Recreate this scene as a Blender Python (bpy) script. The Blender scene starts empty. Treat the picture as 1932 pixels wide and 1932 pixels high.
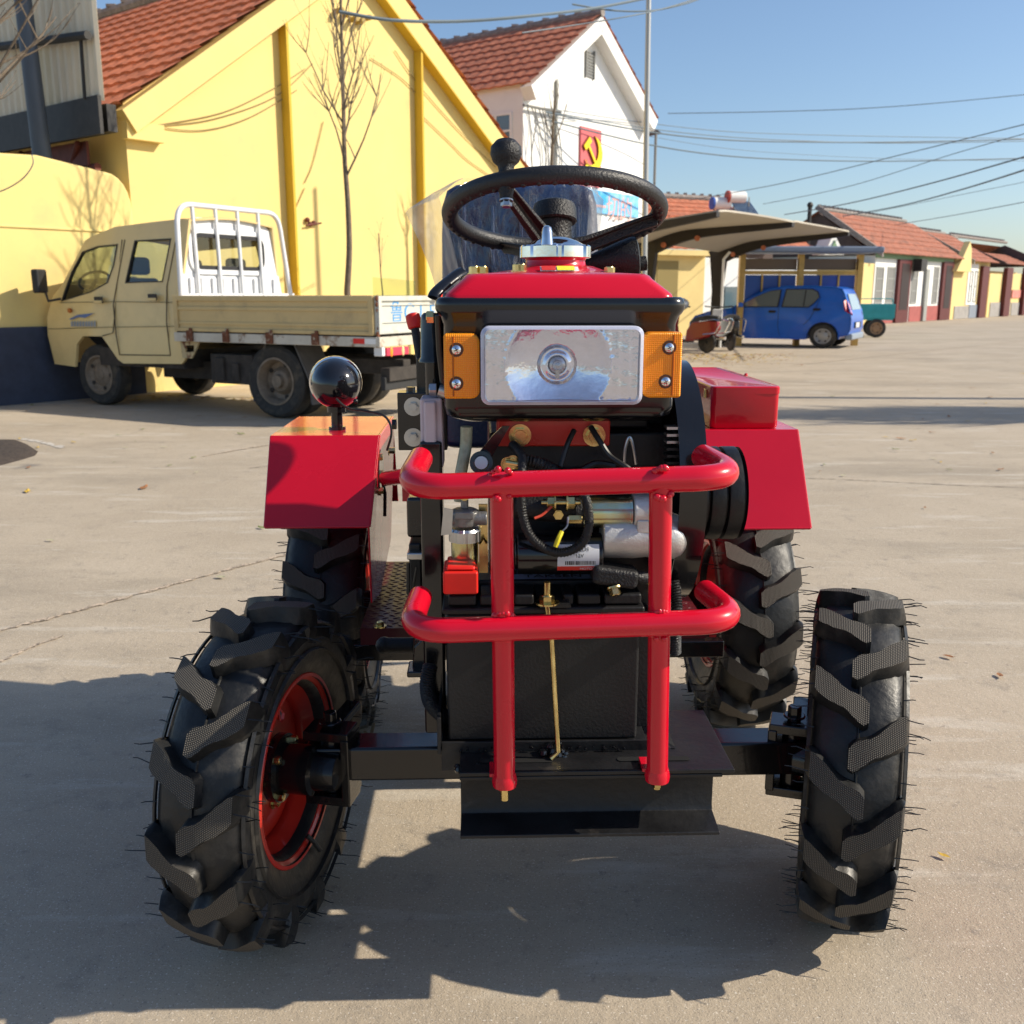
import bpy, bmesh, math, random
from mathutils import Vector, Matrix
random.seed(7)
PI = math.pi; R = math.radians
SC = bpy.context.scene; COL = SC.collection
# ---------------------------------------------------------------- camera, sky, sun, exposure
CAM_H = 1.15; F = 1850.0; PITCH = R(12.6)
cam = bpy.data.cameras.new('camera'); cam_o = bpy.data.objects.new('camera', cam); COL.objects.link(cam_o)
cam_o.location = (0, 0, CAM_H); cam_o.rotation_euler = (PI/2 - PITCH, 0, 0)
cam.sensor_width = 36; cam.lens = 36*F/1932; cam.clip_start = .05; cam.clip_end = 600
cam.dof.use_dof = True; cam.dof.focus_distance = 1.68; cam.dof.aperture_fstop = 9.5
SC.camera = cam_o
SUN_EL = R(34.5); SUN_AZ = R(-3.2)          # azimuth measured from +x towards +y
w = bpy.data.worlds.new('World'); SC.world = w; w.use_nodes = True
nt = w.node_tree; bg = nt.nodes['Background']; sky = nt.nodes.new('ShaderNodeTexSky')
sky.sky_type = 'NISHITA'; sky.sun_disc = False; sky.sun_elevation = SUN_EL; sky.sun_rotation = PI/2 - SUN_AZ
sky.air_density = 1.0; sky.dust_density = .9; sky.ozone_density = 3.5; sky.altitude = 0
nt.links.new(sky.outputs[0], bg.inputs[0]); bg.inputs[1].default_value = .125
sl = bpy.data.lights.new('sun', 'SUN'); sl.energy = 5.0; sl.angle = R(.53); sl.color = (1, .90, .74)
so = bpy.data.objects.new('sun', sl); COL.objects.link(so)
sv = Vector((math.cos(SUN_EL)*math.cos(SUN_AZ), math.cos(SUN_EL)*math.sin(SUN_AZ), math.sin(SUN_EL)))
so.rotation_euler = sv.to_track_quat('Z', 'Y').to_euler(); so.location = (8, -1, 8)
SC.view_settings.view_transform = 'Standard'; SC.view_settings.look = 'None'
SC.view_settings.exposure = 0.27; SC.view_settings.gamma = 1
SC.render.engine = 'CYCLES'
SC.cycles.max_bounces = 8; SC.cycles.transparent_max_bounces = 12
# ---------------------------------------------------------------- measuring helpers
CO = Vector((0, 0, CAM_H))
def ray(u, v):
    cx = (u-966)/F; cy = (966-v)/F; s, c = math.sin(PITCH), math.cos(PITCH)
    return Vector((cx, c+cy*s, -s+cy*c))
def P(u, v, Y):
    d = ray(u, v); return CO + d*(Y/d.y)
def G(u, v, z=0):
    d = ray(u, v); return CO + d*((z-CAM_H)/d.z)
def hit(u, v, O, n):
    d = ray(u, v); return CO + d*((Vector(O)-CO).dot(n)/d.dot(n))
# ---------------------------------------------------------------- objects
def tag(o, label=None, cat=None, group=None, kind=None):
    if label: o['label'] = label
    if cat: o['category'] = cat
    if group: o['group'] = group
    if kind: o['kind'] = kind
    return o
def empty(name, loc=(0,0,0), rz=0, parent=None):
    o = bpy.data.objects.new(name, None); COL.objects.link(o); o.location = loc; o.rotation_euler = (0,0,rz)
    o.empty_display_size = .1
    if parent: o.parent = parent
    return o
def copy_tree(o, parent=None):
    c = o.copy(); COL.objects.link(c); c.parent = parent
    for ch in list(o.children): copy_tree(ch, c)
    return c
def frame(z, x=None):
    z = Vector(z).normalized()
    x = Vector(x) if x is not None else (Vector((1,0,0)) if abs(z.x) < .9 else Vector((0,1,0)))
    y = z.cross(x).normalized(); x = y.cross(z)
    return x, y, z
def TM(o, x, y, z):
    m = Matrix((x, y, z)).transposed().to_4x4(); m.translation = o; return m
def fillet(pts, r, seg=6):
    pts = [Vector(p) for p in pts]; out = [pts[0]]
    for i in range(1, len(pts)-1):
        a, b, c = pts[i-1], pts[i], pts[i+1]
        d1 = (a-b).normalized(); d2 = (c-b).normalized(); ang = d1.angle(d2)
        if ang > 3.1: out.append(b); continue
        t = min(r/math.tan(ang/2), (a-b).length*.49, (c-b).length*.49)
        p1 = b+d1*t; p2 = b+d2*t
        for k in range(seg+1):
            s = k/seg; out.append(p1*(1-s)**2 + b*2*s*(1-s) + p2*s*s)
    out.append(pts[-1]); return out
def smoothpath(pts, n=6):
    pts = [Vector(p) for p in pts]; out = []
    for i in range(len(pts)-1):
        p0 = pts[max(i-1,0)]; p1 = pts[i]; p2 = pts[i+1]; p3 = pts[min(i+2,len(pts)-1)]
        for k in range(n):
            t = k/n
            out.append(.5*((2*p1)+(p2-p0)*t+(2*p0-5*p1+4*p2-p3)*t*t+(3*p1-p0-3*p2+p3)*t**3))
    out.append(pts[-1]); return out
def rrect(w, h, r, seg=5):
    out = []
    for cx, cy, a0 in ((w/2-r,h/2-r,0),(-w/2+r,h/2-r,90),(-w/2+r,-h/2+r,180),(w/2-r,-h/2+r,270)):
        for k in range(seg+1):
            a = R(a0+90*k/seg); out.append((cx+r*math.cos(a), cy+r*math.sin(a)))
    return out
class MB:
    def __init__(s): s.v = []; s.f = []; s.m = []; s.uv = {}; s.mi = 0
    def add(s, vs, fs, M=None):
        b = len(s.v)
        for p in vs: s.v.append((M @ Vector(p)) if M else Vector(p))
        for f in fs: s.f.append(tuple(b+i for i in f)); s.m.append(s.mi)
        return s
    def box(s, c, d, M=None):
        x, y, z = d[0]/2, d[1]/2, d[2]/2; c = Vector(c)
        vs = [c+Vector((i*x, j*y, k*z)) for i in (-1,1) for j in (-1,1) for k in (-1,1)]
        return s.add(vs, [(0,1,3,2),(4,6,7,5),(0,4,5,1),(2,3,7,6),(0,2,6,4),(1,5,7,3)], M)
    def span(s, a, b, M=None):
        a = Vector(a); b = Vector(b); return s.box((a+b)/2, [abs(b[i]-a[i]) for i in range(3)], M)
    def cyl(s, p0, p1, r0, r1=None, n=16, caps=True, M=None):
        r1 = r0 if r1 is None else r1; p0 = Vector(p0); p1 = Vector(p1)
        x, y, z = frame(p1-p0); vs = []; fs = []
        for p, r in ((p0,r0),(p1,r1)):
            for k in range(n):
                a = 2*PI*k/n; vs.append(p+x*(r*math.cos(a))+y*(r*math.sin(a)))
        for k in range(n): fs.append((k,(k+1)%n,n+(k+1)%n,n+k))
        if caps: fs += [tuple(range(n-1,-1,-1)), tuple(range(n,2*n))]
        return s.add(vs, fs, M)
    def tube(s, pts, r, n=10, closed=False, caps=True, M=None, flat=1):
        pts = [Vector(p) for p in pts]; L = len(pts); vs = []; fs = []
        rr = r if isinstance(r, (list, tuple)) else [r]*L
        tn = []
        for i in range(L):
            a = pts[i-1] if (i or closed) else pts[i]; b = pts[(i+1)%L] if (i < L-1 or closed) else pts[i]
            t = (b-a); tn.append(t.normalized() if t.length > 1e-9 else Vector((0,0,1)))
        x, y, z = frame(tn[0])
        for i in range(L):
            if i:
                x = (x - tn[i]*x.dot(tn[i])).normalized(); y = tn[i].cross(x)
            for k in range(n):
                a = 2*PI*k/n; vs.append(pts[i]+x*(rr[i]*math.cos(a))+y*(rr[i]*flat*math.sin(a)))
        for i in range(L if closed else L-1):
            j = (i+1)%L
            for k in range(n): fs.append((i*n+k, i*n+(k+1)%n, j*n+(k+1)%n, j*n+k))
        if caps and not closed: fs += [tuple(range(n-1,-1,-1)), tuple((L-1)*n+k for k in range(n))]
        return s.add(vs, fs, M)
    def lathe(s, prof, O=(0,0,0), axis=(0,0,1), n=32, M=None, closed=False, c0=True):
        x, y, z = frame(axis); O = Vector(O); vs = []; fs = []; L = len(prof)
        for (r, h) in prof:
            for k in range(n):
                a = 2*PI*k/n; vs.append(O+z*h+x*(r*math.cos(a))+y*(r*math.sin(a)))
        for i in range(L if closed else L-1):
            j = (i+1)%L
            for k in range(n): fs.append((i*n+k, i*n+(k+1)%n, j*n+(k+1)%n, j*n+k))
        if not closed:
            if prof[0][0] > 1e-6 and c0: fs.append(tuple(range(n-1,-1,-1)))
            if prof[-1][0] > 1e-6: fs.append(tuple((L-1)*n+k for k in range(n)))
        return s.add(vs, fs, M)
    def prism(s, poly, t, M=None, z0=0):
        n = len(poly); vs = [(a,b,z0) for a,b in poly]+[(a,b,z0+t) for a,b in poly]
        fs = [tuple(range(n-1,-1,-1)), tuple(range(n,2*n))]+[(k,(k+1)%n,n+(k+1)%n,n+k) for k in range(n)]
        return s.add(vs, fs, M)
    def loft(s, rings, M=None, caps=True, closed=False):
        n = len(rings[0]); vs = [p for r in rings for p in r]; fs = []
        L = len(rings)
        for i in range(L if closed else L-1):
            j = (i+1)%L
            for k in range(n): fs.append((i*n+k, i*n+(k+1)%n, j*n+(k+1)%n, j*n+k))
        if caps and not closed: fs += [tuple(range(n-1,-1,-1)), tuple((L-1)*n+k for k in range(n))]
        return s.add(vs, fs, M)
    def ball(s, c, r, n=20, sc=(1,1,1), M=None):
        vs = []; fs = []; m = n//2; c = Vector(c)
        for i in range(m+1):
            th = PI*i/m
            for k in range(n):
                a = 2*PI*k/n; vs.append(c+Vector((r*sc[0]*math.sin(th)*math.cos(a), r*sc[1]*math.sin(th)*math.sin(a), r*sc[2]*math.cos(th))))
        for i in range(m):
            for k in range(n): fs.append((i*n+k, (i+1)*n+k, (i+1)*n+(k+1)%n, i*n+(k+1)%n))
        return s.add(vs, fs, M)
    def quad(s, a, b, c, d, uv=None):
        s.add([a,b,c,d], [(0,1,2,3)])
        if uv: s.uv[len(s.f)-1] = uv
        return s
    def hexbolt(s, p, ax, r, h, washer=0, M=None):
        p = Vector(p); ax = Vector(ax).normalized()
        if washer: s.cyl(p, p+ax*.0025, washer, n=20, M=M); p = p+ax*.0025
        s.cyl(p, p+ax*h, r, n=6, M=M); return s.cyl(p+ax*h, p+ax*(h+.0012), r*.8, r*.75, n=12, M=M)
    def panel(s, outer, holes=(), t=.02, M=None):
        bm = bmesh.new(); es = []
        for loop in (outer,)+tuple(holes):
            vv = [bm.verts.new((a,b,0)) for a,b in loop]
            for i in range(len(vv)): es.append(bm.edges.new((vv[i], vv[(i+1)%len(vv)])))
        bmesh.ops.triangle_fill(bm, use_beauty=True, edges=es)
        bm.faces.ensure_lookup_table()
        if bm.faces and sum(f.normal.z for f in bm.faces) < 0: bmesh.ops.reverse_faces(bm, faces=bm.faces)
        bm.verts.index_update(); vs = [v.co.copy() for v in bm.verts]; n = len(vs)
        tri = [tuple(v.index for v in f.verts) for f in bm.faces]
        bd = []
        for f in bm.faces:
            for l in f.loops:
                if len(l.edge.link_faces) == 1: bd.append((l.vert.index, l.link_loop_next.vert.index))
        bm.free()
        fs = [tuple(i+n for i in f) for f in tri]+[tuple(reversed(f)) for f in tri]+[(a,b,b+n,a+n) for a,b in bd]
        return s.add(vs+[v+Vector((0,0,t)) for v in vs], fs, M)
    def build(s, name, mats, parent=None, bevel=0, ang=38, seg=2, kind=None, merge=False, fixn=True):
        me = bpy.data.meshes.new(name); me.from_pydata(s.v, [], s.f)
        for m in (mats if isinstance(mats, (list, tuple)) else [mats]): me.materials.append(m)
        for p, mi in zip(me.polygons, s.m): p.material_index = mi
        if s.uv:
            ul = me.uv_layers.new(name='UVMap')
            for fi, uvs in s.uv.items():
                for li, uv in zip(me.polygons[fi].loop_indices, uvs): ul.data[li].uv = uv
        bm = bmesh.new(); bm.from_mesh(me)
        if merge: bmesh.ops.remove_doubles(bm, verts=bm.verts, dist=1e-5)
        if fixn: bmesh.ops.recalc_face_normals(bm, faces=bm.faces)
        for f in bm.faces: f.smooth = True
        c = R(ang)
        for e in bm.edges: e.smooth = len(e.link_faces) == 2 and e.calc_face_angle(0) < c
        bm.to_mesh(me); bm.free()
        o = bpy.data.objects.new(name, me); COL.objects.link(o)
        if parent: o.parent = parent
        if bevel:
            b = o.modifiers.new('bevel', 'BEVEL'); b.width = bevel; b.segments = seg; b.limit_method = 'ANGLE'; b.angle_limit = R(35); b.harden_normals = True
        if kind: o['kind'] = kind
        return o
def each(mb, name, mats, parent=None, tol=.002, add=None, **k):
    """build every separate piece (islands that touch or nearly touch) as an object of its own"""
    n = len(mb.v); p = list(range(n))
    def fd(i):
        while p[i] != i: p[i] = p[p[i]]; i = p[i]
        return i
    for f in mb.f:
        for j in f[1:]: p[fd(j)] = fd(f[0])
    bb = {}
    for i, v in enumerate(mb.v):
        b = bb.setdefault(fd(i), [list(v), list(v)])
        for a in range(3): b[0][a] = min(b[0][a], v[a]); b[1][a] = max(b[1][a], v[a])
    ks = list(bb); q = {x: x for x in ks}
    def fq(i):
        while q[i] != i: i = q[i]
        return i
    for i in range(len(ks)):
        for j in range(i):
            A, B = bb[ks[i]], bb[ks[j]]
            if all(A[0][a]-tol <= B[1][a] and B[0][a]-tol <= A[1][a] for a in range(3)): q[fq(ks[i])] = fq(ks[j])
    gr = {}
    for fi, f in enumerate(mb.f): gr.setdefault(fq(fd(f[0])), []).append(fi)
    out = []
    for fis in gr.values():
        m2 = MB(); mp = {}
        for fi in fis:
            t = []
            for i in mb.f[fi]:
                if i not in mp: mp[i] = len(m2.v); m2.v.append(mb.v[i])
                t.append(mp[i])
            m2.f.append(tuple(t)); m2.m.append(mb.m[fi])
        out.append(add(m2, name, mats, **k) if add else m2.build(name, mats, parent, **k))
    return out
def textmesh(body, size, M, name, m, parent, extrude=.001, align='CENTER', sx=1.0, offset=0):
    c = bpy.data.curves.new('txt', 'FONT'); c.body = body; c.size = size; c.extrude = extrude; c.align_x = align; c.align_y = 'CENTER'; c.offset = offset
    o = bpy.data.objects.new('txt', c); COL.objects.link(o)
    dg = bpy.context.evaluated_depsgraph_get(); me = bpy.data.meshes.new_from_object(o.evaluated_get(dg))
    bpy.data.objects.remove(o); me.transform(M @ Matrix.Diagonal((sx,1,1,1))); me.materials.clear(); me.materials.append(m)
    q = bpy.data.objects.new(name, me); COL.objects.link(q); q.parent = parent; return q
# ---------------------------------------------------------------- materials
def mat(name, col, rough=.5, metal=0, coat=0, na=0, ns=8, bump=0, bs=60, rn=0, col2=None, c2s=3, c2t=(.5,.65), spec=.5, alpha=1, trans=0, emit=None, ior=1.45, stretch=None):
    m = bpy.data.materials.new(name); m.use_nodes = True; t = m.node_tree; N = t.nodes; L = t.links
    b = N['Principled BSDF']; b.inputs['Base Color'].default_value = (*col, 1); b.inputs['Roughness'].default_value = rough
    b.inputs['Metallic'].default_value = metal; b.inputs['Coat Weight'].default_value = coat; b.inputs['Coat Roughness'].default_value = .06
    b.inputs['Specular IOR Level'].default_value = spec; b.inputs['Alpha'].default_value = alpha
    b.inputs['Transmission Weight'].default_value = trans; b.inputs['IOR'].default_value = ior
    if emit: b.inputs['Emission Color'].default_value = (*emit, 1); b.inputs['Emission Strength'].default_value = 1
    if not (na or bump or rn or col2): return m
    tc = N.new('ShaderNodeTexCoord'); src = tc.outputs['Object']
    if stretch:
        mp = N.new('ShaderNodeMapping'); mp.inputs['Scale'].default_value = stretch; L.new(src, mp.inputs[0]); src = mp.outputs[0]
    cur = None
    if na or rn:
        n = N.new('ShaderNodeTexNoise'); n.inputs['Scale'].default_value = ns; n.inputs['Detail'].default_value = 6; n.inputs['Roughness'].default_value = .62; L.new(src, n.inputs[0])
    if na:
        mx = N.new('ShaderNodeMix'); mx.data_type = 'RGBA'
        mx.inputs[6].default_value = (*[c*(1-na) for c in col], 1); mx.inputs[7].default_value = (*[min(1, c*(1+na)) for c in col], 1)
        r = N.new('ShaderNodeMapRange'); r.inputs[1].default_value = .3; r.inputs[2].default_value = .7; L.new(n.outputs[0], r.inputs[0]); L.new(r.outputs[0], mx.inputs[0]); cur = mx.outputs[2]
    if col2:
        n2 = N.new('ShaderNodeTexNoise'); n2.inputs['Scale'].default_value = c2s; n2.inputs['Detail'].default_value = 8; n2.inputs['Roughness'].default_value = .65; L.new(src, n2.inputs[0])
        r2 = N.new('ShaderNodeMapRange'); r2.inputs[1].default_value = c2t[0]; r2.inputs[2].default_value = c2t[1]; L.new(n2.outputs[0], r2.inputs[0])
        m2 = N.new('ShaderNodeMix'); m2.data_type = 'RGBA'; m2.inputs[6].default_value = (*col, 1); m2.inputs[7].default_value = (*col2, 1)
        if cur: L.new(cur, m2.inputs[6])
        L.new(r2.outputs[0], m2.inputs[0]); cur = m2.outputs[2]
    if cur: L.new(cur, b.inputs['Base Color'])
    if rn:
        r3 = N.new('ShaderNodeMapRange'); r3.inputs[1].default_value = .3; r3.inputs[2].default_value = .7; r3.inputs[3].default_value = max(.02, rough-rn); r3.inputs[4].default_value = rough+rn
        L.new(n.outputs[0], r3.inputs[0]); L.new(r3.outputs[0], b.inputs['Roughness'])
    if bump:
        nb = N.new('ShaderNodeTexNoise'); nb.inputs['Scale'].default_value = bs; nb.inputs['Detail'].default_value = 4; L.new(src, nb.inputs[0])
        bp = N.new('ShaderNodeBump'); bp.inputs['Strength'].default_value = bump; bp.inputs['Distance'].default_value = .01; L.new(nb.outputs[0], bp.inputs['Height']); L.new(bp.outputs[0], b.inputs['Normal'])
        if coat: pass
    return m
m_red = mat('red gloss paint', (.58,.003,.020), .27, coat=.6, spec=.3, na=.06, ns=3, rn=.06, bump=.10, bs=5, col2=(.52,.008,.03), c2s=5, c2t=(.6,.8))
m_redplastic = mat('red plastic', (.72,.02,.012), .42, na=.05, ns=40)
m_redrim = mat('orange red wheel paint', (.50,.022,.012), .33, coat=.4, na=.1, ns=14, rn=.08)
m_black = mat('black gloss paint', (.006,.006,.007), .22, coat=.45, rn=.08, ns=9, bump=.06, bs=30)
m_blacksatin = mat('black satin paint', (.010,.010,.011), .45, na=.3, ns=12, rn=.1, bump=.1, bs=90, col2=(.07,.06,.05), c2s=9, c2t=(.62,.8))
m_blackplastic = mat('black plastic', (.010,.010,.011), .48, bump=.35, bs=260, na=.15, ns=30)
m_battery = mat('battery case', (.009,.009,.010), .5, na=.2, ns=20, bump=.12, bs=200, col2=(.09,.085,.08), c2s=11, c2t=(.64,.8))
m_rubber = mat('tyre rubber', (.011,.0115,.012), .46, na=.2, ns=20, rn=.12, bump=.14, bs=70, col2=(.075,.067,.056), c2s=11, c2t=(.52,.76))
m_oldrubber = mat('worn tyre rubber', (.035,.033,.03), .8, na=.25, ns=20, col2=(.09,.075,.055), c2s=6)
m_wheelrubber = mat('grained steering rim', (.018,.018,.019), .45, bump=.22, bs=260)
m_chrome = mat('chrome', (.8,.81,.83), .06, metal=1, rn=.04, ns=20, bump=.03, bs=40)
m_zinc = mat('yellow zinc', (.72,.56,.24), .25, metal=1, na=.35, ns=16, rn=.08)
m_zincpale = mat('iridescent zinc', (.62,.58,.30), .24, metal=1, na=.25, ns=7, col2=(.5,.62,.55), c2s=7, c2t=(.45,.6))
m_steel = mat('bright steel', (.5,.5,.5), .32, metal=1, na=.15, ns=20)
m_alu = mat('cast aluminium', (.60,.60,.58), .48, metal=.75, na=.08, ns=30, bump=.15, bs=300)
m_greypl = mat('grey regulator paint', (.58,.47,.50), .5, na=.08, ns=10)
m_green_hose = mat('braided clear hose', (.35,.36,.24), .35, na=.2, ns=120)
m_wire = mat('black wire', (.012,.012,.012), .4)
m_yellowwire = mat('yellow wire', (.75,.65,.03), .4)
m_redwire = mat('red wire', (.5,.06,.03), .4)
m_amber = mat('amber lens', (.80,.20,.004), .22, coat=.1)
m_white = mat('white paint', (.8,.8,.77), .5, na=.03, ns=5)
m_seat = mat('navy seat vinyl', (.005,.016,.060), .4, bump=.2, bs=120)
m_label = mat('white label', (.62,.64,.68), .35, na=.05, ns=20)
m_black_ink = mat('black ink', (.02,.02,.02), .5); m_red_ink = mat('red ink', (.6,.03,.02), .5)
m_yellow_ink = mat('yellow ink', (.8,.72,.03), .5)
def amber_nodes():
    t = m_amber.node_tree; N = t.nodes; L = t.links; b = N['Principled BSDF']
    tc = N.new('ShaderNodeTexCoord'); v = N.new('ShaderNodeTexVoronoi'); v.inputs['Scale'].default_value = 330; v.inputs['Randomness'].default_value = .08
    L.new(tc.outputs['Object'], v.inputs[0]); bp = N.new('ShaderNodeBump'); bp.inputs['Strength'].default_value = .8; bp.inputs['Distance'].default_value = .002
    L.new(v.outputs['Distance'], bp.inputs['Height']); L.new(bp.outputs[0], b.inputs['Normal'])
    r = N.new('ShaderNodeMix'); r.data_type = 'RGBA'; r.inputs[6].default_value = (1,.50,.02,1); r.inputs[7].default_value = (.95,.24,.004,1)
    mr = N.new('ShaderNodeMapRange'); mr.inputs[1].default_value = .1; mr.inputs[2].default_value = .6; L.new(v.outputs['Distance'], mr.inputs[0]); L.new(mr.outputs[0], r.inputs[0]); L.new(r.outputs[2], b.inputs['Base Color'])
amber_nodes()
def crosshatch():
    m = bpy.data.materials.new('hatched tread rubber'); m.use_nodes = True; t = m.node_tree; N = t.nodes; L = t.links; b = N['Principled BSDF']
    uv = N.new('ShaderNodeTexCoord'); hs = []
    for ax in ('X', 'Y'):
        wv = N.new('ShaderNodeTexWave'); wv.bands_direction = ax; wv.inputs['Scale'].default_value = 90; wv.inputs['Distortion'].default_value = .1; L.new(uv.outputs['UV'], wv.inputs[0]); hs.append(wv)
    mn = N.new('ShaderNodeMath'); mn.operation = 'MINIMUM'; L.new(hs[0].outputs[1], mn.inputs[0]); L.new(hs[1].outputs[1], mn.inputs[1])
    mx = N.new('ShaderNodeMix'); mx.data_type = 'RGBA'; mx.inputs[6].default_value = (.012,.011,.01,1); mx.inputs[7].default_value = (.20,.175,.14,1)
    L.new(mn.outputs[0], mx.inputs[0]); L.new(mx.outputs[2], b.inputs['Base Color']); b.inputs['Roughness'].default_value = .7
    bp = N.new('ShaderNodeBump'); bp.inputs['Strength'].default_value = .8; bp.inputs['Distance'].default_value = .002; L.new(mn.outputs[0], bp.inputs['Height']); L.new(bp.outputs[0], b.inputs['Normal'])
    return m
m_hatch = crosshatch()
def glassy(name, col, rough, amount, ior=1.45):
    """thin clear sheet: mostly see-through with a sharp reflection"""
    m = bpy.data.materials.new(name); m.use_nodes = True; t = m.node_tree; N = t.nodes; L = t.links
    for n in list(N):
        if n.type != 'OUTPUT_MATERIAL': N.remove(n)
    out = [n for n in N if n.type == 'OUTPUT_MATERIAL'][0]
    tr = N.new('ShaderNodeBsdfTransparent'); tr.inputs[0].default_value = (*col, 1); gl = N.new('ShaderNodeBsdfGlossy'); gl.inputs['Roughness'].default_value = rough
    lw = N.new('ShaderNodeLayerWeight'); lw.inputs[0].default_value = .5; fr = N.new('ShaderNodeMath'); fr.operation = 'POWER'; fr.inputs[1].default_value = 3.5; L.new(lw.outputs['Facing'], fr.inputs[0])
    ma = N.new('ShaderNodeMath'); ma.operation = 'ADD'; ma.use_clamp = True; ma.inputs[1].default_value = amount
    mx = N.new('ShaderNodeMixShader'); L.new(fr.outputs[0], ma.inputs[0]); L.new(ma.outputs[0], mx.inputs[0]); L.new(tr.outputs[0], mx.inputs[1]); L.new(gl.outputs[0], mx.inputs[2]); L.new(mx.outputs[0], out.inputs[0])
    return m, N, L, (tr, gl, mx, ma)
m_lens, N_, L_, (tr_, gl_, mx_, ma_) = glassy('clear lamp lens', (.93,.94,.97), .05, .06, 1.5)
tc_ = N_.new('ShaderNodeTexCoord'); wv_ = N_.new('ShaderNodeTexNoise'); wv_.inputs['Scale'].default_value = 45; L_.new(tc_.outputs['Object'], wv_.inputs[0])
bp_ = N_.new('ShaderNodeBump'); bp_.inputs['Strength'].default_value = .35; bp_.inputs['Distance'].default_value = .004; L_.new(wv_.outputs[0], bp_.inputs['Height']); L_.new(bp_.outputs[0], gl_.inputs['Normal'])
dl_ = N_.new('ShaderNodeBsdfDiffuse'); dl_.inputs[0].default_value = (.85,.84,.95,1); ml_ = N_.new('ShaderNodeMixShader'); ml_.inputs[0].default_value = .02; L_.new(mx_.outputs[0], ml_.inputs[1]); L_.new(dl_.outputs[0], ml_.inputs[2]); L_.new(ml_.outputs[0], [n for n in N_ if n.type == 'OUTPUT_MATERIAL'][0].inputs[0])
m_glass = glassy('window glass', (.80,.84,.82), .02, .04)[0]
m_darkglass = mat('dark window glass', (.05,.07,.08), .05, metal=0, coat=.6, spec=.8)
m_film, N_, L_, (tr_, gl_, mx_, ma_) = glassy('plastic film', (.93,.94,.96), .08, .07, 1.45)
tc_ = N_.new('ShaderNodeTexCoord'); mp_ = N_.new('ShaderNodeMapping'); mp_.inputs['Scale'].default_value = (1,1,.22); L_.new(tc_.outputs['Object'], mp_.inputs[0])
ns_ = N_.new('ShaderNodeTexNoise'); ns_.inputs['Scale'].default_value = 26; ns_.inputs['Detail'].default_value = 5; ns_.inputs['Distortion'].default_value = .8; L_.new(mp_.outputs[0], ns_.inputs[0])
bp_ = N_.new('ShaderNodeBump'); bp_.inputs['Strength'].default_value = 1; bp_.inputs['Distance'].default_value = .03; L_.new(ns_.outputs[0], bp_.inputs['Height']); L_.new(bp_.outputs[0], gl_.inputs['Normal'])

df_ = N_.new('ShaderNodeBsdfDiffuse'); df_.inputs[0].default_value = (.75,.74,.70,1); tl_ = N_.new('ShaderNodeBsdfTranslucent'); tl_.inputs[0].default_value = (.75,.74,.70,1)
a1_ = N_.new('ShaderNodeMixShader'); L_.new(df_.outputs[0], a1_.inputs[1]); L_.new(tl_.outputs[0], a1_.inputs[2]); a2_ = N_.new('ShaderNodeMixShader')
mrf_ = N_.new('ShaderNodeMapRange'); mrf_.inputs[1].default_value = .58; mrf_.inputs[2].default_value = .72; mrf_.inputs[3].default_value = .0; mrf_.inputs[4].default_value = .35; L_.new(ns_.outputs[0], mrf_.inputs[0]); L_.new(mrf_.outputs[0], a2_.inputs[0])
L_.new(mx_.outputs[0], a2_.inputs[1]); L_.new(a1_.outputs[0], a2_.inputs[2]); L_.new(a2_.outputs[0], [n for n in N_ if n.type == 'OUTPUT_MATERIAL'][0].inputs[0])
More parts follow.
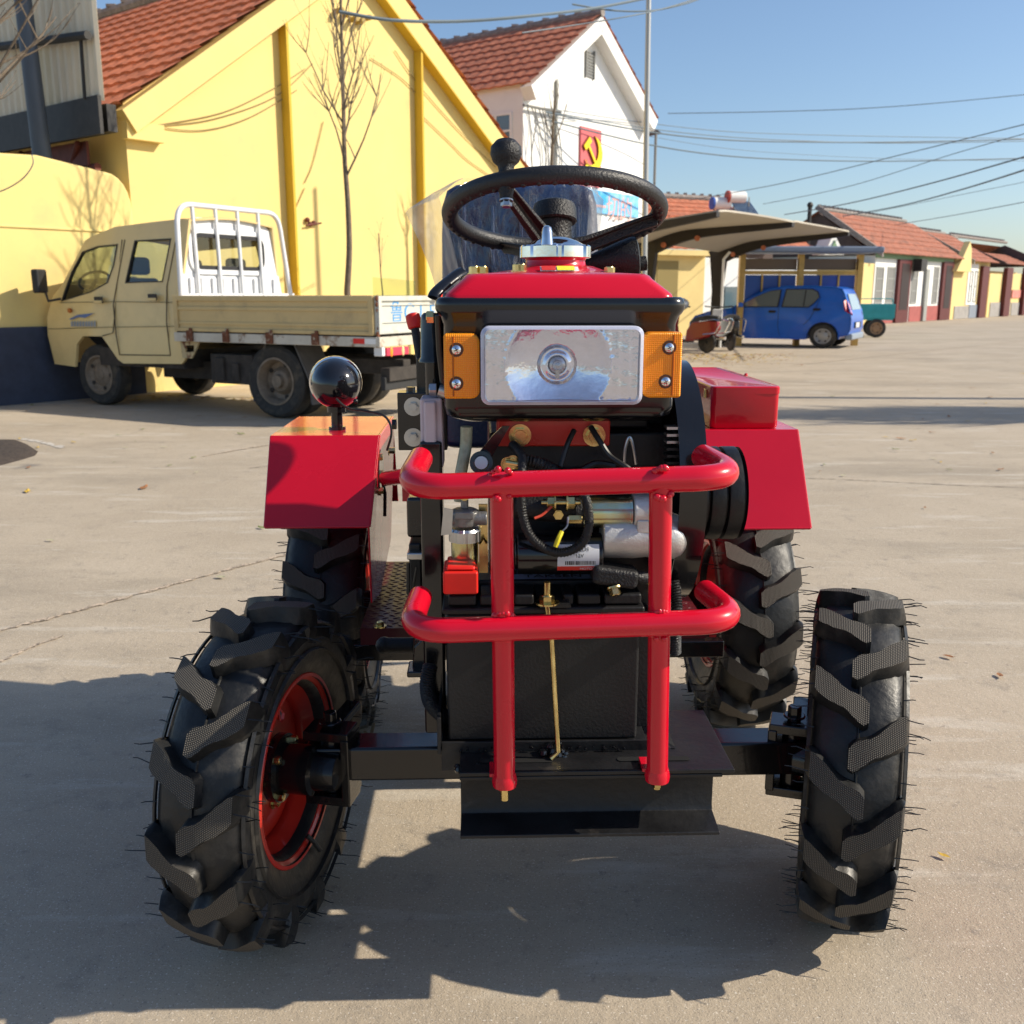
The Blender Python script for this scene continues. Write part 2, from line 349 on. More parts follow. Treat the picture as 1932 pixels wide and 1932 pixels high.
# ---------------------------------------------------------------- ground
def ground_material():
    m = bpy.data.materials.new('worn concrete'); m.use_nodes = True; t = m.node_tree; N = t.nodes; L = t.links; b = N['Principled BSDF']
    tc = N.new('ShaderNodeTexCoord')
    def noise(s, det=6, rg=.6, st=None):
        n = N.new('ShaderNodeTexNoise'); n.inputs['Scale'].default_value = s; n.inputs['Detail'].default_value = det; n.inputs['Roughness'].default_value = rg
        if st:
            mp = N.new('ShaderNodeMapping'); mp.inputs['Scale'].default_value = st; mp.inputs['Rotation'].default_value = (0,0,R(12)); L.new(tc.outputs['Object'], mp.inputs[0]); L.new(mp.outputs[0], n.inputs[0])
        else: L.new(tc.outputs['Object'], n.inputs[0])
        return n
    def mix(a, bb, f, lo, hi):
        mr = N.new('ShaderNodeMapRange'); mr.inputs[1].default_value = lo; mr.inputs[2].default_value = hi; L.new(f.outputs[0], mr.inputs[0])
        x = N.new('ShaderNodeMix'); x.data_type = 'RGBA'; L.new(mr.outputs[0], x.inputs[0])
        if isinstance(a, tuple): x.inputs[6].default_value = (*a, 1)
        else: L.new(a, x.inputs[6])
        x.inputs[7].default_value = (*bb, 1); return x.outputs[2]
    c = mix((.385,.318,.235), (.465,.39,.295), noise(.9, 7, .65), .35, .65)
    c = mix(c, (.315,.265,.20), noise(.35, 8, .7, (1,3,1)), .5, .68)
    c = mix(c, (.56,.51,.43), noise(2.2, 8, .7, (.5,2.5,1)), .55, .72); c = mix(c, (.20,.18,.155), noise(1.3, 3, .5), .70, .76)
    c = mix(c, (.28,.24,.19), noise(7, 7, .75), .55, .75); c = mix(c, (.24,.205,.17), noise(24, 5, .7), .60, .74)
    sp = noise(260, 3, .6); c = mix(c, (.17,.15,.13), sp, .60, .70)
    sp2 = noise(190, 3, .6); c = mix(c, (.70,.64,.55), sp2, .60, .70)
    L.new(c, b.inputs['Base Color']); b.inputs['Roughness'].default_value = .82; b.inputs['Specular IOR Level'].default_value = .35
    ad = N.new('ShaderNodeMath'); ad.operation = 'MULTIPLY_ADD'; L.new(sp.outputs[0], ad.inputs[0]); ad.inputs[1].default_value = .35; L.new(noise(38, 6, .7).outputs[0], ad.inputs[2])
    bp = N.new('ShaderNodeBump'); bp.inputs['Strength'].default_value = .55; bp.inputs['Distance'].default_value = .006; L.new(ad.outputs[0], bp.inputs['Height']); L.new(bp.outputs[0], b.inputs['Normal'])
    return m
m_ground = ground_material()
g = MB(); g.quad((-160,-40,0),(200,-40,0),(200,320,0),(-160,320,0)); g.build('ground', m_ground, kind='structure')
m_crack = mat('crumbled joint mortar', (.50,.40,.30), .9, na=.35, ns=60, bump=.6, bs=90, col2=(.22,.18,.14), c2s=40, c2t=(.5,.6))
m_darkcrack = mat('dirt in a crack', (.13,.11,.09), .95, na=.4, ns=80)
def crack(name, pxs, wd, m, z=.004, rag=1.0):
    pts = smoothpath([G(*p) for p in pxs], 14); mb = MB(); vs = []; n = len(pts)
    for i, p in enumerate(pts):
        d = (pts[min(i+1,n-1)]-pts[max(i-1,0)]); d.z = 0; d.normalize(); s = Vector((-d.y, d.x, 0)); j = random.uniform(-1,1)*wd*.6*rag
        wq = wd*random.uniform(.35,1.5) if 0 < i < n-1 else .001
        for q in (-1,1): vs.append((p.x+s.x*(q*wq+j), p.y+s.y*(q*wq+j), z))
    mb.add(vs, [(2*i,2*i+1,2*i+3,2*i+2) for i in range(n-1)]); return mb.build(name, m, kind='structure')
crack('pavement_joint', [(-20,1196),(120,1160),(260,1122),(400,1084),(520,1052),(600,1030)], .011, m_crack)
crack('pavement_joint', [(0,1250),(60,1222),(120,1200)], .006, m_crack)
crack('pavement_joint', [(470,884),(560,876),(640,874),(700,880),(780,890)], .005, m_darkcrack)
crack('pavement_joint', [(1500,902),(1600,906),(1700,911),(1800,916),(1960,922)], .005, m_darkcrack)
crack('pavement_joint', [(380,862),(470,846),(600,828),(660,822)], .012, m_crack)
crack('pavement_joint', [(1490,690),(1700,668),(1960,640)], .02, m_crack)
# ---------------------------------------------------------------- building materials
m_ywall = mat('yellow render', (.75,.58,.215), .75, na=.045, ns=1.6, bump=.05, bs=40, col2=(.67,.51,.21), c2s=2.0, c2t=(.5,.72))
m_ywall2 = mat('yellow render far', (.72,.56,.24), .8, na=.06, ns=2)
m_wwall = mat('white render', (.80,.80,.77), .75, na=.03, ns=1.2, col2=(.7,.7,.68), c2s=2, c2t=(.6,.8))
m_tile = mat('red clay tile', (.47,.16,.085), .8, na=.35, ns=5, bump=.1, bs=60, col2=(.30,.10,.06), c2s=7, c2t=(.55,.7))
m_tile2 = mat('weathered clay tile', (.37,.14,.085), .85, na=.35, ns=6, col2=(.16,.08,.055), c2s=4, c2t=(.5,.7))
m_yshade = mat('mustard bounce shade', (.62,.40,.03), .7, na=.06, ns=3)  # shaded, bounce-lit sides of the yellow render put into the colour
m_navy = mat('dark blue plinth paint', (.035,.045,.075), .7, na=.2, ns=6)
m_corr = mat('corrugated fibre sheet', (.70,.62,.47), .8, na=.12, ns=3, col2=(.52,.48,.30), c2s=1.2, c2t=(.5,.75), stretch=(1,1,.25))
m_darksteel = mat('dark steel', (.03,.028,.026), .6, na=.3, ns=8)
m_rustbeam = mat('rusty red beam', (.12,.03,.02), .7, na=.3, ns=8)
m_pole = mat('blue grey galvanised pole', (.065,.08,.10), .5, na=.15, ns=6, stretch=(1,1,.3))
m_conc = mat('grey cement', (.33,.31,.29), .85, na=.15, ns=4)
m_brown = mat('brown gable cement', (.10,.075,.07), .85, na=.2, ns=4)
m_bark = mat('bark', (.16,.125,.09), .9, na=.35, ns=30, bump=.4, bs=120)
m_twig = mat('pale twig', (.27,.21,.15), .9, na=.3, ns=20)
m_win = mat('window pane', (.10,.15,.18), .12, spec=.8, coat=.3)
m_louver = mat('louver grey', (.2,.2,.19), .6)
m_gold = mat('golden metal', (.42,.26,.08), .35, metal=.6, na=.15, ns=9)
m_ridge = mat('ridge mortar', (.27,.24,.22), .9, na=.3, ns=10)
m_maroon = mat('maroon door paint', (.10,.012,.012), .5, na=.15, ns=6)
m_pinkdado = mat('dusty red dado', (.36,.10,.09), .8, na=.15, ns=5)
m_greytrim = mat('grey window frame', (.30,.31,.29), .6)
m_greentrim = mat('green eave paint', (.18,.30,.17), .7)
m_bluepanel = mat('blue notice panel', (.005,.06,.30), .35, coat=.2, na=.1, ns=3)
Z = Vector((0,0,1))
class Wall:
    def __init__(s, O, ang):
        s.O = Vector((O[0], O[1], 0)); a = R(ang); s.e = Vector((math.cos(a), math.sin(a), 0)); s.n = Vector((math.sin(a), -math.cos(a), 0)); s.b = -s.n
    def at(s, u, v, off=0):
        p = hit(u, v, s.O+s.n*off, s.n) - s.O; return p.dot(s.e), p.z
    def w(s, t, z, off=0): return s.O + s.e*t + Z*z + s.n*off
    def M(s, off=0, O=None): return TM(s.O+s.n*off if O is None else O, s.e, Z, s.n)
    def rect(s, mb, t0, z0, t1, z1, off0, off1): return mb.span((t0,z0,off0),(t1,z1,off1), s.M())
def tile_roof(name, O, e, sl, le, ls, m, parent, tw=.24, row=.32, res=6, rise=.035, amp=.022):
    """O lower corner; e along the eave; sl up the slope (unit vectors)"""
    e = e.normalized(); sl = sl.normalized(); n = e.cross(sl); n = n if n.z > 0 else -n; mb = MB()
    nx = max(2, int(le/tw*res)); rows = int(ls/row)
    vs = []; fs = []; 
    for r_ in range(rows):
        s0 = r_*row; s1 = min(ls, s0+row*1.08); jit = random.uniform(-.01,.01)
        for (s, h) in ((s0, 0), (s0, rise), (s1, .004)):
            for k in range(nx+1):
                x = le*k/nx; ph = (x+jit)/tw*2*PI; y = (abs(math.sin(ph/2))**.7)*amp
                vs.append(O+e*x+sl*s+n*(h+(y if h != 0 or s == s0 else 0)))
        b = r_*3*(nx+1)
        for q in (0,1):
            for k in range(nx): i = b+q*(nx+1)+k; fs.append((i,i+1,i+nx+2,i+nx+1))
    mb.add(vs, fs); o = mb.build(name, m, parent, ang=50, fixn=False); return o
def gable_house(name, label, cat, W, width, ze, za, depth, mw, mt, over=.3, vergeT=.32, mverge=None, tw=.24, row=.32, res=6, eaveover=.15, group=None, ridge=True):
    root = empty(name, W.O); root['label'] = label; root['category'] = cat
    if group: root['group'] = group
    def add(mb, nm, m, par=root, **k):
        o = mb.build(nm, m, **k); o.parent = par; o.matrix_parent_inverse = Matrix.Translation(-W.O); return o
    w_ = MB(); w_.prism([(0,0),(width,0),(width,ze),(width/2,za-.08),(0,ze)], depth, W.M(-depth)); add(w_, 'wall', mw)
    hs = math.hypot(width/2, za-ze)
    for sgn, t0 in ((1,0),(-1,width)):
        sl = (W.e*sgn*(width/2)+Z*(za-ze)).normalized()
        lo = W.w(t0, ze, -depth) - sl*eaveover + Z*.03
        r_ = tile_roof('roof', lo, W.n, sl, depth+over, hs+eaveover+.02, mt, None, tw, row, res); r_.parent = root; r_.matrix_parent_inverse = Matrix.Translation(-W.O)
        # underside board and verge
        vb = MB(); nn = W.n.cross(sl); nn = nn if nn.z > 0 else -nn
        c0 = W.w(t0, ze, 0)-sl*eaveover; L0 = hs+eaveover
        vb.loft([[c0+sl*a+nn*h+W.n*o_ for (h,o_) in ((-.012,over),(-vergeT,over),(-vergeT,.003),(-.012,.003))] for a in (0, L0)])
        add(vb, 'verge', mverge or mw)
    if ridge:
        rb = MB(); rb.tube([W.w(width/2, za+.06, over+.02), W.w(width/2, za+.06, -depth)], .09, n=8)
        for k in range(int(depth/.45)): rb.box(W.w(width/2, za+.14, over-.2-k*.45), (.16,.16,.05))
        add(rb, 'ridge_cap', m_ridge)
    return root, add
# ---------------------------------------------------------------- yellow gabled building
c = P(232,195,11.6); WY = Wall((c.x, c.y), 52); ta, za = WY.at(666,-112); te, ze = WY.at(232,195)
yb, addy = gable_house('yellow_building', 'tall bright yellow gabled building with red tile roof behind the truck', 'building', WY, 2*ta, ze, za, 13, m_ywall, m_tile, over=.17, vergeT=.28, tw=.27, row=.33)
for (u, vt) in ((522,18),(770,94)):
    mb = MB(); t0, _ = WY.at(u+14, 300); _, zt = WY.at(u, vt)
    mb.prism([(t0,0),(t0+.045,0),(t0+.045,zt-.03),(t0+.03,zt),(t0+.01,zt),(t0,zt-.03)], .16, WY.M(-.01)); addy(mb, 'pilaster', m_yshade, bevel=.01)  # mustard tone paints in the fin's shaded yellow side
mb = MB(); t0, z0 = WY.at(240,232); WY.rect(mb, -.05, z0-.18, .42, z0+.01, .003, .12); addy(mb, 'corbel', m_ywall)
mb = MB()
for pts in ([(285,238),(420,212),(520,165),(575,130)],[(285,238),(400,225),(520,182),(590,120)],[(285,238),(380,246),(470,222),(560,170)],[(610,230),(590,310),(575,345)],[(575,355),(555,400)],[(800,222),(850,270),(880,300),(925,332)],[(745,95),(790,160),(860,240),(935,315)],[(700,110),(760,150),(800,195)]):
    mb.tube(smoothpath([hit(u,v,WY.O+WY.n*.02,WY.n) for u,v in pts],6), .006, n=5)
each(mb, 'wall_cable', mat('dusty cable', (.30,.22,.10), .8), add=addy, tol=.0)
mb = MB()
for u, v in ((585,423),(592,421),(580,415)): mb.ball(hit(u,v,WY.O+WY.n*.03,WY.n), .035, 8)
mb.tube([hit(578,425,WY.O+WY.n*.05,WY.n), hit(606,421,WY.O+WY.n*.05,WY.n)], .012, n=6); addy(mb, 'wall_bracket', m_rustbeam)
mb = MB()
for u, v in ((645,30),(660,38),(672,42),(685,36),(632,22)): mb.cyl(hit(u,v,WY.O,WY.n), hit(u,v,WY.O,WY.n)+WY.n*.15, .035, n=10)
each(mb, 'insulator', mat('ochre insulator', (.35,.24,.05), .5), add=addy, tol=0)
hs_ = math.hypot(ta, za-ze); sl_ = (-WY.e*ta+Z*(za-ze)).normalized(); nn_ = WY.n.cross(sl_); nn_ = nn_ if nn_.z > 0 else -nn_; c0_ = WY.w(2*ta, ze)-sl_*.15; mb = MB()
mb.loft([[c0_+sl_*a+nn_*h+WY.n*o_ for h, o_ in ((-.282,.17),(-.30,.17),(-.30,.004),(-.282,.004))] for a in (0,hs_)]); addy(mb, 'soffit_shade_board', m_yshade)  # added board, coloured like the verge's shaded underside
# low yellow wall with blue plinth, in line with the gable
_, zl = WY.at(232,316); tl, _ = WY.at(-120,400)
lw = empty('boundary_wall', WY.w(tl,0)); tag(lw, 'low yellow wall with dark blue plinth, joined to the gabled building', 'wall')
def addl(mb, nm, m, **k):
    o = mb.build(nm, m, **k); o.parent = lw; o.matrix_parent_inverse = Matrix.Translation(-WY.w(tl,0)); return o
mb = MB(); arc = [(-.01,0),(-.01,zl-.45)]+[(-.01-.28*(1-math.cos(R(a))), zl-.45+.38*math.sin(R(a))) for a in range(15,91,15)]
mb.prism(arc+[(tl*.5,zl+.03),(tl,zl-.02),(tl,0)], .3, WY.M(-.26)); addl(mb, 'wall', m_ywall, bevel=.03)
mb = MB(); WY.rect(mb, tl, 0, -.03, .80, .04, .062); addl(mb, 'plinth', m_navy)
_, zg = WY.at(60,432); mb = MB(); WY.rect(mb, tl, zg, -.02, zg+.03, .03, .055); addl(mb, 'string_course', m_ywall, bevel=.008)
# corrugated shed beside the roof
pS = P(197,190,11.15); WS = Wall((pS.x, pS.y), 52+90); zs = pS.z
WS.e = WY.b.copy(); WS.n = -WY.e
sh = empty('corrugated_shed', WS.O); tag(sh, 'raised shed clad in pale corrugated sheets, beside the red tile roof', 'shed')
def adds(mb, nm, m, **k):
    o = mb.build(nm, m, **k); o.parent = sh; o.matrix_parent_inverse = Matrix.Translation(-WS.O); return o
mb = MB(); vs = []; n_ = 0; x = 0
while x < 9:
    for (dx, h) in ((0,0),(.035,.03),(.075,.03),(.11,0)): vs += [tuple(WS.w(x+dx, zs, h)), tuple(WS.w(x+dx, zs+5.2, h))]; n_ += 1
    x += .15
mb.add(vs, [(2*i,2*i+1,2*i+3,2*i+2) for i in range(n_-1)]); o_ = adds(mb, 'cladding', m_corr, ang=20)
so_ = o_.modifiers.new('s','SOLIDIFY'); so_.thickness = .01
mb = MB(); mb.span((.0,zs-.34,.036),(9,zs+.05,.075), WS.M()); adds(mb, 'edge_beam', m_darksteel)
mb = MB(); mb.span((.02,zs-.30,-.14),(9,zs-.02,-.03), WS.M()); adds(mb, 'floor_deck', m_darksteel)
for k in range(4):
    mb = MB(); mb.tube([WS.w(.7+k*1.3, zs-.36, -.05), WS.w(1.5+k*1.3, zs-.85, -.25)], .035, n=8); adds(mb, 'brace', m_rustbeam)
mb = MB(); mb.tube([WS.w(.5, zs-.62, -.15), WS.w(9, zs-.62, -.15)], .045, n=8); mb.span((.6,zs-.60,-.12),(9,zs-.341,-.09), WS.M()); adds(mb, 'truss', m_rustbeam)
t1_ = WS.O
mb = MB(); 
for zc in (.45, ):
    a = hit(0,88,WS.O+WS.n*.1,WS.n); b_ = hit(166,66,WS.O+WS.n*.1,WS.n); mb.tube([a+(a-b_)*1, b_], .045, n=8)
mb.tube([hit(152,70,WS.O+WS.n*.08,WS.n), hit(160,187,WS.O+WS.n*.08,WS.n)], .02, n=6); adds(mb, 'cladding_rail', m_darksteel)
# steel pole behind the low wall
pb = P(80,300,11.3); pt = P(36,-60,11.3); d_ = (pt-pb)/(pt.z-pb.z); base = pb-d_*pb.z
mb = MB(); mb.tube([base, pb, pt, pt+d_*1.5], [.11,.10,.085,.08], n=20); o = mb.build('utility_pole', m_pole)
tag(o, 'thick blue grey steel pole rising behind the low yellow wall', 'pole')
# ---------------------------------------------------------------- white building
c = P(987,157,22); WW = Wall((c.x, c.y), 53); ta2, za2 = WW.at(1115,33); te2, ze2 = WW.at(987,157)
wb, addw = gable_house('white_building', 'white two storey gabled building with red roof and red emblem panel', 'building', WW, 2*ta2, ze2, za2, 11, m_wwall, m_tile, over=.3, tw=.3, row=.36, res=5)
WSd = Wall((WW.O.x, WW.O.y), 0); WSd.e = WW.b.copy(); WSd.n = -WW.e     # side wall facing the yard
def window(add, W, u0, v0, u1, v1, nm='window', mf=m_white, mp=m_win, cols=2, bars=1, off=.03, par=None):
    t0, z1 = W.at(u0, v0); t1, _ = W.at(u1, v0); _, z0 = W.at(u0, v1)
    if t0 > t1: t0, t1 = t1, t0
    f = MB(); fw = min(.06,(t1-t0)*.12)
    W.rect(f, t0, z0, t1, z0+fw, .003, off); W.rect(f, t0, z1-fw, t1, z1, .003, off)
    for k in range(cols+1):
        tt = t0+(t1-t0-fw)*k/cols; W.rect(f, tt, z0+fw, tt+fw, z1-fw, .004, off-.002)
    for k in range(bars):
        zz = z0+(z1-z0)*(k+1)/(bars+1); W.rect(f, t0+fw, zz, t1-fw, zz+fw*.7, .005, off-.004)
    fr = add(f, nm, mf); p = MB(); W.rect(p, t0+fw*.5, z0+fw*.5, t1-fw*.5, z1-fw*.5, .002, .012); po = p.build('pane', mp); po.parent = fr; return fr
window(addw, WSd, 967, 210, 905, 285); window(addw, WSd, 892, 213, 850, 285)
mb = MB(); t0,z1 = WW.at(1105,92); t1,z0 = WW.at(1118,148)
for k in range(9): WW.rect(mb, t0, z0+(z1-z0)*k/9, t1, z0+(z1-z0)*(k+.5)/9, .003, .03)
WW.rect(mb, t0-.03, z0-.03, t0, z1, .003, .05); WW.rect(mb, t1, z0-.03, t1+.03, z1, .003, .05); addw(mb, 'louver', m_louver)
mb = MB(); t0,z1 = WW.at(1093,238); t1,z0 = WW.at(1130,330); ew = t1-t0; eh = (z1-z0); WW.rect(mb, t0, z0-.3, t1, z1, .003, .05)
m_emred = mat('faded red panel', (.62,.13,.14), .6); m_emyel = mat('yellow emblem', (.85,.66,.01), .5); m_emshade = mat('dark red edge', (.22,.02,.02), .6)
ep = addw(mb, 'emblem_panel', m_emred)
def emblem(off, grow, m):
    # crossed hammer and sickle, laid on the panel
    mb = MB(); cx = (t0+t1)/2+.06*ew; cz = z0+eh*.44; s = ew*.43*grow
    out = []; 
    for k in range(17): a = R(-150+k*14.5); out.append((math.cos(a), math.sin(a)))
    inn = []
    for k in range(17):
        a = R(74-k*14.0); f = 1-.40*math.sin(PI*min(1,(k+.2)/15))**.8; inn.append((math.cos(a)*f*.96-.06, math.sin(a)*f*.96+.05))
    poly = [(cx+x*s, cz+y*s) for x, y in out+inn]; mb.panel(poly, (), .02, WW.M(off))
    def bar(ax, ay, bx, by, w_):
        dx, dy = bx-ax, by-ay; l = math.hypot(dx,dy); nx, ny = -dy/l*w_, dx/l*w_
        mb.prism([(cx+s*(ax+nx),cz+s*(ay+ny)),(cx+s*(bx+nx),cz+s*(by+ny)),(cx+s*(bx-nx),cz+s*(by-ny)),(cx+s*(ax-nx),cz+s*(ay-ny))], .02, WW.M(off+.004))
    bar(-.62,.42,.62,-1.0,.09); bar(-1.02,.22,-.38,.80,.17); bar(-1.0,-1.05,-.70,-.70,.11)
    o = mb.build('emblem', m); o.parent = ep; return o
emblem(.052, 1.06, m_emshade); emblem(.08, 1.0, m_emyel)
mb = MB(); t0,z1 = WW.at(1142,362); t1,z0 = WW.at(1201,415); WW.rect(mb, t0-.9, z0+.05, t1, z1, .003, .05)
bn = addw(mb, 'banner', mat('sky blue banner', (.03,.36,.72), .5, na=.2, ns=2, col2=(.35,.65,.85), c2s=1.5, c2t=(.45,.6)))
m_bannerink = mat('pale red lettering', (.75,.42,.38), .6)
for k, ch in enumerate('的切一'):
    M_ = TM(WW.w(t1-.62-k*.62, z0+(z1-z0)*.28, .052), WW.e, Z, WW.n); textmesh(ch, .62, M_, 'lettering', m_bannerink, bn, .004)
mb = MB(); a,z_ = WW.at(1047,100); WW.rect(mb, a, 0, a+.05, WW.at(1047,92)[1], .003, .06); addw(mb, 'drainpipe', m_greytrim)
mb = MB(); random.seed(3)
for k in range(8):
    u0 = 995+k*7; mb.tube(smoothpath([hit(u0,200+k*1.2,WW.O+WW.n*.1,WW.n), hit(u0+8+random.uniform(-4,4),240+random.uniform(-9,9),WW.O+WW.n*.12,WW.n), hit(u0+random.uniform(0,22),300,WW.O+WW.n*.1,WW.n), hit(u0+random.uniform(5,14),345,WW.O+WW.n*.1,WW.n)],5), .014, n=5)
mb.tube([hit(988,198,WW.O+WW.n*.12,WW.n), hit(1058,212,WW.O+WW.n*.12,WW.n)], .03, n=6)
addw(mb, 'service_cable', m_louver)
pe = P(1222,232,27.5)
mb = MB(); q = [P(1216,228,27),P(1232,240,27),P(1251,252,27),P(1216,256,27)]; q2 = [p+Vector((-.8,1.2,0)) for p in q]; mb.loft([q,q2]); addw(mb, 'rear_eave', m_brown)
mb = MB(); p_ = P(1237.5,253,27); mb.cyl((p_.x,p_.y,0), p_, .035, n=8); addw(mb, 'rear_downpipe', m_louver)
# slender steel mast in front of it
mb = MB(); a = P(1224.5,-40,13.5); b_ = P(1218,345,13.5); d_ = (a-b_)/(a.z-b_.z); mb.tube([b_-d_*b_.z, a+d_*.5], [.045,.03], n=12)
mb.cyl(b_-d_*b_.z, b_-d_*(b_.z-.05), .12, n=12)
tag(mb.build('flagpole', mat('galvanised mast', (.42,.42,.40), .4, metal=.5), bevel=0), 'slender tall steel mast in front of the white building', 'mast')
# ---------------------------------------------------------------- red roofed building behind the carport
c = P(1236,480,27); WB = Wall((c.x, c.y), 28)
zb = c.z; tB, _ = WB.at(1545,490)
rb = empty('service_building', WB.O); tag(rb, 'single storey yellow and grey building with red tile roof behind the carport', 'building')
def addb(mb, nm, m, **k):
    o = mb.build(nm, m, **k); o.parent = rb; o.matrix_parent_inverse = Matrix.Translation(-WB.O); return o
tm, _ = WB.at(1330,500); tn, _ = WB.at(1395,500)
mb = MB(); WB.rect(mb, -1, 0, tm, zb, -5, 0); addb(mb, 'yellow_wall', m_ywall2)
mb = MB(); WB.rect(mb, tm, 0, tB, zb-.05, -5, -.05); addb(mb, 'grey_wall', m_wwall)
for (u0, v0, u1, v1, mm) in ((1240,492,1276,590,m_darksteel),(1368,541,1394,592,m_win)):
    mb = MB(); t0, z1 = WB.at(u0, v0); t1, z0 = WB.at(u1, v1); WB.rect(mb, t0, .02, t1, z1, -.06, .02); addb(mb, 'door', mm if mm is m_win else mat('olive shutter', (.25,.19,.06), .6))
mb = MB(); WB.rect(mb, -1, zb-.02, tm, zb+.12, -.4, .3); addb(mb, 'fascia', m_ywall2)
sl = (WB.b*math.cos(R(24))+Z*math.sin(R(24)))
r_ = tile_roof('roof', WB.w(-1.2, zb+.14, .1), WB.e, sl, tB+1.2, 3.0, m_tile, None, .3, .36, 4); r_.parent = rb; r_.matrix_parent_inverse = Matrix.Translation(-WB.O)
r_.name = 'lower_roof'
sl2 = (WB.b*math.cos(R(28))+Z*math.sin(R(28)))
tR, _ = WB.at(1505,440,-4); zr = WB.at(1256,374,-8)[1]
r_ = tile_roof('roof', WB.w(-2.2, zr-1.9, -4.4), WB.e, sl2, tR+2.2, 4.1, m_tile, None, .3, .36, 4); r_.parent = rb; r_.matrix_parent_inverse = Matrix.Translation(-WB.O)
r_.name = 'upper_roof'
mb = MB(); mb.tube([WB.w(-2.2, zr+.08, -8.05), WB.w(tR, zr+.08, -8.05)], .1, n=8)
for k in range(30): mb.box(WB.w(-2+k*.38, zr+.19, -8.05), (.12,.12,.08))
addb(mb, 'ridge_cap', m_ridge)
mb = MB(); WB.rect(mb, -2.1, 0, tR-.1, zr-2.0, -8, -5.05); addb(mb, 'rear_wall', m_brown)
mb = MB(); pts = [WB.at(u,v) for u,v in ((1546,481),(1564,439),(1583,481))]; mb.prism(pts, .5, WB.M(-.3)); addb(mb, 'dormer', m_white)
mb = MB(); pts = [WB.at(u,v) for u,v in ((1555,478),(1564,453),(1573,478))]; mb.prism(pts, .02, WB.M(.21)); addb(mb, 'dormer_window', m_greentrim)
# solar water heaters on the roof
for i, (u, v, col, lb) in enumerate(((1362,384,(.02,.10,.45),'solar water heater with blue tank end on the red roof'),(1391,372,(.45,.06,.03),'solar water heater with red tank end on the red roof'))):
    p = P(u, v, 30); sw = empty('solar_water_heater', p); tag(sw, lb, 'solar heater', 'solar water heaters on the roof')
    ax = Vector((1,.25,0)).normalized()
    mb = MB(); mb.cyl(-ax*.28, ax*.24, .17, n=20); mb.build('tank', m_white, sw, bevel=.02)
    mb = MB(); mb.cyl(-ax*.33, -ax*.285, .18, n=20); mb.build('tank_end', mat('heater cap', col, .4), sw)
    mb = MB()
    for k in range(8): mb.tube([ax*(-.2+k*.08)+Vector((0,0,-.1)), ax*(.5+k*.08)+Vector((0,-.3,-1.0))], .025, n=6)
    mb.build('collector_tubes', mat('collector', (.10,.16,.30), .15, metal=.3), sw)
    mb = MB(); mb.tube([(-.2,0,0),(-.3,.1,-1.0)], .02, n=6); mb.tube([(.35,0,0),(.35,.1,-1.0)], .02, n=6); mb.tube([(-.25,.05,-.5),(.35,.05,-.5)], .02, n=6); mb.build('frame', m_greytrim, sw)
# ---------------------------------------------------------------- row of houses to the right
c = P(1645,480,37); WH = Wall((c.x, c.y), 49); zh = WH.at(1645,478)[1]
def facade_thing(name, label, u0, u1, group='village houses in a row'):
    t0, _ = WH.at(u0, 520); t1, _ = WH.at(u1, 520); r_ = empty(name, WH.w(t0,0)); tag(r_, label, 'house', group)
    def ad(mb, nm, m, **k):
        o = mb.build(nm, m, **k); o.parent = r_; o.matrix_parent_inverse = Matrix.Translation(-WH.w(t0,0)); return o
    return r_, ad, t0, t1
def rectpx(ad, nm, m, u0, v0, u1, v1, o0, o1):
    mb = MB(); t0, z1 = WH.at(u0, v0); t1, _ = WH.at(u1, v0); _, z0 = WH.at(u0, v1); z0 = max(.01, z0); WH.rect(mb, t0, z0, t1, z1, o0, o1); return ad(mb, nm, m)
def house_roof(ad, t0, t1, ze, depth, rise, mt, over=.35):
    sl = (WH.b*(depth/2)+Z*rise).normalized(); hs = math.hypot(depth/2, rise)
    r_ = tile_roof('roof', WH.w(t0-.2, ze, over), WH.e, sl, t1-t0+.4, hs+over, mt, None, .35, .4, 4); ad2(r_, ad)
    sb = (-WH.b*(depth/2)+Z*rise).normalized()
    r2 = tile_roof('roof', WH.w(t1+.2, ze, -depth), -WH.e, sb, t1-t0+.4, hs+.1, mt, None, .35, .4, 4); ad2(r2, ad)
    mb = MB(); mb.tube([WH.w(t0-.2, ze+rise+.16, -depth/2), WH.w(t1+.2, ze+rise+.16, -depth/2)], .08, n=8)
    for k in range(int((t1-t0)/.4)): mb.box(WH.w(t0+k*.4, ze+rise+.26, -depth/2), (.13,.13,.09))
    ad(mb, 'ridge_cap', m_ridge)
    g_ = MB()
    for tt in (t0, t1-.12):
        vs = [WH.w(tt, ze-.05, 0), WH.w(tt, ze+rise, -depth/2), WH.w(tt, ze-.05, -depth)]; g_.loft([vs, [v+WH.e*.12 for v in vs]])
    each(g_, 'gable', m_brown, add=ad)
    vb = MB(); c0 = WH.w(t0-.24, ze-.02, over); vb.loft([[c0+sl*a+Z*h+WH.e*o_ for (h,o_) in ((.1,0),(-.12,0),(-.12,.1),(.1,.1))] for a in (0, hs+over)]); ad(vb, 'verge', m_ridge)
def ad2(o, ad):
    root = ad.__closure__ and [c_.cell_contents for c_ in ad.__closure__ if isinstance(c_.cell_contents, bpy.types.Object)][0]
    o.parent = root; o.matrix_parent_inverse = Matrix.Translation(-root.location)
D4 = 4.6
h1, a1, t0, t1 = facade_thing('village_house', 'long white house with maroon doorways and dusty red dado, first in the row', 1650, 1797)
mb = MB(); WH.rect(mb, t0, 0, t1, zh, -D4, 0); a1(mb, 'wall', m_wwall); house_roof(a1, t0-.05, t1, zh, D4, 1.55, m_tile2)
mb = MB(); WH.rect(mb, t0-1.3, 0, t0-.01, zh-.35, -D4, -.03); a1(mb, 'side_wall', m_ywall2)
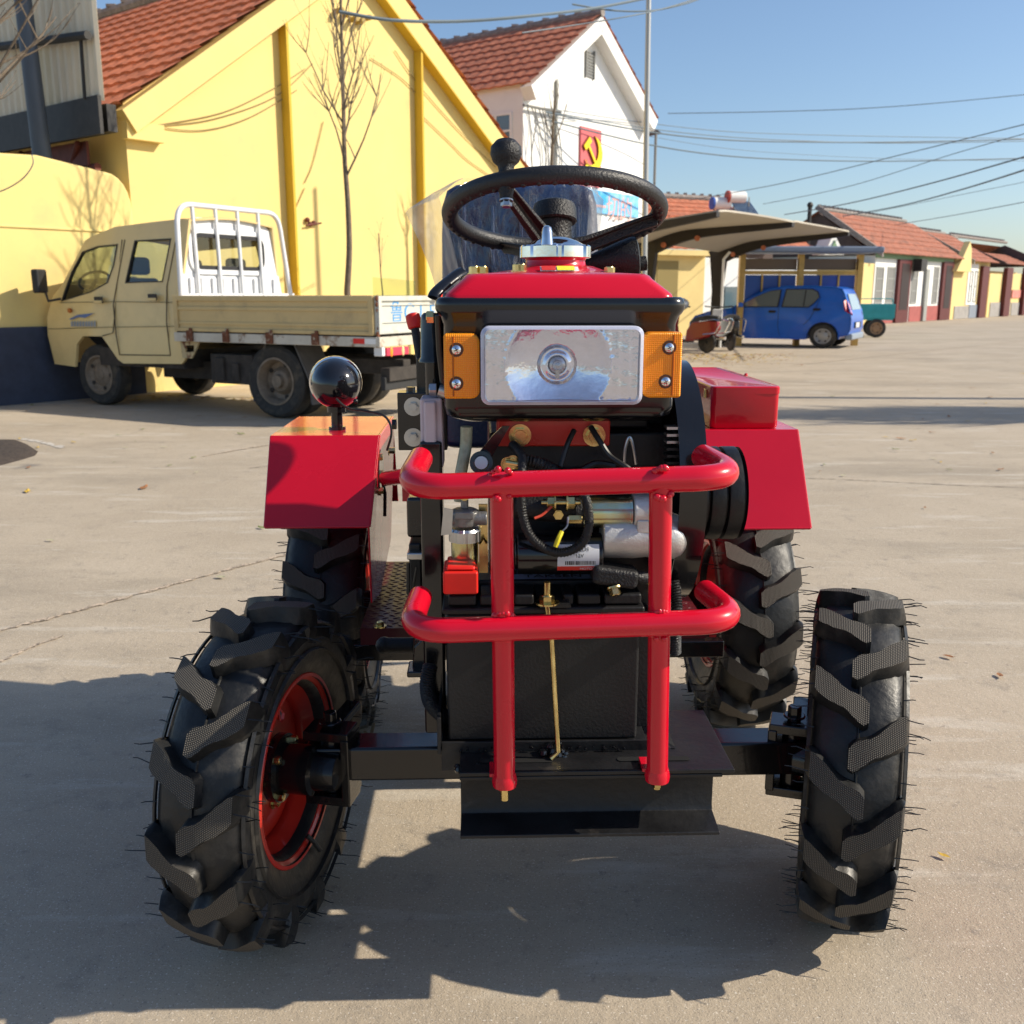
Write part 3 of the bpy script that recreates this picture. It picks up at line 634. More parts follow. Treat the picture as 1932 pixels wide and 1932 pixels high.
rectpx(a1, 'dado', m_pinkdado, 1651, 578, 1692, 640, .003, .03); rectpx(a1, 'dado', m_pinkdado, 1715, 578, 1776, 640, .003, .03)
rectpx(a1, 'eave_board', m_greentrim, 1650, 476, 1797, 486, .05, .1)
for (x0, x1, v0) in ((1693,1716,489),(1777,1796,493)):
    fr = rectpx(a1, 'door_frame', m_maroon, x0, v0, x1, 640, .004, .12); 
    mb = MB(); ta_, z1 = WH.at(x0+4, v0+8); tb_, _ = WH.at(x1-4, v0+8); WH.rect(mb, ta_, .5, tb_, z1, .122, .13); d_ = mb.build('door', mat('dark door opening', (.018,.005,.005), .5)); d_.parent = fr  # near-black sheet paints the darkness of the doorway opening
for (x0, x1) in ((1654,1668),(1675,1689),(1722,1733),(1763,1772)): window(a1, WH, x0, 503, x1, 573, cols=1, bars=2, mf=m_greytrim, mp=m_louver)
rectpx(a1, 'drainpipe', m_greytrim, 1744, 508, 1750, 605, .03, .12)
rectpx(a1, 'wall_lamp', m_darksteel, 1718, 489, 1729, 512, .13, .45)
h2, a2, t0, t1 = facade_thing('village_house', 'narrow yellow house with a pointed yellow gable and slate blue dado', 1799, 1866)
mb = MB(); WH.rect(mb, t0, 0, t1, zh, -D4, 0); a2(mb, 'wall', m_ywall2); house_roof(a2, t0+1.8, t1, zh-.05, D4, 1.3, m_tile2)
tg, _ = WH.at(1812,500); mb = MB(); mb.prism([(tg-1.4,zh-.5),(tg+.6,zh-.5),(tg+.4,zh+.45),(tg+.1,zh+.8)], .25, WH.M(.05)); a2(mb, 'parapet', m_ywall2)
rectpx(a2, 'white_panel', m_wwall, 1828, 497, 1846, 575, .003, .03); rectpx(a2, 'dado', mat('slate dado', (.22,.25,.30), .8), 1828, 575, 1849, 625, .003, .04)
rectpx(a2, 'grey_plinth', m_conc, 1800, 578, 1827, 625, .003, .03)
for (x0,x1) in ((1830,1835),(1839,1844)): window(a2, WH, x0, 511, x1, 570, cols=1, bars=1, mf=m_greytrim, mp=m_louver, off=.06)
rectpx(a2, 'door_frame', m_maroon, 1850, 502, 1862, 625, .004, .15)
h3, a3, t0, t1 = facade_thing('village_house', 'plain yellow walled house with faded red lettering and dark doorway', 1868, 1906)
mb = MB(); WH.rect(mb, t0, 0, t1, zh-.5, -.3, 0); WH.rect(mb, t0, 0, t1, zh-.25, -D4-2, -2); a3(mb, 'wall', m_ywall2); house_roof(a3, t0-.5, t1, zh, D4+1, 1.2, m_tile2, over=-1.2)
rectpx(a3, 'plinth', m_conc, 1868, 571, 1906, 620, .003, .03); rectpx(a3, 'door_frame', m_maroon, 1894, 505, 1905, 620, .004, .2)
h4, a4, t0, t1 = facade_thing('village_house', 'far yellow house with red and white mural at the end of the row', 1908, 1990)
mb = MB(); WH.rect(mb, t0, 0, t1, zh-.45, -.3, 0); WH.rect(mb, t0, 0, t1, zh-.25, -D4-2, -2); a4(mb, 'wall', m_ywall2); house_roof(a4, t0-1, t1, zh+.1, D4+1, 1.2, m_tile2, over=-1.2)
rectpx(a4, 'plinth', m_conc, 1908, 571, 1988, 618, .003, .03); rectpx(a4, 'mural', mat('red mural', (.62,.22,.18), .7, na=.3, ns=1.5), 1901+8, 547, 1928, 562, .003, .05)
rectpx(a4, 'door_frame', m_maroon, 1930, 505, 1938, 618, .004, .2)
mb = MB(); p = P(1528,395,38); mb.cyl((p.x,p.y,2), (p.x,p.y,p.z+.1), .08, n=8); mb.ball((p.x,p.y,p.z+.15), .12, 8)
o = mb.build('chimney_flue', m_darksteel); tag(o, 'short black flue standing at the end of the first house roof', 'flue')
# ---------------------------------------------------------------- carport with stretched canopy
cp = empty('carport', (2.6,18.8,0)); tag(cp, 'carport of curved black steel arms under a pale stretched canopy', 'carport')
m_arm = mat('black arm steel', (.022,.018,.016), .55, na=.2, ns=6); m_membrane = mat('pale membrane', (.46,.42,.35), .7, na=.05, ns=2)
CPI = Matrix.Translation(-cp.location)
def addc(mb, nm, m, **k):
    o = mb.build(nm, m, **k); o.parent = cp; o.matrix_parent_inverse = CPI; return o
arms = []
rowd = Vector((.565,.825,0))
tipsA = [P(1355,400,15.1), P(1497,420,17.2), P(1602,438,20.2)]
posts = [P(1120,455,16.3), P(1224,452,18.6), P(1357,472,21.6)]
for i in range(3):
    tp = tipsA[i]; po = posts[i]; mid = po.lerp(tp, .45)+Z*.02
    path = smoothpath([po+Z*-.05-(tp-po)*.0, po.lerp(tp,.22)+Z*.07, mid+Z*.05, tp], 8); arms.append(path)
    n_ = len(path); mb = MB(); sd = Vector((rowd.x, rowd.y, 0))*.06; rings = []
    for k, p in enumerate(path):
        h = .20*(1-k/(n_-1))+.07; rings.append([p+sd-Z*h, p-sd-Z*h, p-sd, p+sd])
    mb.loft(rings); addc(mb, 'arm', m_arm)
    mb = MB(); dd = (tp-po); dd.z = 0; dd.normalize(); dd *= .14
    mb.loft([[Vector((po.x,po.y,z_))+sd*1.1+dd*f, Vector((po.x,po.y,z_))-sd*1.1+dd*f, Vector((po.x,po.y,z_))-sd*1.1-dd*f, Vector((po.x,po.y,z_))+sd*1.1-dd*f] for z_, f in ((0,.9),(1.2,.75),(po.z-.1,1.3),(po.z-.02,1.6))]); addc(mb, 'post', m_arm, bevel=.01)
    if i:
        mb = MB(); 
        for f in (.22,.6): q = path[int(f*(n_-1))]-sd*1.2-Z*.16; mb.cyl(q, q-sd*.5, .05, n=12)
        each(mb, 'arm_bolt', m_tile, add=addc)
mb = MB(); S = 12; 
for i in (0,1):
    if i < 0: A = [p-rowd*2.6-Z*-.0 for p in arms[0]]; B = arms[0]
    else: A, B = arms[i], arms[i+1]
    n_ = len(A); vs = []
    for s in range(S+1):
        f = s/S; sc = 1-.10*math.sin(PI*f)
        for k in range(n_):
            kk = k/(n_-1)*sc*(n_-1); k0 = min(int(kk), n_-2); fr = kk-k0
            a_ = A[k0].lerp(A[k0+1], fr); b2 = B[k0].lerp(B[k0+1], fr); p = a_.lerp(b2, f); p.z += .03+.10*math.sin(PI*f)*(k/(n_-1)); vs.append(p)
    mb.add(vs, [(s*n_+k, s*n_+k+1, (s+1)*n_+k+1, (s+1)*n_+k) for s in range(S) for k in range(n_-1)])
o = addc(mb, 'canopy', m_membrane, ang=60); q = o.modifiers.new('s','SOLIDIFY'); q.thickness = .03
mb = MB(); p = P(1366,480,21.3); mb.tube([(p.x,p.y,0),(p.x,p.y,p.z-.1),(p.x+.12,p.y,p.z+.05)], .03, n=8); addc(mb, 'drainpipe', m_white)
# ---------------------------------------------------------------- notice board shelter
nb = empty('notice_shelter', (P(1505,600,22).x,22.3,0)); tag(nb, 'glazed notice board shelter with golden posts and blue panels behind the blue car', 'notice board')
WN = Wall((P(1395,600,22.0).x, 22.0), 4); tN = [WN.at(u,560)[0] for u in (1397,1507,1618)]
def addn(mb, nm, m, **k):
    o = mb.build(nm, m, **k); o.parent = nb; o.matrix_parent_inverse = Matrix.Translation(-nb.location); return o
for t_ in tN:
    mb = MB(); WN.rect(mb, t_-.06, 0, t_+.06, WN.at(1500,480)[1], -.06, .06); addn(mb, 'post', m_gold)
mb = MB(); zt = WN.at(1500,478)[1]; WN.rect(mb, tN[0]-.25, zt, tN[2]+.3, zt+.13, -.5, .55); addn(mb, 'roof', mat('grey blue roof edge', (.14,.18,.25), .5), bevel=.04)
mb = MB(); z0 = WN.at(1500,518)[1]; z1 = WN.at(1500,488)[1]; WN.rect(mb, tN[0]+.07, z0+.1, tN[1]-.07, z1, -.1, -.05); WN.rect(mb, tN[1]+.07, z0+.1, tN[2]-.07, z1, -.1, -.05); addn(mb, 'header_panel', mat('brown header', (.16,.11,.07), .4))
mb = MB(); WN.rect(mb, tN[0]+.062, z0, tN[2]-.062, z0+.08, -.07, .05); addn(mb, 'rail', m_gold)
for a_, b_ in ((0,1),(1,2)):
    wd = (tN[b_]-tN[a_]-.14)/3
    for k in range(3):
        mb = MB(); t_ = tN[a_]+.07+wd*k; WN.rect(mb, t_+.02, .7, t_+wd-.02, z0-.01, -.03, 0); addn(mb, 'notice_panel', m_bluepanel)
        if k: mb = MB(); WN.rect(mb, t_-.019, .6, t_+.019, z0-.005, -.04, .03); addn(mb, 'mullion', m_gold)
# ---------------------------------------------------------------- overhead wires
m_cable = mat('overhead cable', (.12,.16,.19), .6)
def wire(pts, r, label, grp='overhead wires'):
    mb = MB(); mb.tube(smoothpath([P(u,v,Y) for u,v,Y in pts], 8), r*.8, n=6); return tag(mb.build('overhead_wire', m_cable), label, 'wire', grp)
wire([(640,22,9.8),(740,38,10),(870,40,10.5),(1000,30,11),(1130,14,12),(1260,-12,13)], .02, 'thick dark cable crossing the sky above the white roof ridge')
wire([(985,62,11),(1080,48,11.6),(1190,30,12),(1260,14,12.6),(1330,-8,13)], .009, 'thin slack cable just below the thick cable by the mast top')
wire([(1080,8,12),(1160,20,12.3),(1230,20,12.6),(1290,8,13),(1330,-6,13.4)], .012, 'drooping cable loop hanging at the top of the steel mast')
for k, (ys, Y, r, lb) in enumerate((((214,213,211,206,196,176),30,.014,'highest of the long wires over the house row'),
   ((232,240,248,254,258,262),26,.012,'long wire just under the highest one, rising from the white building'),
   ((240,250,258,266,270,266),25,.014,'thin wire running close above the dark middle wire'),
   ((244,256,264,268,268,262),24,.022,'dark middle wire leaving the white gable eave'),
   ((250,264,280,292,300,304),27,.008,'faint sagging wire above the lowest wire from the gable'),
   ((262,280,294,302,304,298),24,.02,'lowest dark wire sagging away from the white gable'))):
    us = (1000,1220,1370,1520,1700,1960) if k else (1260,1330,1440,1600,1750,1960)
    if k: pts = [(1030,ys[0]-26-k*2,22.3)]+[(u,v-8+8*(i>0),Y+i*2) for i,(u,v) in enumerate(zip(us[1:],ys[1:]))]
    else: pts = [(u,v,Y) for u,v in zip(us,ys)]
    wire(pts, r, lb)
for (pts, r, lb) in (([(1300,378,30),(1480,345,26),(1700,292,22),(1960,228,18)], .012, 'pale wire climbing steeply above the solar heaters'),
   ([(1440,385,30),(1600,352,26),(1800,290,22),(1960,245,18)], .010, 'pale wire crossing the dark middle wire'),
   ([(1480,405,34),(1600,384,28),(1760,345,22),(1960,288,17)], .018, 'dark wire rising past the black flue'),
   ([(1590,408,34),(1700,388,28),(1820,356,22),(1960,312,17)], .02, 'thick dark wire rising above the first house roof'),
   ([(1640,402,34),(1760,378,30),(1960,338,24)], .008, 'faint wire rising beneath the thick dark wire'),
   ([(1690,424,40),(1800,406,34),(1960,376,26)], .014, 'low wire rising above the far house roofs')):
    wire(pts, r, lb)
mb = MB(); mb.tube(smoothpath([P(u,v,10.2) for u,v in ((60,292),(62,310),(45,335),(15,355),(-20,368))],6), .006, n=5); tag(mb.build('overhead_wire', m_cable), 'thin wire drooping from the steel pole in front of the low wall', 'wire', 'overhead wires')
# ---------------------------------------------------------------- bare trees
def bare_tree(name, label, base, path, r0, limbs, seed, m=m_bark, group='leafless young trees', depth=3, spread=.35, blen=1.0, up=.8):
    random.seed(seed); root = empty(name, base); tag(root, label, 'tree', group); tr = MB(); br = MB(); n = len(path)
    rr = [max(.006, r0*(1-.75*i/(n-1))) for i in range(n)]; tr.tube(path, rr, n=10)
    def grow(p, d, l, r, dep):
        pts = [p]; q = Vector(p); dd = d.normalized()
        for k in range(5):
            dd = (dd+Vector((random.uniform(-.13,.13),random.uniform(-.13,.13),up*.16))).normalized(); q = q+dd*l/5; pts.append(q.copy())
        br.tube(pts, [r*(1-.7*i/5) for i in range(6)], n=5 if dep > 1 else 4)
        if dep:
            for k in range(2+(dep > 1)*3):
                i = random.randint(1,4); a = random.uniform(0,2*PI); sdv = Vector((math.cos(a), math.sin(a), random.uniform(0,.5)))
                grow(pts[i], dd*.8+sdv*(spread+.35), l*random.uniform(.35,.6), r*.5, dep-1)
        else:
            br.ball(pts[-1], max(.005,r*.9), 6)
    for k in range(limbs):
        f = .38+.58*k/limbs; i = min(n-2, int(f*(n-1))); p = path[i].lerp(path[i+1], f*(n-1)-i); a = k*2.4+random.uniform(-.4,.4)
        grow(p, Vector((math.cos(a)*spread*1.6, math.sin(a)*spread*1.6, 1)), blen*(1.15-f*.7), r0*.42*(1-f*.5), depth-1)
    for mb, nm in ((tr,'trunk'),(br,'branches')):
        o = mb.build(nm, m if nm == 'trunk' else m_bark, ang=70); o.parent = root; o.matrix_parent_inverse = Matrix.Translation(-Vector(base))
    return root
def trunk(pxs, Y, extra=0):
    pts = smoothpath([P(u,v,Y) for u,v in pxs], 5); g_ = Vector((pts[0].x, pts[0].y, 0)); return g_, [g_]+pts
b0, pth = trunk([(655,548),(659,470),(656,380),(650,295),(648,200),(645,90),(642,-30),(640,-120)], 11.0)
bare_tree('bare_tree', 'slim leafless young tree standing behind the truck bed', b0, pth, .036, 15, 8, spread=.34, blen=1.25, up=.75)
b0, pth = trunk([(1040,330),(1042,280),(1044,230),(1046,190)], 15)
bare_tree('bare_tree', 'thin leafless sapling before the white gable wall', b0, pth, .03, 6, 9, spread=.3, blen=.7, depth=2)
b0, pth = trunk([(722,552),(718,510),(716,470),(714,440)], 11.6)
bare_tree('bare_tree', 'tiny bare seedling stem above the truck tailgate', b0, pth, .009, 3, 4, spread=.2, blen=.4, depth=2)
b0, pth = trunk([(-150,560),(-130,400),(-110,250),(-90,120),(-80,0),(-70,-90)], 8.5)
bare_tree('bare_tree', 'leafless tree reaching its twigs in at the top corner by the steel pole', b0, pth, .06, 22, 12, m=m_bark, spread=.8, blen=1.7, up=.5)
for i, (x, y, sd, lb) in enumerate(((8.9,9.0,21,'twiggy leafless tree beyond the yard edge whose shadow crosses the concrete'),(10.4,9.35,22,'second twiggy leafless tree beyond the yard edge, farther from the tractor'))):
    bp_ = Vector((x,y,0)); pth = [bp_+Vector((.05*math.sin(k*1.3),.04*math.cos(k),k*.55)) for k in range(9)]
    bare_tree('bare_tree', lb, bp_, pth, .14, 44, sd, spread=.30, blen=1.9, up=.9)
mb = MB(); mb.cyl((9.5,10.7,0),(9.5,10.7,6), .09, n=12); mb.box((9.5,10.7,5.6),(1.4,.08,.08)); tag(mb.build('utility_pole', m_conc), 'concrete pole at the yard edge whose straight shadow crosses the concrete', 'pole')
# ---------------------------------------------------------------- leaves
m_leafs = [mat('dry brown leaf', (.30,.13,.05), .8, na=.3, ns=80), mat('yellow leaf', (.55,.36,.05), .7, na=.3, ns=80), mat('green leaf', (.16,.20,.05), .7, na=.3, ns=80), mat('pale leaf', (.45,.42,.26), .8, na=.2, ns=80)]
def leafmb(mb, p, s, a, lift=.5):
    x = Vector((math.cos(a), math.sin(a), 0)); y = Vector((-x.y, x.x, 0)); pr = [(-1,0),(-.6,.32),(0,.45),(.6,.28),(1.05,0),(.6,-.28),(0,-.45),(-.6,-.32)]
    vs = [p+Z*(.006+s*.12)]+[p+x*(a_*s)+y*(b_*s)+Z*(.008+s*lift*random.uniform(.1,.6)*abs(b_)+ (s*.25 if a_ > .8 else 0)) for a_, b_ in pr]
    mb.add(vs, [(0,k+1,(k+1)%8+1) for k in range(8)])
random.seed(11)
spots = [(52,929,1,.03),(272,922,0,.035),(365,865,2,.02),(370,893,3,.015),(320,880,2,.016),(396,716,2,.02),(455,820,2,.03),(1868,750,0,.04),(1790,1243,0,.016),(1886,1278,0,.015),(478,1152,2,.018),(417,1092,3,.02),(493,998,2,.02),(628,851,3,.018),
 (640,838,2,.02),(1700,829,0,.035),(1722,832,1,.025),(1670,826,1,.02),(1930,706,1,.04),(1790,787,0,.03),(1835,733,0,.03),(1760,742,1,.02),(1860,762,1,.02),(700,862,3,.016),(95,1022,3,.016),(140,745,0,.03),(225,822,2,.02),(310,845,3,.02),(60,765,2,.03),(1470,930,3,.015),(1780,1620,1,.01),(1745,960,0,.012)]
for _ in range(70): spots.append((random.choice((random.uniform(0,500),random.uniform(1500,1930))), random.uniform(680,900)**1 , random.choice((0,0,1,2,3)), random.uniform(.008,.024)))
names_ = ['dry brown leaf lying on the concrete yard','yellow fallen leaf lying on the concrete yard','small green leaf lying on the concrete yard','pale curled leaf lying on the concrete yard']
for (u, v, k, s) in spots:
    p = G(u, v); mb = MB(); leafmb(mb, Vector((0,0,0)), s*1.35, random.uniform(0,6)); o = mb.build('fallen_leaf', m_leafs[k], ang=10); o.location = p; tag(o, names_[k], 'leaf', 'fallen leaves on the concrete, '+names_[k].split(' lying')[0])
mbs = MB()
for k in range(900):
    a = random.gauss(0,1); u = 1350+random.gauss(0,75); v = 668+abs(random.gauss(0,9)); mbs.mi = random.choice((0,1,1,3)); 
    if random.random() < .3: u = random.uniform(1700,1932); v = 606-(u-1700)*.09+random.uniform(-2,7)
    if random.random() < .12: u = random.uniform(230,540); v = random.uniform(748,758)
    leafmb(mbs, G(u,v), random.uniform(.02,.045), random.uniform(0,6), 1)
tag(mbs.build('leaf_litter', m_leafs, ang=10, kind='stuff'), 'drifts of dry brown and yellow leaves under the scooters and along the walls', 'leaf litter')
random.seed(31); mb = MB(); pl_ = [G(*p) for p in ((-70,832),(-10,829),(30,830),(50,838),(72,852),(66,860),(40,868),(10,876),(-20,884),(-70,890))]; cc = G(-10,856)
rings = [[Vector((cc.x+(p.x-cc.x)*f, cc.y+(p.y-cc.y)*f, h+random.uniform(-.004,.004)*(f < 1))) for p in pl_] for f, h in ((1,.001),(.9,.014),(.7,.026),(.4,.034),(.1,.036))]
mb.loft(rings); tag(mb.build('dark_mound', mat('rough dark brown', (.055,.042,.034), .95, na=.4, ns=30, bump=.8, bs=40), ang=80), 'flat dark mound on the concrete in front of the truck', 'soil heap')  # low dark brown mound with an uneven outline
for dx, (a_, b_) in enumerate((((40,828),(120,846)),)): crack('pavement_joint', [a_, ((a_[0]+b_[0])/2,(a_[1]+b_[1])/2-2), b_], .03, mat('white cement smear', (.52,.48,.42), .9, na=.2, ns=8), .003, 1.2)
# ================================================================ the small red tractor
TO = Vector((.095, 1.667, 0)); TY = R(1.7)
TRM = Matrix.Translation(TO) @ Matrix.Rotation(TY, 4, 'Z'); TRI = TRM.inverted(); CL = TRI @ CO
def L(u, v, y):
    d = TRI.to_3x3() @ ray(u, v); return CL + d*((y-CL.y)/d.y)
def LZ(u, v, z):
    d = TRI.to_3x3() @ ray(u, v); return CL + d*((z-CL.z)/d.z)
tractor = empty('tractor', TO, TY)
tag(tractor, 'small bright red four wheeled tractor with bull bar and big black lugged tyres', 'tractor')
def tb(mb, name, m, par=tractor, **k): return mb.build(name, m, par, **k)
X = Vector((1,0,0)); Y_ = Vector((0,1,0))
# ---------------------------------------------------------------- wheels
def tyre_mb(Rt, wd, n=13, seed=1):
    random.seed(seed); mb = MB(); h = wd/2; rc = Rt-.025
    prof = [(.158,-h*.62),(.170,-h*.76),(.205,-h*.93),(.240,-h*1.0),(rc-.045,-h*.99),(rc-.022,-h*.93),(rc-.008,-h*.72),(rc-.002,-h*.35),(rc,0)]
    prof = prof+[(r,-x) for r,x in reversed(prof[:-1])]+[(.150,h*.5),(.150,-h*.5)]
    vs = []; fs = []; N = 84; K = len(prof)
    for i in range(N):
        a = 2*PI*i/N
        for (r, x) in prof: vs.append((x, -r*math.cos(a), r*math.sin(a)))
    for i in range(N):
        j = (i+1)%N
        for k in range(K): fs.append((i*K+k, i*K+(k+1)%K, j*K+(k+1)%K, j*K+k))
    mb.add(vs, fs)
    def pt(x, r, th): return Vector((x, -r*math.cos(th), r*math.sin(th)))
    mb.lathe([(rc-.004,-.004),(rc+.0035,-.001),(rc+.0035,.001),(rc-.004,.004)], axis=(1,0,0), n=84, closed=True)
    for s in (-1,1):
        for q in (.215,.262): mb.lathe([(q,s*(h*.965)),(q+.003,s*(h*1.0+.003)),(q+.006,s*h*.97)], axis=(1,0,0), n=72, closed=True)
        for k in range(n):
            th0 = 2*PI*(k+(.5 if s > 0 else 0))/n
            st = []   # x, r_top, r_base, x_base, arc offset, half width
            S = 11
            for i in range(S+1):
                a = i/S; x = -.014+a*(h+.010); rt = Rt-.010*(max(0,x)/h)**2-.001
                off = .058*(a**1.25)
                hw = (.0135 if i == 0 else .0195 if i == 1 else .0205)+.0022*math.sin(a*9.5+.6)*1.4+.003*(a > .9)
                st.append((x, rt, rt-.030, x, off, hw))
            st.append((h+.001, Rt-.030, Rt-.05, h-.012, .061, .023)); st.append((h+.004, Rt-.052, Rt-.06, h-.006, .062, .022)); st.append((h-.001, Rt-.078, Rt-.078, h-.010, .062, .018))
            b = len(mb.v); arc = 0; arcs = []
            for i, (x, rt, rb, xb, off, hw) in enumerate(st):
                if i: arc += math.hypot(math.hypot(x-st[i-1][0], rt-st[i-1][1]), off-st[i-1][4])
                arcs.append(arc); wob = .0022*math.sin(a*13)+random.uniform(-.0008,.0008) if i <= S else 0
                for (q, rr, xx, hh) in ((-1,rb,xb,hw+.009),(-1,rt,x,hw+wob),(1,rt,x,hw-wob),(1,rb,xb,hw+.009)):
                    th = th0+(off+q*hh)/Rt; mb.v.append(pt(s*xx, rr, th))
            n_ = len(st)
            for i in range(n_-1):
                for q in range(3):
                    top = q == 1 and i < S
                    mb.f.append((b+i*4+q, b+i*4+q+1, b+(i+1)*4+q+1, b+(i+1)*4+q)); mb.m.append(1 if top else 0)
                    if top:
                        w0, w1 = st[i][5], st[i+1][5]; mb.uv[len(mb.f)-1] = [(arcs[i],-w0),(arcs[i],w0),(arcs[i+1],w1),(arcs[i+1],-w1)]
            mb.f.append((b,b+3,b+2,b+1)); mb.m.append(0)
            e = b+(n_-1)*4; mb.f.append((e,e+1,e+2,e+3)); mb.m.append(0)
    return mb
def hair_mb(Rt, wd, n=14, seed=3):
    random.seed(seed); mb = MB(); h = wd/2
    def pt(x, r, th): return Vector((x, -r*math.cos(th), r*math.sin(th)))
    for s in (-1,1):
        for k in range(n):
            th0 = 2*PI*(k+(.5 if s > 0 else 0))/n
            for (r, dx, dth, cnt) in ((Rt-.014,.001,.045,1),(Rt-.016,.001,.078,1),(Rt-.05,.004,.06,1),(Rt-.04,-.004,.12,1),(Rt-.06,.0,.17,1),(.235,0,.2,1),(.235,0,.05,.6)):
                if random.random() > cnt: continue
                th = th0+dth/Rt+random.uniform(-.02,.02); ln = random.uniform(.012,.027); p = pt(s*(h+dx-.003), r, th)
                o1 = Vector((s, random.uniform(-.25,.25), random.uniform(-.3,.3)))*ln; o2 = o1+Vector((s*.9, random.uniform(-.3,.3), random.uniform(-.3,.15)))*ln*.45
                mb.tube([p, p+o1, p+o2], [.0013,.0011,.0009], n=4)
    return mb
def rim_mb(wd):
    mb = MB(); h = wd/2*.80
    prof = [(.172,h),(.176,h-.004),(.166,h-.010),(.160,h-.03),(.140,h-.05),(.137,0),(.140,-h+.05),(.160,-h+.03),(.166,-h+.010),(.176,-h+.004),(.172,-h)]
    prof2 = [(r-.006,x) for r,x in reversed(prof)]
    mb.lathe(prof+prof2, axis=(1,0,0), n=64, closed=True); return mb
def disc_mb(slots=True):
    mb = MB(); out = [(.1345*math.cos(2*PI*k/48), .1345*math.sin(2*PI*k/48)) for k in range(48)]; holes = []
    for q in range(4):
        a0 = R(45+90*q); hl = []
        for a, r in [(t, .108) for t in (-.30,-.2,-.1,0,.1,.2,.30)]+[(.36,.098),(.30,.088)]+[(t,.086) for t in (.2,.1,0,-.1,-.2)]+[(-.30,.088),(-.36,.098)]: hl.append((r*math.cos(a0+a), r*math.sin(a0+a)))
        holes.append(hl)
    mb.panel(out, holes if slots else (), .006, TM(Vector((0,0,0)), Vector((0,1,0)), Z, X)); return mb
def wheel(x, y, Rt, wd, steer, side, n, seed, lab=None):
    """side: +1 when the inner face is towards +x"""
    rim = tb(rim_mb(wd), 'wheel', m_redrim); rim.location = (x, y, Rt); rim.rotation_euler = (R(seed*9), 0, R(steer)); rim.rotation_mode = 'XYZ'
    if lab: rim['label'] = lab
    t_ = tyre_mb(Rt, wd, n, seed).build('tyre', [m_rubber, m_hatch], rim, ang=42, fixn=False)
    hair_mb(Rt, wd, n, seed).build('rubber_whiskers', m_wire, rim, kind='stuff')
    d_ = disc_mb(side > 0).build('wheel_disc', m_redrim, rim, bevel=.002); d_.location = (-side*.012, 0, 0)
    hb = MB(); hb.lathe([(.02,side*.135),(.032,side*.13),(.036,side*.09),(.045,side*.085),(.045,side*.03),(.062,side*.028),(.062,side*.012),(.0,side*.012)], axis=(1,0,0), n=28); hb.build('hub', m_black, rim)
    bb = MB()
    for k in range(4):
        a = R(90*k); bb.hexbolt((side*-.005, .078*math.cos(a), .078*math.sin(a)), (side,0,0), .0095, .010, .014)
        bb.hexbolt((side*.028, .052*math.cos(a+.7), .052*math.sin(a+.7)), (side,0,0), .008, .010)
    each(bb, 'wheel_bolt', m_zinc, rim)
    vb = MB(); vb.tube([(side*(wd*.36),0,-.150),(side*(wd*.44),.002,-.165),(side*(wd*.50),.004,-.185)], .0045, n=8); vb.build('valve', m_rubber, rim)
    return rim
wheel(-.535, -.012, .31, .150, -12.2, 1, 13, 1, 'front wheel turned outwards, showing its orange red rim')
wheel(.535, .008, .31, .150, -19.3, -1, 13, 2, 'front wheel seen tread on')
wheel(-.535, .86, .33, .185, 0, 1, 14, 3, 'rear wheel under the fender that carries the round lamp')
wheel(.53, .86, .33, .185, 0, -1, 14, 5, 'rear wheel under the fender that carries the red toolbox')
# ---------------------------------------------------------------- front axle, knuckles
m_axle = m_black
mb = MB(); mb.span((-.47,-.028,.285),(.47,.042,.350)); tb(mb, 'front_axle', m_axle, bevel=.006)
for s, st in ((-1,-12.2),(1,-19.3)):
    kx = s*.425; kn = MB()
    M_ = Matrix.Translation((kx, 0, .31)) @ Matrix.Rotation(R(st), 4, 'Z')
    kn.box((0,0,.062),(.085,.06,.018), M_); kn.box((0,0,-.062),(.085,.06,.018), M_); kn.box((-s*.036,0,0),(.016,.066,.12), M_)
    kn.cyl((0,0,-.053),(0,0,.053), .019, M=M_); kn.cyl((0,0,.07),(0,0,.10), .013, n=6, M=M_); kn.cyl((0,0,.078),(0,0,.083), .02, n=16, M=M_)
    kn.cyl((0,0,0),(s*.09,0,0), .033, .040, M=M_)
    kn.box((s*.01,.08,.05),(.03,.14,.014), M_)
    tb(kn, 'steering_knuckle', m_black, bevel=.004)
# straw caught behind the wheel
# ---------------------------------------------------------------- front weight beam
mb = MB(); x0 = L(867,1461,-0.280).x; x1 = L(1364,1455,-0.280).x; zt = L(1100,1459,-0.280).z; zb_ = L(1100,1580,-0.280).z; x2 = x1+.012
prof = [(-0.280,zt-.004),(-0.280,zt-.010),(-0.227,zt-.014),(-0.223,zt-.02),(-0.223,zb_+.022),(-0.227,zb_+.014),(-0.280,zb_+.006),(-0.280,zb_),(-0.175,zb_),(-0.175,zb_+.006),(-0.209,zb_+.012),(-0.215,zb_+.022),(-0.215,zt-.02),(-0.209,zt-.012),(-0.175,zt-.008),(-0.175,zt-.004)]
mb.loft([[Vector((x, y, z)) for y, z in prof] for x in (x0, x1)])
tb(mb, 'weight_beam', m_blacksatin, bevel=.0015)
mb = MB(); mb.span((x0+.0,-.281,zt-.003),(x2+.006,-.06,zt+.004)); tb(mb, 'mounting_plate', m_blacksatin, bevel=.0015)
mb = MB()
for xc in (L(975,1470,-.26).x, L(1235,1460,-.26).x): mb.prism([(x+xc,y-.245) for x,y in rrect(.115,.014,.0069)], .001, z0=zt+.0045)
each(mb, 'slot', mat('slot shadow gap', (.004,.004,.004), .9), tractor)
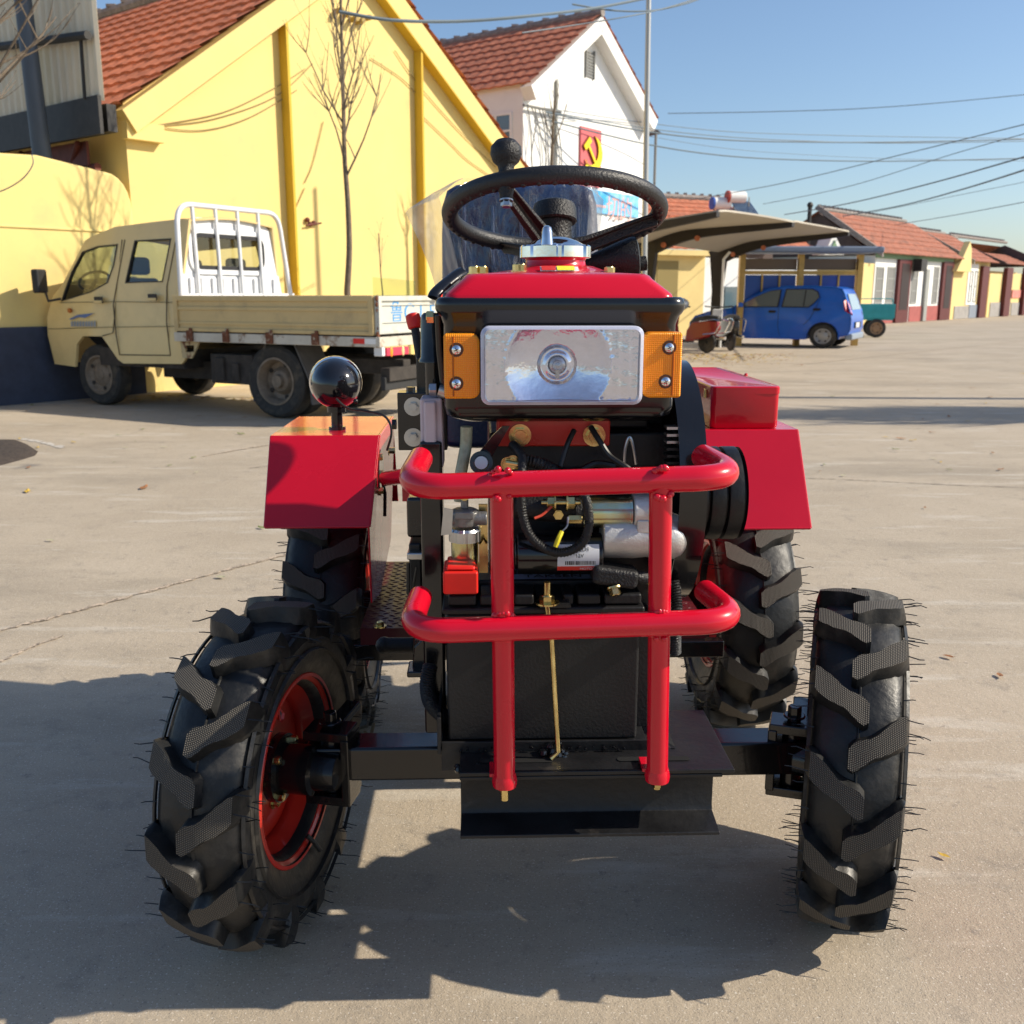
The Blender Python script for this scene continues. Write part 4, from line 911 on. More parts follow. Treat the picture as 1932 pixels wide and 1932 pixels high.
# ---------------------------------------------------------------- bull bar
bar = MB(); r0 = .0183
def bp(u, v, y): return L(u, v, y)
ytop = -.345
def hbar(ul, vl, ur, vr, yf, tl, tr, depth):
    a = bp(ul+21, vl, yf); b_ = bp(ur-21, vr, yf)
    pa = Vector(tl); pb = Vector(tr)
    return fillet([pa, a, b_, pb], .055, 9)
zT = .5*(bp(850,912,ytop).z+bp(1300,906,ytop).z); zB = .5*(bp(850,1191,ytop).z+bp(1300,1180,ytop).z)
aL = bp(764,914,ytop).x; aR = bp(1396,905,ytop).x
bar.tube(fillet([(aL+.014,ytop+.125,zT+.012),(aL,ytop,zT-.007),(aR,ytop,zT+.005),(aR-.022,ytop+.135,zT+.012)], .105, 12), r0, n=18)
bL = bp(770,1194,ytop+.01).x; bR = bp(1398,1180,ytop+.01).x
bar.tube(fillet([(bL+.010,ytop+.135,zB+.006),(bL,ytop+.01,zB-.006),(bR,ytop+.01,zB+.005),(bR-.022,ytop+.145,zB+.008)], .105, 12), r0, n=18)
feet = MB(); nuts = MB()
for (ut, ub, vb) in ((946,952,1470),(1247,1240,1460)):
    pt_ = bp(ut, 905, ytop); pb_ = bp(ub, vb, -.292)
    bar.tube([pt_-Z*.005, pb_], .0163, n=18)
    for zc, yc in ((zT, ytop), (zB, ytop+.01)):      # weld beads
        f = (pt_.z-zc)/(pt_.z-pb_.z); c_ = pt_.lerp(pb_, f)
        for k in range(26):
            a = random.uniform(0, 2*PI); zz = random.choice((-1,1)); 
            q = c_+Vector((.0165*math.cos(a), -.0165*abs(math.sin(a)), zz*(.0183*abs(math.sin(a))+.003))); bar.ball(q, random.uniform(.003,.0055), 8)
    bar.lathe([(.0163,.012),(.0185,.004),(.0195,-.002),(.0185,-.010),(.012,-.012),(0,-.012)], pb_, (0,0,1), n=20)
    feet.box(pb_+Vector((-.006,.020,.006)), (.034,.040,.006)); 
    nuts.hexbolt(pb_-Z*.0125, (0,0,-1), .009, .007); nuts.cyl(pb_-Z*.02, pb_-Z*(.034 if ub < 1000 else .024), .0062, n=12)
bo = tb(bar, 'bull_bar', m_red, ang=50); each(feet, 'foot_plate', m_red, bo, bevel=.001); each(nuts, 'mounting_bolt', m_zinc, bo)
# ---------------------------------------------------------------- battery and tray
yb0 = -.200; bx0 = L(842,1200,yb0).x; bx1 = L(1207,1200,yb0).x; bz0 = L(1000,1397,yb0).z; bz1 = L(1000,1158,yb0).z
mb = MB(); mb.span((bx0,yb0,bz0),(bx1,yb0+.17,bz1)); mb.span((bx1,yb0+.06,bz0-.02),(bx1+.03,yb0+.16,bz1-.02))
bat = tb(mb, 'battery', m_battery, bevel=.005)
mb = MB(); mb.span((bx0-.006,yb0-.007,bz1+.001),(bx1+.006,yb0+.177,bz1+.012))
zz = bz1+.013; h_ = L(1000,1112,yb0).z-zz-.003
for (ua, ub) in ((843,901),(903,931),(968,1010),(1060,1085),(1087,1136),(1138,1213)):
    xa = L(ua,1130,yb0).x+.002; xb = L(ub,1130,yb0).x-.002; mb.span((xa,yb0-.004+.004,zz),(xb,yb0+.06,zz+h_*.75))
mb.span((bx0,yb0+.061,zz),(bx1,yb0+.175,zz+h_)); bl_ = mb.build('battery_lid', m_battery, bat, bevel=.004)
mb = MB(); zt_l = zz+h_+.0008; mb.add([(bx0+.07,yb0+.064,zt_l),(bx1-.05,yb0+.064,zt_l),(bx1-.05,yb0+.092,zt_l),(bx0+.07,yb0+.092,zt_l)], [(0,1,2,3)]); sk_ = mb.build('battery_sticker', mat('pale blue sticker', (.35,.42,.58), .35), bl_, fixn=False)
textmesh('TAKSEN', .022, TM(Vector(((bx0+bx1)/2+.02, yb0+.079, zt_l+.0006)), X, Y_, Z), 'lettering', m_black_ink, bl_, .0001, sx=1.2)
mb = MB(); p0 = L(835,1110,yb0-.02); mb.span((L(836,1100,yb0-.02).x,yb0-.025,L(0,1128,yb0-.02).z),(L(902,1100,yb0-.02).x,yb0+.05,L(0,1085,yb0-.02).z))
mb.span((L(842,1100,yb0-.02).x,yb0-.02,L(0,1085,yb0-.02).z+.0005),(L(897,1100,yb0-.02).x,yb0+.045,L(0,1076,yb0-.02).z)); mb.build('terminal_cap', m_redplastic, bat, bevel=.005)
mb = MB(); pc = L(1160,1087,yb0); mb.box((0,0,0),(.072,.05,.030), Matrix.Translation(pc+Y_*.01) @ Matrix.Rotation(R(9),4,'Y')); mb.tube([pc+Vector((.03,.01,-.004)), pc+Vector((.07,.02,-.012)), pc+Vector((.11,.05,-.04))], .011, n=12); mb.build('terminal_boot', m_blackplastic, bat, bevel=.008)
mb = MB(); mb.hexbolt(L(1158,1108,yb0-.006), (.2,-.5,-.9), .009, .01, .013); mb.build('terminal_bolt', m_zinc, bat)
mb = MB(); a = L(1020,1075,-.07); b_ = L(1048,1147,-.220); mb.loft([[a+X*-.020,a+X*.020,a+X*.020+Z*.004,a+X*-.020+Z*.004],[b_+X*-.024,b_+X*.024,b_+X*.024+Z*.004,b_+X*-.024+Z*.004]]); st_ = mb.build('hold_down_strap', m_blacksatin, bat)
mb = MB(); q = L(1032,1138,-.217); mb.hexbolt(q, (0,0,1), .0115, .010, .019); mb.cyl(q+Z*.012, q+Z*.034, .0055, n=12)
r1 = L(1053,1418,-.240); mb.tube([q-Z*.004, L(1041,1210,-.227), r1, r1+Vector((-.012,-.004,-.010))], .0042, n=10); mb.build('hold_down_rod', m_zinc, bat)
mb = MB(); mb.span((bx0-.01,yb0-.012,bz0-.045),(bx1+.018,yb0-.006,bz0+.004)); mb.span((bx0-.01,yb0-.0059,bz0-.014),(bx1+.018,yb0+.2,bz0-.006))
mb.loft([[Vector((bx1+.02,yb0+.0,bz0-.04)),Vector((bx1+.028,yb0+.0,bz0-.04)),Vector((bx1+.026,yb0+.2,bz0+.07)),Vector((bx1+.02,yb0+.2,bz0+.07))],[Vector((bx1+.055,yb0-.01,zt+.006)),Vector((bx1+.063,yb0-.01,zt+.006)),Vector((bx1+.044,yb0+.2,zt+.006)),Vector((bx1+.036,yb0+.2,zt+.006))]])
mb.span((bx0-.016,yb0-.02,zt+.005),(bx0-.0105,yb0+.18,bz0+.05)); 
tray = tb(mb, 'battery_tray', m_blacksatin, bevel=.001)
mb = MB(); 
for k in range(40): 
    mb.ball(Vector((random.uniform(bx0+.02,bx1-.02), yb0-.016, zt+.006+random.uniform(0,.008))), random.uniform(.0015,.003), 6)
for k in range(24): mb.ball(L(1050,1421,-.225)+Vector((random.gauss(0,.010),random.uniform(-.006,.006),random.gauss(0,.005))), random.uniform(.004,.008), 8)
for k in range(16): mb.ball(L(887,1452,-.255)+Vector((random.gauss(0,.012),random.uniform(-.006,.006),random.gauss(0,.003))), random.uniform(.004,.007), 8)
mb.build('weld_beads', m_black, tray, kind='stuff')
# ---------------------------------------------------------------- engine block, frame, mid parts
mb = MB(); mb.span((-.135,-.09,.62),(.165,.42,.93)); mb.span((-.12,-.06,.47),(.15,.40,.62)); mb.span((-.10,-.06,.93),(.13,.30,.99)); 
for k in range(5): mb.span((-.02,-.105,.86-k*.03),(.15,-.09,.872-k*.03))
tb(mb, 'engine_block', m_blacksatin, bevel=.008)
mb = MB(); mb.span((L(797,1100,-.11).x,-.12,.42),(L(838,1100,-.11).x,-.06,.92)); mb.span((-.15,.0,.38),(-.10,.95,.46)); mb.span((.10,.0,.38),(.15,.95,.46)); mb.span((-.13,.45,.30),(.14,.95,.60)); mb.span((-.13,-.03,.30),(.16,.10,.47)); mb.span((-.15,-.10,.42),(.17,.06,.48))
tb(mb, 'chassis', m_black, bevel=.005)
mb = MB(); mb.loft([[Vector((x, y, z)) for x, y in ((-.13,.42),(.12,.42),(.12,y1),(-.13,y1))] for z, y1 in ((.55,.74),(.80,.70),(.90,.56))]); tb(mb, 'added_shade_box', m_black, bevel=.012)  # box added behind the engine to throw shade on the fender face
mb = MB(); mb.lathe([(.05,-.44),(.06,-.2),(.10,-.12),(.13,-.05),(.13,.05),(.10,.12),(.06,.2),(.05,.44)], (0,.86,.33), X, n=24); tb(mb, 'rear_axle', m_black)
# red cross beam under the lamp housing
yr = -.115; a = L(937,843,yr); b_ = L(1152,805,yr)
mb = MB(); mb.span((a.x,yr,a.z),(b_.x,yr+.05,b_.z+.02)); rbm = tb(mb, 'cross_beam', m_redrim, bevel=.004)
mb = MB()
for u in (981,1121): mb.hexbolt(L(u,821,yr-.001), (0,-1,0), .013, .012, .018)
each(mb, 'beam_bolt', m_zinc, rbm)
# flywheel guard and pulley
fc = Vector((.225,.10,.80)); fr_ = .235
mb = MB(); S = 60
ring = []
xg0 = L(1283,900,-.20).x; xg1 = L(1335,900,-.20).x
zc = .5*(L(1300,684,-.06).z+L(1300,1150,-.10).z); rg = .5*(L(1300,684,-.06).z-L(1300,1150,-.10).z); fc = Vector(((xg0+xg1)/2, .0, zc))
prof = [(rg,xg0),(rg,xg1),(rg-.012,xg1+.002),(rg-.03,xg1+.001),(rg-.035,xg1-.004),(rg-.004,xg1-.004),(rg-.004,xg0)]
mb.lathe([(r, x-fc.x) for r,x in prof], fc, X, n=72, closed=True); tb(mb, 'flywheel_guard', m_black, ang=30)
mb = MB(); mb.lathe([(.0,-.012),(rg-.045,-.012),(rg-.04,-.008),(rg-.04,.008),(rg-.045,.012),(.06,.012),(.05,.03),(0,.03)], fc, X, n=48); tb(mb, 'flywheel', m_blacksatin)
mb = MB(); xp0 = xg1+.004; pr = .080; pz = L(1370,948,-.10).z; wpl = L(1413,946,-.10).x-xp0
pf = [(0,0),(pr*.97,0)]
for k in range(3):
    b0_ = wpl*(k/3); w3 = wpl/3; pf += [(pr,b0_+.002),(pr*1.0,b0_+w3*.78),(pr*.86,b0_+w3*.86),(pr*.86,b0_+w3*.96),(pr*.99,b0_+w3)]
pf += [(pr*.98,wpl),(pr*.5,wpl-.004),(0,wpl-.004)]
mb.lathe(pf, Vector((xp0,-.02,pz)), X, n=48); tb(mb, 'belt_pulley', m_blacksatin, ang=30)
# radiator grille slats beside the guard
for k in range(7):
    a = L(1252,806+k*13,-0.155); mb = MB(); mb.box(a+X*.012, (.019,.03,.004)); tb(mb, 'grille_slat', m_steel if k < 3 else m_blacksatin)
mb = MB(); mb.span((L(1244,800,-0.125).x,.02,.86),(L(1280,800,-0.125).x,.06,1.0)); tb(mb, 'grille_frame', m_blacksatin)
for cu in (1187,):
    mb = MB(); pts = [L(cu-9,876,-0.125),L(cu-8,850,-0.125),L(cu-2,828,-0.125),L(cu+3,828,-0.125),L(cu+9,850,-0.125),L(cu+13,876,-0.125)]; mb.tube(smoothpath(pts,5), .003, n=8); tb(mb, 'spring_clip', m_steel)
# starter motor
ys = -.170; mb = MB(); a = L(975,1044,ys); b_ = L(1134,1044,ys); r_ = .033
mb.cyl(a, b_, r_, n=28); mb.cyl(a-X*.004, a, r_*.8, n=20); st = tb(mb, 'starter_motor', m_black, bevel=.002)
mb = MB(); c_ = L(1302,1000,ys); dn = L(1268,1000,ys)
mb.lathe([(.0,.0),(r_*1.02,0),(r_*1.06,.05),(r_*1.0,.07),(r_*1.12,.09),(r_*1.12,(dn.x-b_.x)*.85),(r_*1.12,(dn.x-b_.x)),(r_*.98,(dn.x-b_.x)+.012),(r_*.6,(dn.x-b_.x)+.026),(r_*.42,(dn.x-b_.x)+.030),(r_*.40,(dn.x-b_.x)+.040),(0,(dn.x-b_.x)+.040)], Vector((b_.x,b_.y+.002,L(1200,1012,ys).z)), X, n=36)
s0 = L(1192,965,ys-.0); mb.cyl(s0, s0+X*.03, .029, n=24); mb.box(s0+Vector((.02,0,-.02)), (.03,.05,.05)); mb.box(s0+Vector((.015,-.024,-.018)),(.022,.012,.022))
mb.span((L(1230,1060,ys+.02).x,ys+.01,L(0,1120,ys).z),(L(1262,1060,ys).x,ys+.05,L(0,1040,ys).z)); mb.build('aluminium_nose', m_alu, st, bevel=.003)
mb = MB(); sa = L(1099,966,ys); sb_ = L(1190,966,ys); mb.cyl(sa, sb_, .025, n=28); mb.lathe([(.0,0),(.0265,0),(.0265,.004),(0,.004)], sb_-X*.004, X, n=28); mb.build('solenoid', m_zincpale, st)
mb = MB(); mb.cyl(sa-X*.012, sa, .024, n=28); mb.cyl(L(975,955,ys+.02), sa, .02, n=20); mb.build('solenoid_cap', m_blackplastic, st)
mb = MB(); q = L(1058,948,ys-.022)
mb.hexbolt(q+X*-.008, (-1,0,0), .010, .010, .013); mb.hexbolt(q+X*.008, (1,0,0), .0105, .010, .014); mb.hexbolt(q+Vector((-.004,0,-.018)), (0,-1,0), .008, .008); mb.cyl(q-X*.03, q+X*.03, .004, n=10); mb.hexbolt(q+Vector((.012,0,-.026)),(1,0,0), .007,.02); mb.build('terminal_stud', m_zinc, st)
mb = MB(); mb.hexbolt(L(1205,972,ys-.03)+X*.02, (1,0,0), .008, .012); mb.build('nose_bolt', m_steel, st)
# curved label wrapped on the motor
mb = MB(); lx0 = L(1052,1040,ys-r_).x; lx1 = L(1131,1040,ys-r_).x; vs = []; K = 10
cz = a.z
for k in range(K+1):
    th = R(-38+76*k/K); vs += [(lx0, a.y-(r_+.0008)*math.cos(th), cz+(r_+.0008)*math.sin(th)), (lx1, a.y-(r_+.0008)*math.cos(th), cz+(r_+.0008)*math.sin(th))]
mb.add(vs, [(2*k,2*k+1,2*k+3,2*k+2) for k in range(K)]); mb.m = [1 if k < 2 else 0 for k in range(K)]; lb = mb.build('rating_label', [m_label, m_red_ink], st)
def ltext(body, size, x, th, m, sx=1, bold=0):
    th = R(th); p = Vector((x, a.y-(r_+.0013)*math.cos(th), cz+(r_+.0013)*math.sin(th))); n_ = Vector((0,-math.cos(th),math.sin(th))); up = Vector((0,math.sin(th),math.cos(th)))
    o_ = textmesh(body, size, TM(p, X, up, n_), 'lettering', m, st, .0001, 'LEFT', sx, bold); return o_
ltext('ZL', .0085, lx0+.010, 22, m_red_ink); ltext('QD1', .0095, lx0+.030, 24, m_black_ink); ltext('12V', .0085, lx0+.027, 7, m_black_ink); ltext('MOTOR', .0065, lx0+.035, -31, m_label)
mb = MB(); random.seed(5); xx = lx0+.012
while xx < lx1-.006:
    wq = random.choice((.0006,.001,.0016)); th0, th1 = R(-7), R(-18); 
    mb.add([(xx, a.y-(r_+.0013)*math.cos(t), cz+(r_+.0013)*math.sin(t)) if q == 0 else (xx+wq, a.y-(r_+.0013)*math.cos(t), cz+(r_+.0013)*math.sin(t)) for q, t in ((0,th0),(1,th0),(1,th1),(0,th1))], [(0,1,2,3)]); xx += wq+random.choice((.0006,.0012))
mb.build('bar_stripes', m_black_ink, st, kind='stuff')
# corrugated loom loops
def corr(name, pts, r, par=tractor, m=m_blackplastic):
    p_ = smoothpath(pts, 10); L_ = sum((p_[i+1]-p_[i]).length for i in range(len(p_)-1)); n_ = int(L_/.0022); out = []; acc = [0]
    for i in range(len(p_)-1): acc.append(acc[-1]+(p_[i+1]-p_[i]).length)
    j = 0
    for k in range(n_+1):
        s = L_*k/n_
        while j < len(p_)-2 and acc[j+1] < s: j += 1
        out.append(p_[j].lerp(p_[j+1], (s-acc[j])/max(1e-9, acc[j+1]-acc[j])))
    mb = MB(); mb.tube(out, [r*(1 if k%2 else .80) for k in range(len(out))], n=12); return tb(mb, name, m, par, ang=70)
corr('wiring_loom', [L(966,838,-0.155),L(985,862,-0.185),L(983,905,-0.205),L(985,965,-0.210),L(1000,1010,-0.215),L(1030,1036,-0.217),L(1065,1042,-0.217),L(1098,1025,-0.217),L(1111,990,-0.215),L(1108,950,-0.210),L(1098,925,-0.195),L(1090,900,-0.175)], .0078)
corr('wiring_loom', [L(983,868,-0.165),L(1010,872,-0.170),L(1030,880,-0.167),L(1052,892,-0.155)], .011)
corr('wiring_loom', [L(812,1255,-0.155),L(806,1290,-0.155),L(812,1325,-0.145),L(835,1350,-0.125),L(850,1360,-0.095)], .013)
corr('wiring_loom', [L(1271,1095,-0.165),L(1276,1130,-0.175),L(1277,1160,-0.185),L(1274,1200,-0.185),L(1274,1232,-0.175)], .010)
def wire_(name, pts, r, m, par=tractor): mb = MB(); mb.tube(smoothpath(pts,6), r, n=8); return tb(mb, name, m, par)
wire_('sensor_wire', [L(1008,978,-0.210),L(1022,972,-0.205),L(1036,960,-0.200),L(1046,950,-0.195)], .0022, m_redwire)
wire_('sensor_wire', [L(1048,1032,-0.223),L(1054,1016,-0.221),L(1060,1003,-0.215)], .0038, m_yellowwire)
wire_('sensor_wire', [L(1060,1003,-0.215),L(1070,992,-0.205),L(1072,975,-0.200)], .0016, m_steel)
wire_('sensor_wire', [L(984,893,-0.185),L(975,882,-0.175),L(965,876,-0.175)], .0022, m_yellowwire)
wire_('earth_cable', [L(1083,812,-0.135),L(1070,840,-0.155),L(1058,880,-0.165)], .0045, m_wire)
wire_('earth_cable', [L(1115,806,-0.135),L(1130,830,-0.155),L(1150,860,-0.165),L(1185,884,-0.175),L(1200,900,-0.155)], .0048, m_wire)
wire_('earth_cable', [L(1100,886,-0.135),L(1125,875,-0.135),L(1160,880,-0.135)], .006, m_wire)
mb = MB(); 
for (u,v) in ((958,875),(968,872)): mb.hexbolt(L(u,v,-0.175), (0,-1,0), .008, .006, .011)
mb.tube([L(955,872,-0.185),L(978,876,-0.190)], .0035, n=8); tb(mb, 'ring_terminal', m_zinc)
mb = MB(); mb.cyl(L(908,873,-0.155), L(908,873,-0.175), .018, n=24); mb.prism([(p.x,p.z) for p in (L(893,886,-0.155),L(897,862,-0.155),L(930,820,-0.155),L(948,803,-0.155),L(930,803,-0.155),L(962,803,-0.155),L(925,866,-0.155),L(922,888,-0.155))][:4]+[(L(962,803,-0.155).x,L(962,803,-0.155).z),(L(925,866,-0.155).x,L(925,866,-0.155).z),(L(922,888,-0.155).x,L(922,888,-0.155).z)], .006, TM(Vector((0,-.155,0)), X, Z, -Y_)); lv = tb(mb, 'lift_link', m_black)
mb = MB(); mb.cyl(L(908,873,-0.175), L(908,873,-0.181), .012, .010, n=20); mb.build('link_pin', m_steel, lv)
# fuel hose, filter
mb = MB(); hp = smoothpath([L(880,805,-0.135),L(879,840,-0.135),L(874,870,-0.145),L(868,905,-0.155),L(868,945,-0.155)],6); mb.tube(hp, .0095, n=14); tb(mb, 'fuel_hose', m_green_hose)
yf = -.165; c_ = L(877,1000,yf)
mb = MB(); mb.lathe([(.0,.0),(.0215,0),(.0215,-.044),(.018,-.052),(0,-.052)], L(877,1018,yf), Z, n=28)
ff = tb(mb, 'fuel_filter', m_zincpale)
mb = MB(); n_ = 24; rings = []
for (f, z_) in ((1.0,-.0165),(1.0,.0),(.9,.004)):
    ring = []
    for k in range(96): a_ = 2*PI*k/96; rr = .0255*(1-.05*(1 if (k//4)%3 == 0 else 0))*f; ring.append(Vector((c_.x+rr*math.cos(a_), c_.y+rr*math.sin(a_), L(877,1000,yf).z+z_)))
    rings.append(ring)
mb.loft(rings); mb.build('filter_ring', m_steel, ff, ang=25)
mb = MB(); h0 = L(877,990,yf); mb.lathe([(0,0),(.022,0),(.024,.012),(.024,.022),(.016,.026),(0,.026)], h0, Z, n=24); mb.cyl(h0+Vector((-.02,-.008,.012)), h0+Vector((.035,-.008,.012)), .011, n=16); mb.box(h0+Vector((0,-.02,.02)),(.03,.012,.012)); mb.cyl(h0+Vector((0,0,.026)), h0+Vector((0,0,.045)), .006, n=12)
mb.build('filter_head', mat('dull cast zinc', (.22,.22,.22), .42, metal=.6, na=.2, ns=30, bump=.2, bs=200), ff, bevel=.002)
mb = MB(); p = h0+Vector((0,-.006,.050)); mb.cyl(p, p-Y_*.012, .008, n=16); mb.cyl(p+X*.014, p+X*.014-Y_*.01, .006, n=6); each(mb, 'banjo_bolt', m_zinc, ff)
mb = MB(); q = [L(837,958,yf-.03),L(855,962,yf-.03),L(852,1008,yf-.03),L(832,1010,yf-.03)]; mb.loft([q,[p+Y_*.002 for p in q]]); mb.build('tap_lever', m_steel, ff)
mb = MB(); mb.span((L(903,960,-0.145).x,-.155,L(0,1085,-0.145).z),(L(920,960,-0.145).x,-.149,L(0,955,-0.145).z)); mb.hexbolt(L(912,975,-0.155),(0,-1,0),.006,.006); mb.tube([L(905,1025,-0.157),L(912,1015,-0.165),L(918,1024,-0.159)], .0025, n=6); tb(mb, 'zinc_bracket', m_zinc)
# ---------------------------------------------------------------- lamp housing, lamp, turn signals
yh = -.175; xc = (L(820,600,yh).x+L(1297,600,yh).x)/2; W1 = L(1297,600,yh).x-L(820,600,yh).x; W0 = L(1281,650,yh).x-L(836,650,yh).x
zt1 = L(0,562,yh).z; zl0 = L(0,592,yh).z; zn = L(0,604,yh).z; zb1 = L(0,790,yh).z; zb2 = L(0,804,yh).z
mb = MB(); rings = []
for (w_, f, r_, z_) in ((W1-.012,.006,.022,zt1+.001),(W1-.003,.0015,.025,zt1-.002),(W1,0,.026,zt1-.008),(W1,0,.026,zl0+.006),(W1-.006,.003,.025,zl0),(W0+.008,.006,.024,zn+.004),(W0,.010,.022,zn-.008),(W0,.010,.022,zb1+.014),(W0-.006,.013,.024,zb1),(W0-.022,.020,.026,zb2+.006),(W0-.05,.032,.03,zb2)):
    d_ = .16-f*2; rings.append([Vector((xc+a_, yh+.08+b_, z_)) for a_, b_ in rrect(w_, d_, r_, 6)])
mb.loft(rings); hs = tb(mb, 'lamp_housing', m_black, ang=50)
mb = MB(); mb.hexbolt(L(818,598,yh+.03), (-1,0,0), .010, .010); mb.build('housing_bolt', m_zinc, hs)
# headlight
hx0, hx1 = L(907,690,yh-.03).x, L(1213,690,yh-.03).x; hz1, hz0 = L(0,616,yh-.03).z, L(0,767,yh-.03).z; hc = Vector(((hx0+hx1)/2, yh-.034, (hz0+hz1)/2)); hw, hh = hx1-hx0, hz1-hz0
cb = L(1054,691,yh-.03)
mb = MB(); O_ = rrect(hw, hh, .013); I_ = rrect(hw-.010, hh-.010, .010)
M_ = TM(Vector((hc.x, 0, hc.z)), X, Z, -Y_)
mb.loft([[M_ @ Vector((a_, b_, -(y))) for a_, b_ in P_] for P_, y in ((O_, yh+.005),(O_, yh-.032),(I_, yh-.036),(I_, yh-.030),(I_, yh+.004))], closed=True)
hl = tb(mb, 'headlight', mat('lamp frame plastic', (.55,.56,.66), .2, coat=.4, alpha=1))
mb = MB(); nx, nz = 90, 44; vs = []; fs = []
for j in range(nz+1):
    for i in range(nx+1):
        x = hc.x+(hw-.011)*(i/nx-.5); z = hc.z+(hh-.011)*(j/nz-.5); r_ = math.hypot(x-cb.x, (z-cb.z)*1.0); rr = min(r_, .080)
        y = yh+.002-.026*(rr/.080)**2; 
        if r_ > .080: y += .002+.0006*math.sin(x*420)
        if r_ < .030: y = yh+.0005-.002*math.cos(r_*400)
        y = min(y, yh+.003); vs.append((x,y,z))
for j in range(nz):
    for i in range(nx): k = j*(nx+1)+i; fs.append((k,k+1,k+nx+2,k+nx+1))
mb.add(vs, fs); mb.build('reflector', mat('lamp mirror', (.96,.95,.98), .07, metal=1, bump=.3, bs=22), hl, ang=60)
mb = MB()
for rr in (.027,.0285,.080): mb.lathe([(rr-.0008,-.001),(rr+.0008,-.001),(rr+.0008,.0018),(rr-.0008,.0018)], Vector((cb.x, yh-.002 if rr < .05 else yh-.025, cb.z)), -Y_, n=72, closed=True)
rg_ = mb; 
mb2 = MB(); mb2.lathe([(0,.0),(.012,0),(.012,.004),(.008,.006),(.0065,.016),(.004,.02),(0,.0205)], Vector((cb.x, yh-.003, cb.z)), -Y_, n=28); mb2.box((cb.x, yh-.006, cb.z-.012),(.006,.006,.016)); mb2.build('bulb', mat('bulb chrome', (.55,.52,.5), .2, metal=.8), hl)
for k in range(10):    # flutes of the lens
    pass
mb = MB(); P_ = rrect(hw-.003, hh-.003, .012); q = rrect(hw-.012, hh-.012, .010)
mb.loft([[M_ @ Vector((a_, b_, y)) for a_, b_ in PP] for PP, y in ((P_, -(yh-.0365)),(P_, -(yh-.0385)),(q, -(yh-.0415)))]); 
lens = mb.build('lens', m_lens, hl, ang=30)
# amber signals
for (ua, ub, va, vb, sg) in ((836,906,630,753,-1),(1214,1285,627,751,1)):
    p0 = L(ua,va,yh-.022); p1 = L(ub,vb,yh-.022); w_, h_ = p1.x-p0.x, p0.z-p1.z; cx, cz_ = (p0.x+p1.x)/2, (p0.z+p1.z)/2; rr = .013
    poly = []; inner = sg*-1
    for (sx_, sz_) in ((1,1),(-1,1),(-1,-1),(1,-1)):
        if sx_ == inner:
            a0 = {(1,1):0,(-1,1):90,(-1,-1):180,(1,-1):270}[(sx_,sz_)]
            for k in range(6): an = R(a0+90*k/5); poly.append((cx+sx_*(w_/2-rr)+rr*math.cos(an), cz_+sz_*(h_/2-rr)+rr*math.sin(an)))
        else: poly.append((cx+sx_*w_/2, cz_+sz_*h_/2))
    mb = MB(); mb.prism(poly, .034, TM(Vector((0,yh+.014,0)), X, Z, -Y_)); ts = tb(mb, 'turn_signal', m_amber, bevel=.004)
    xo = cx+sg*(w_/2-.014)
    mb = MB(); mb.span((xo-.0008,yh-.0212,cz_-h_/2+.004),(xo+.0008,yh-.0200,cz_+h_/2-.004)); mb.build('lens_groove', mat('deep amber', (.35,.08,.002), .3), ts)
    mb = MB(); us = (861,861) if sg < 0 else (1263,1256); vs_ = (660,724) if sg < 0 else (656,720)
    for u_, v_ in zip(us, vs_):
        q = L(u_, v_, yh-.022); mb.lathe([(0,.0045),(.004,.004),(.0068,.002),(.0068,-.001),(.0085,-.0015)], Vector((q.x,yh-.020,q.z)), -Y_, n=20); 
    each(mb, 'screw', m_chrome, ts)
    mb = MB()
    for u_, v_ in zip(us, vs_):
        q = L(u_, v_, yh-.022)
        mb.lathe([(.0072,-.0004),(.0105,-.0004),(.0105,.0006),(.0072,.0006)], Vector((q.x,yh-.0202,q.z)), -Y_, n=20, closed=True)
        for an in (.5,2.07): dd = Vector((math.cos(an),0,math.sin(an)))*.0034; mb.tube([Vector((q.x,yh-.0248,q.z))-dd, Vector((q.x,yh-.0248,q.z))+dd], .0007, n=5)
    each(mb, 'screw_recess', mat('dark recess', (.10,.03,.01), .5), ts)
# ---------------------------------------------------------------- fuel tank
xa, xb = L(838,560,yh+.004).x, L(1274,560,yh+.004).x; xt0, xt1 = L(874,517,yh+.02).x, L(1234,516,yh+.02).x; z0_ = L(0,563,yh+.004).z; z1_ = L(0,518,yh+.03).z
cxT = (xa+xb)/2; cx2 = (xt0+xt1)/2; mb = MB(); rings = []
def tring(cx, w_, y0, y1, r_, z_): return [Vector((cx+a_, (y0+y1)/2+b_, z_)) for a_, b_ in rrect(w_, y1-y0, r_, 6)]
rings = [tring(cxT, xb-xa, yh+.004, .26, .02, z0_-.01), tring(cxT, xb-xa, yh+.004, .26, .02, z0_+.001), tring(cxT, (xb-xa)*.995, yh+.006, .26, .02, z0_+.006),
 tring(cx2, (xt1-xt0)*1.015, yh+.026, .25, .022, z1_-.006), tring(cx2, (xt1-xt0)*.99, yh+.032, .247, .022, z1_-.001), tring(cx2, (xt1-xt0)*.95, yh+.042, .24, .022, z1_+.002),
 tring(cx2, .195, yh+.075, .115, .05, z1_+.005), tring(L(1049,500,.0).x, .150, -.075, .075, .055, z1_+.010), tring(L(1049,500,.0).x, .122, -.06, .06, .055, z1_+.016)]
mb.loft(rings); tk = tb(mb, 'fuel_tank', m_red, ang=60, bevel=.003)
ncx = L(1048,495,.0); zN = z1_+.015
mb = MB(); mb.lathe([(.053,0),(.050,.003),(.049,.010),(.051,.013),(0,.013)], Vector((ncx.x,.0,zN)), Z, n=40); mb.build('filler_neck', m_red, tk)
capz = zN+.013; mb = MB(); rings = []
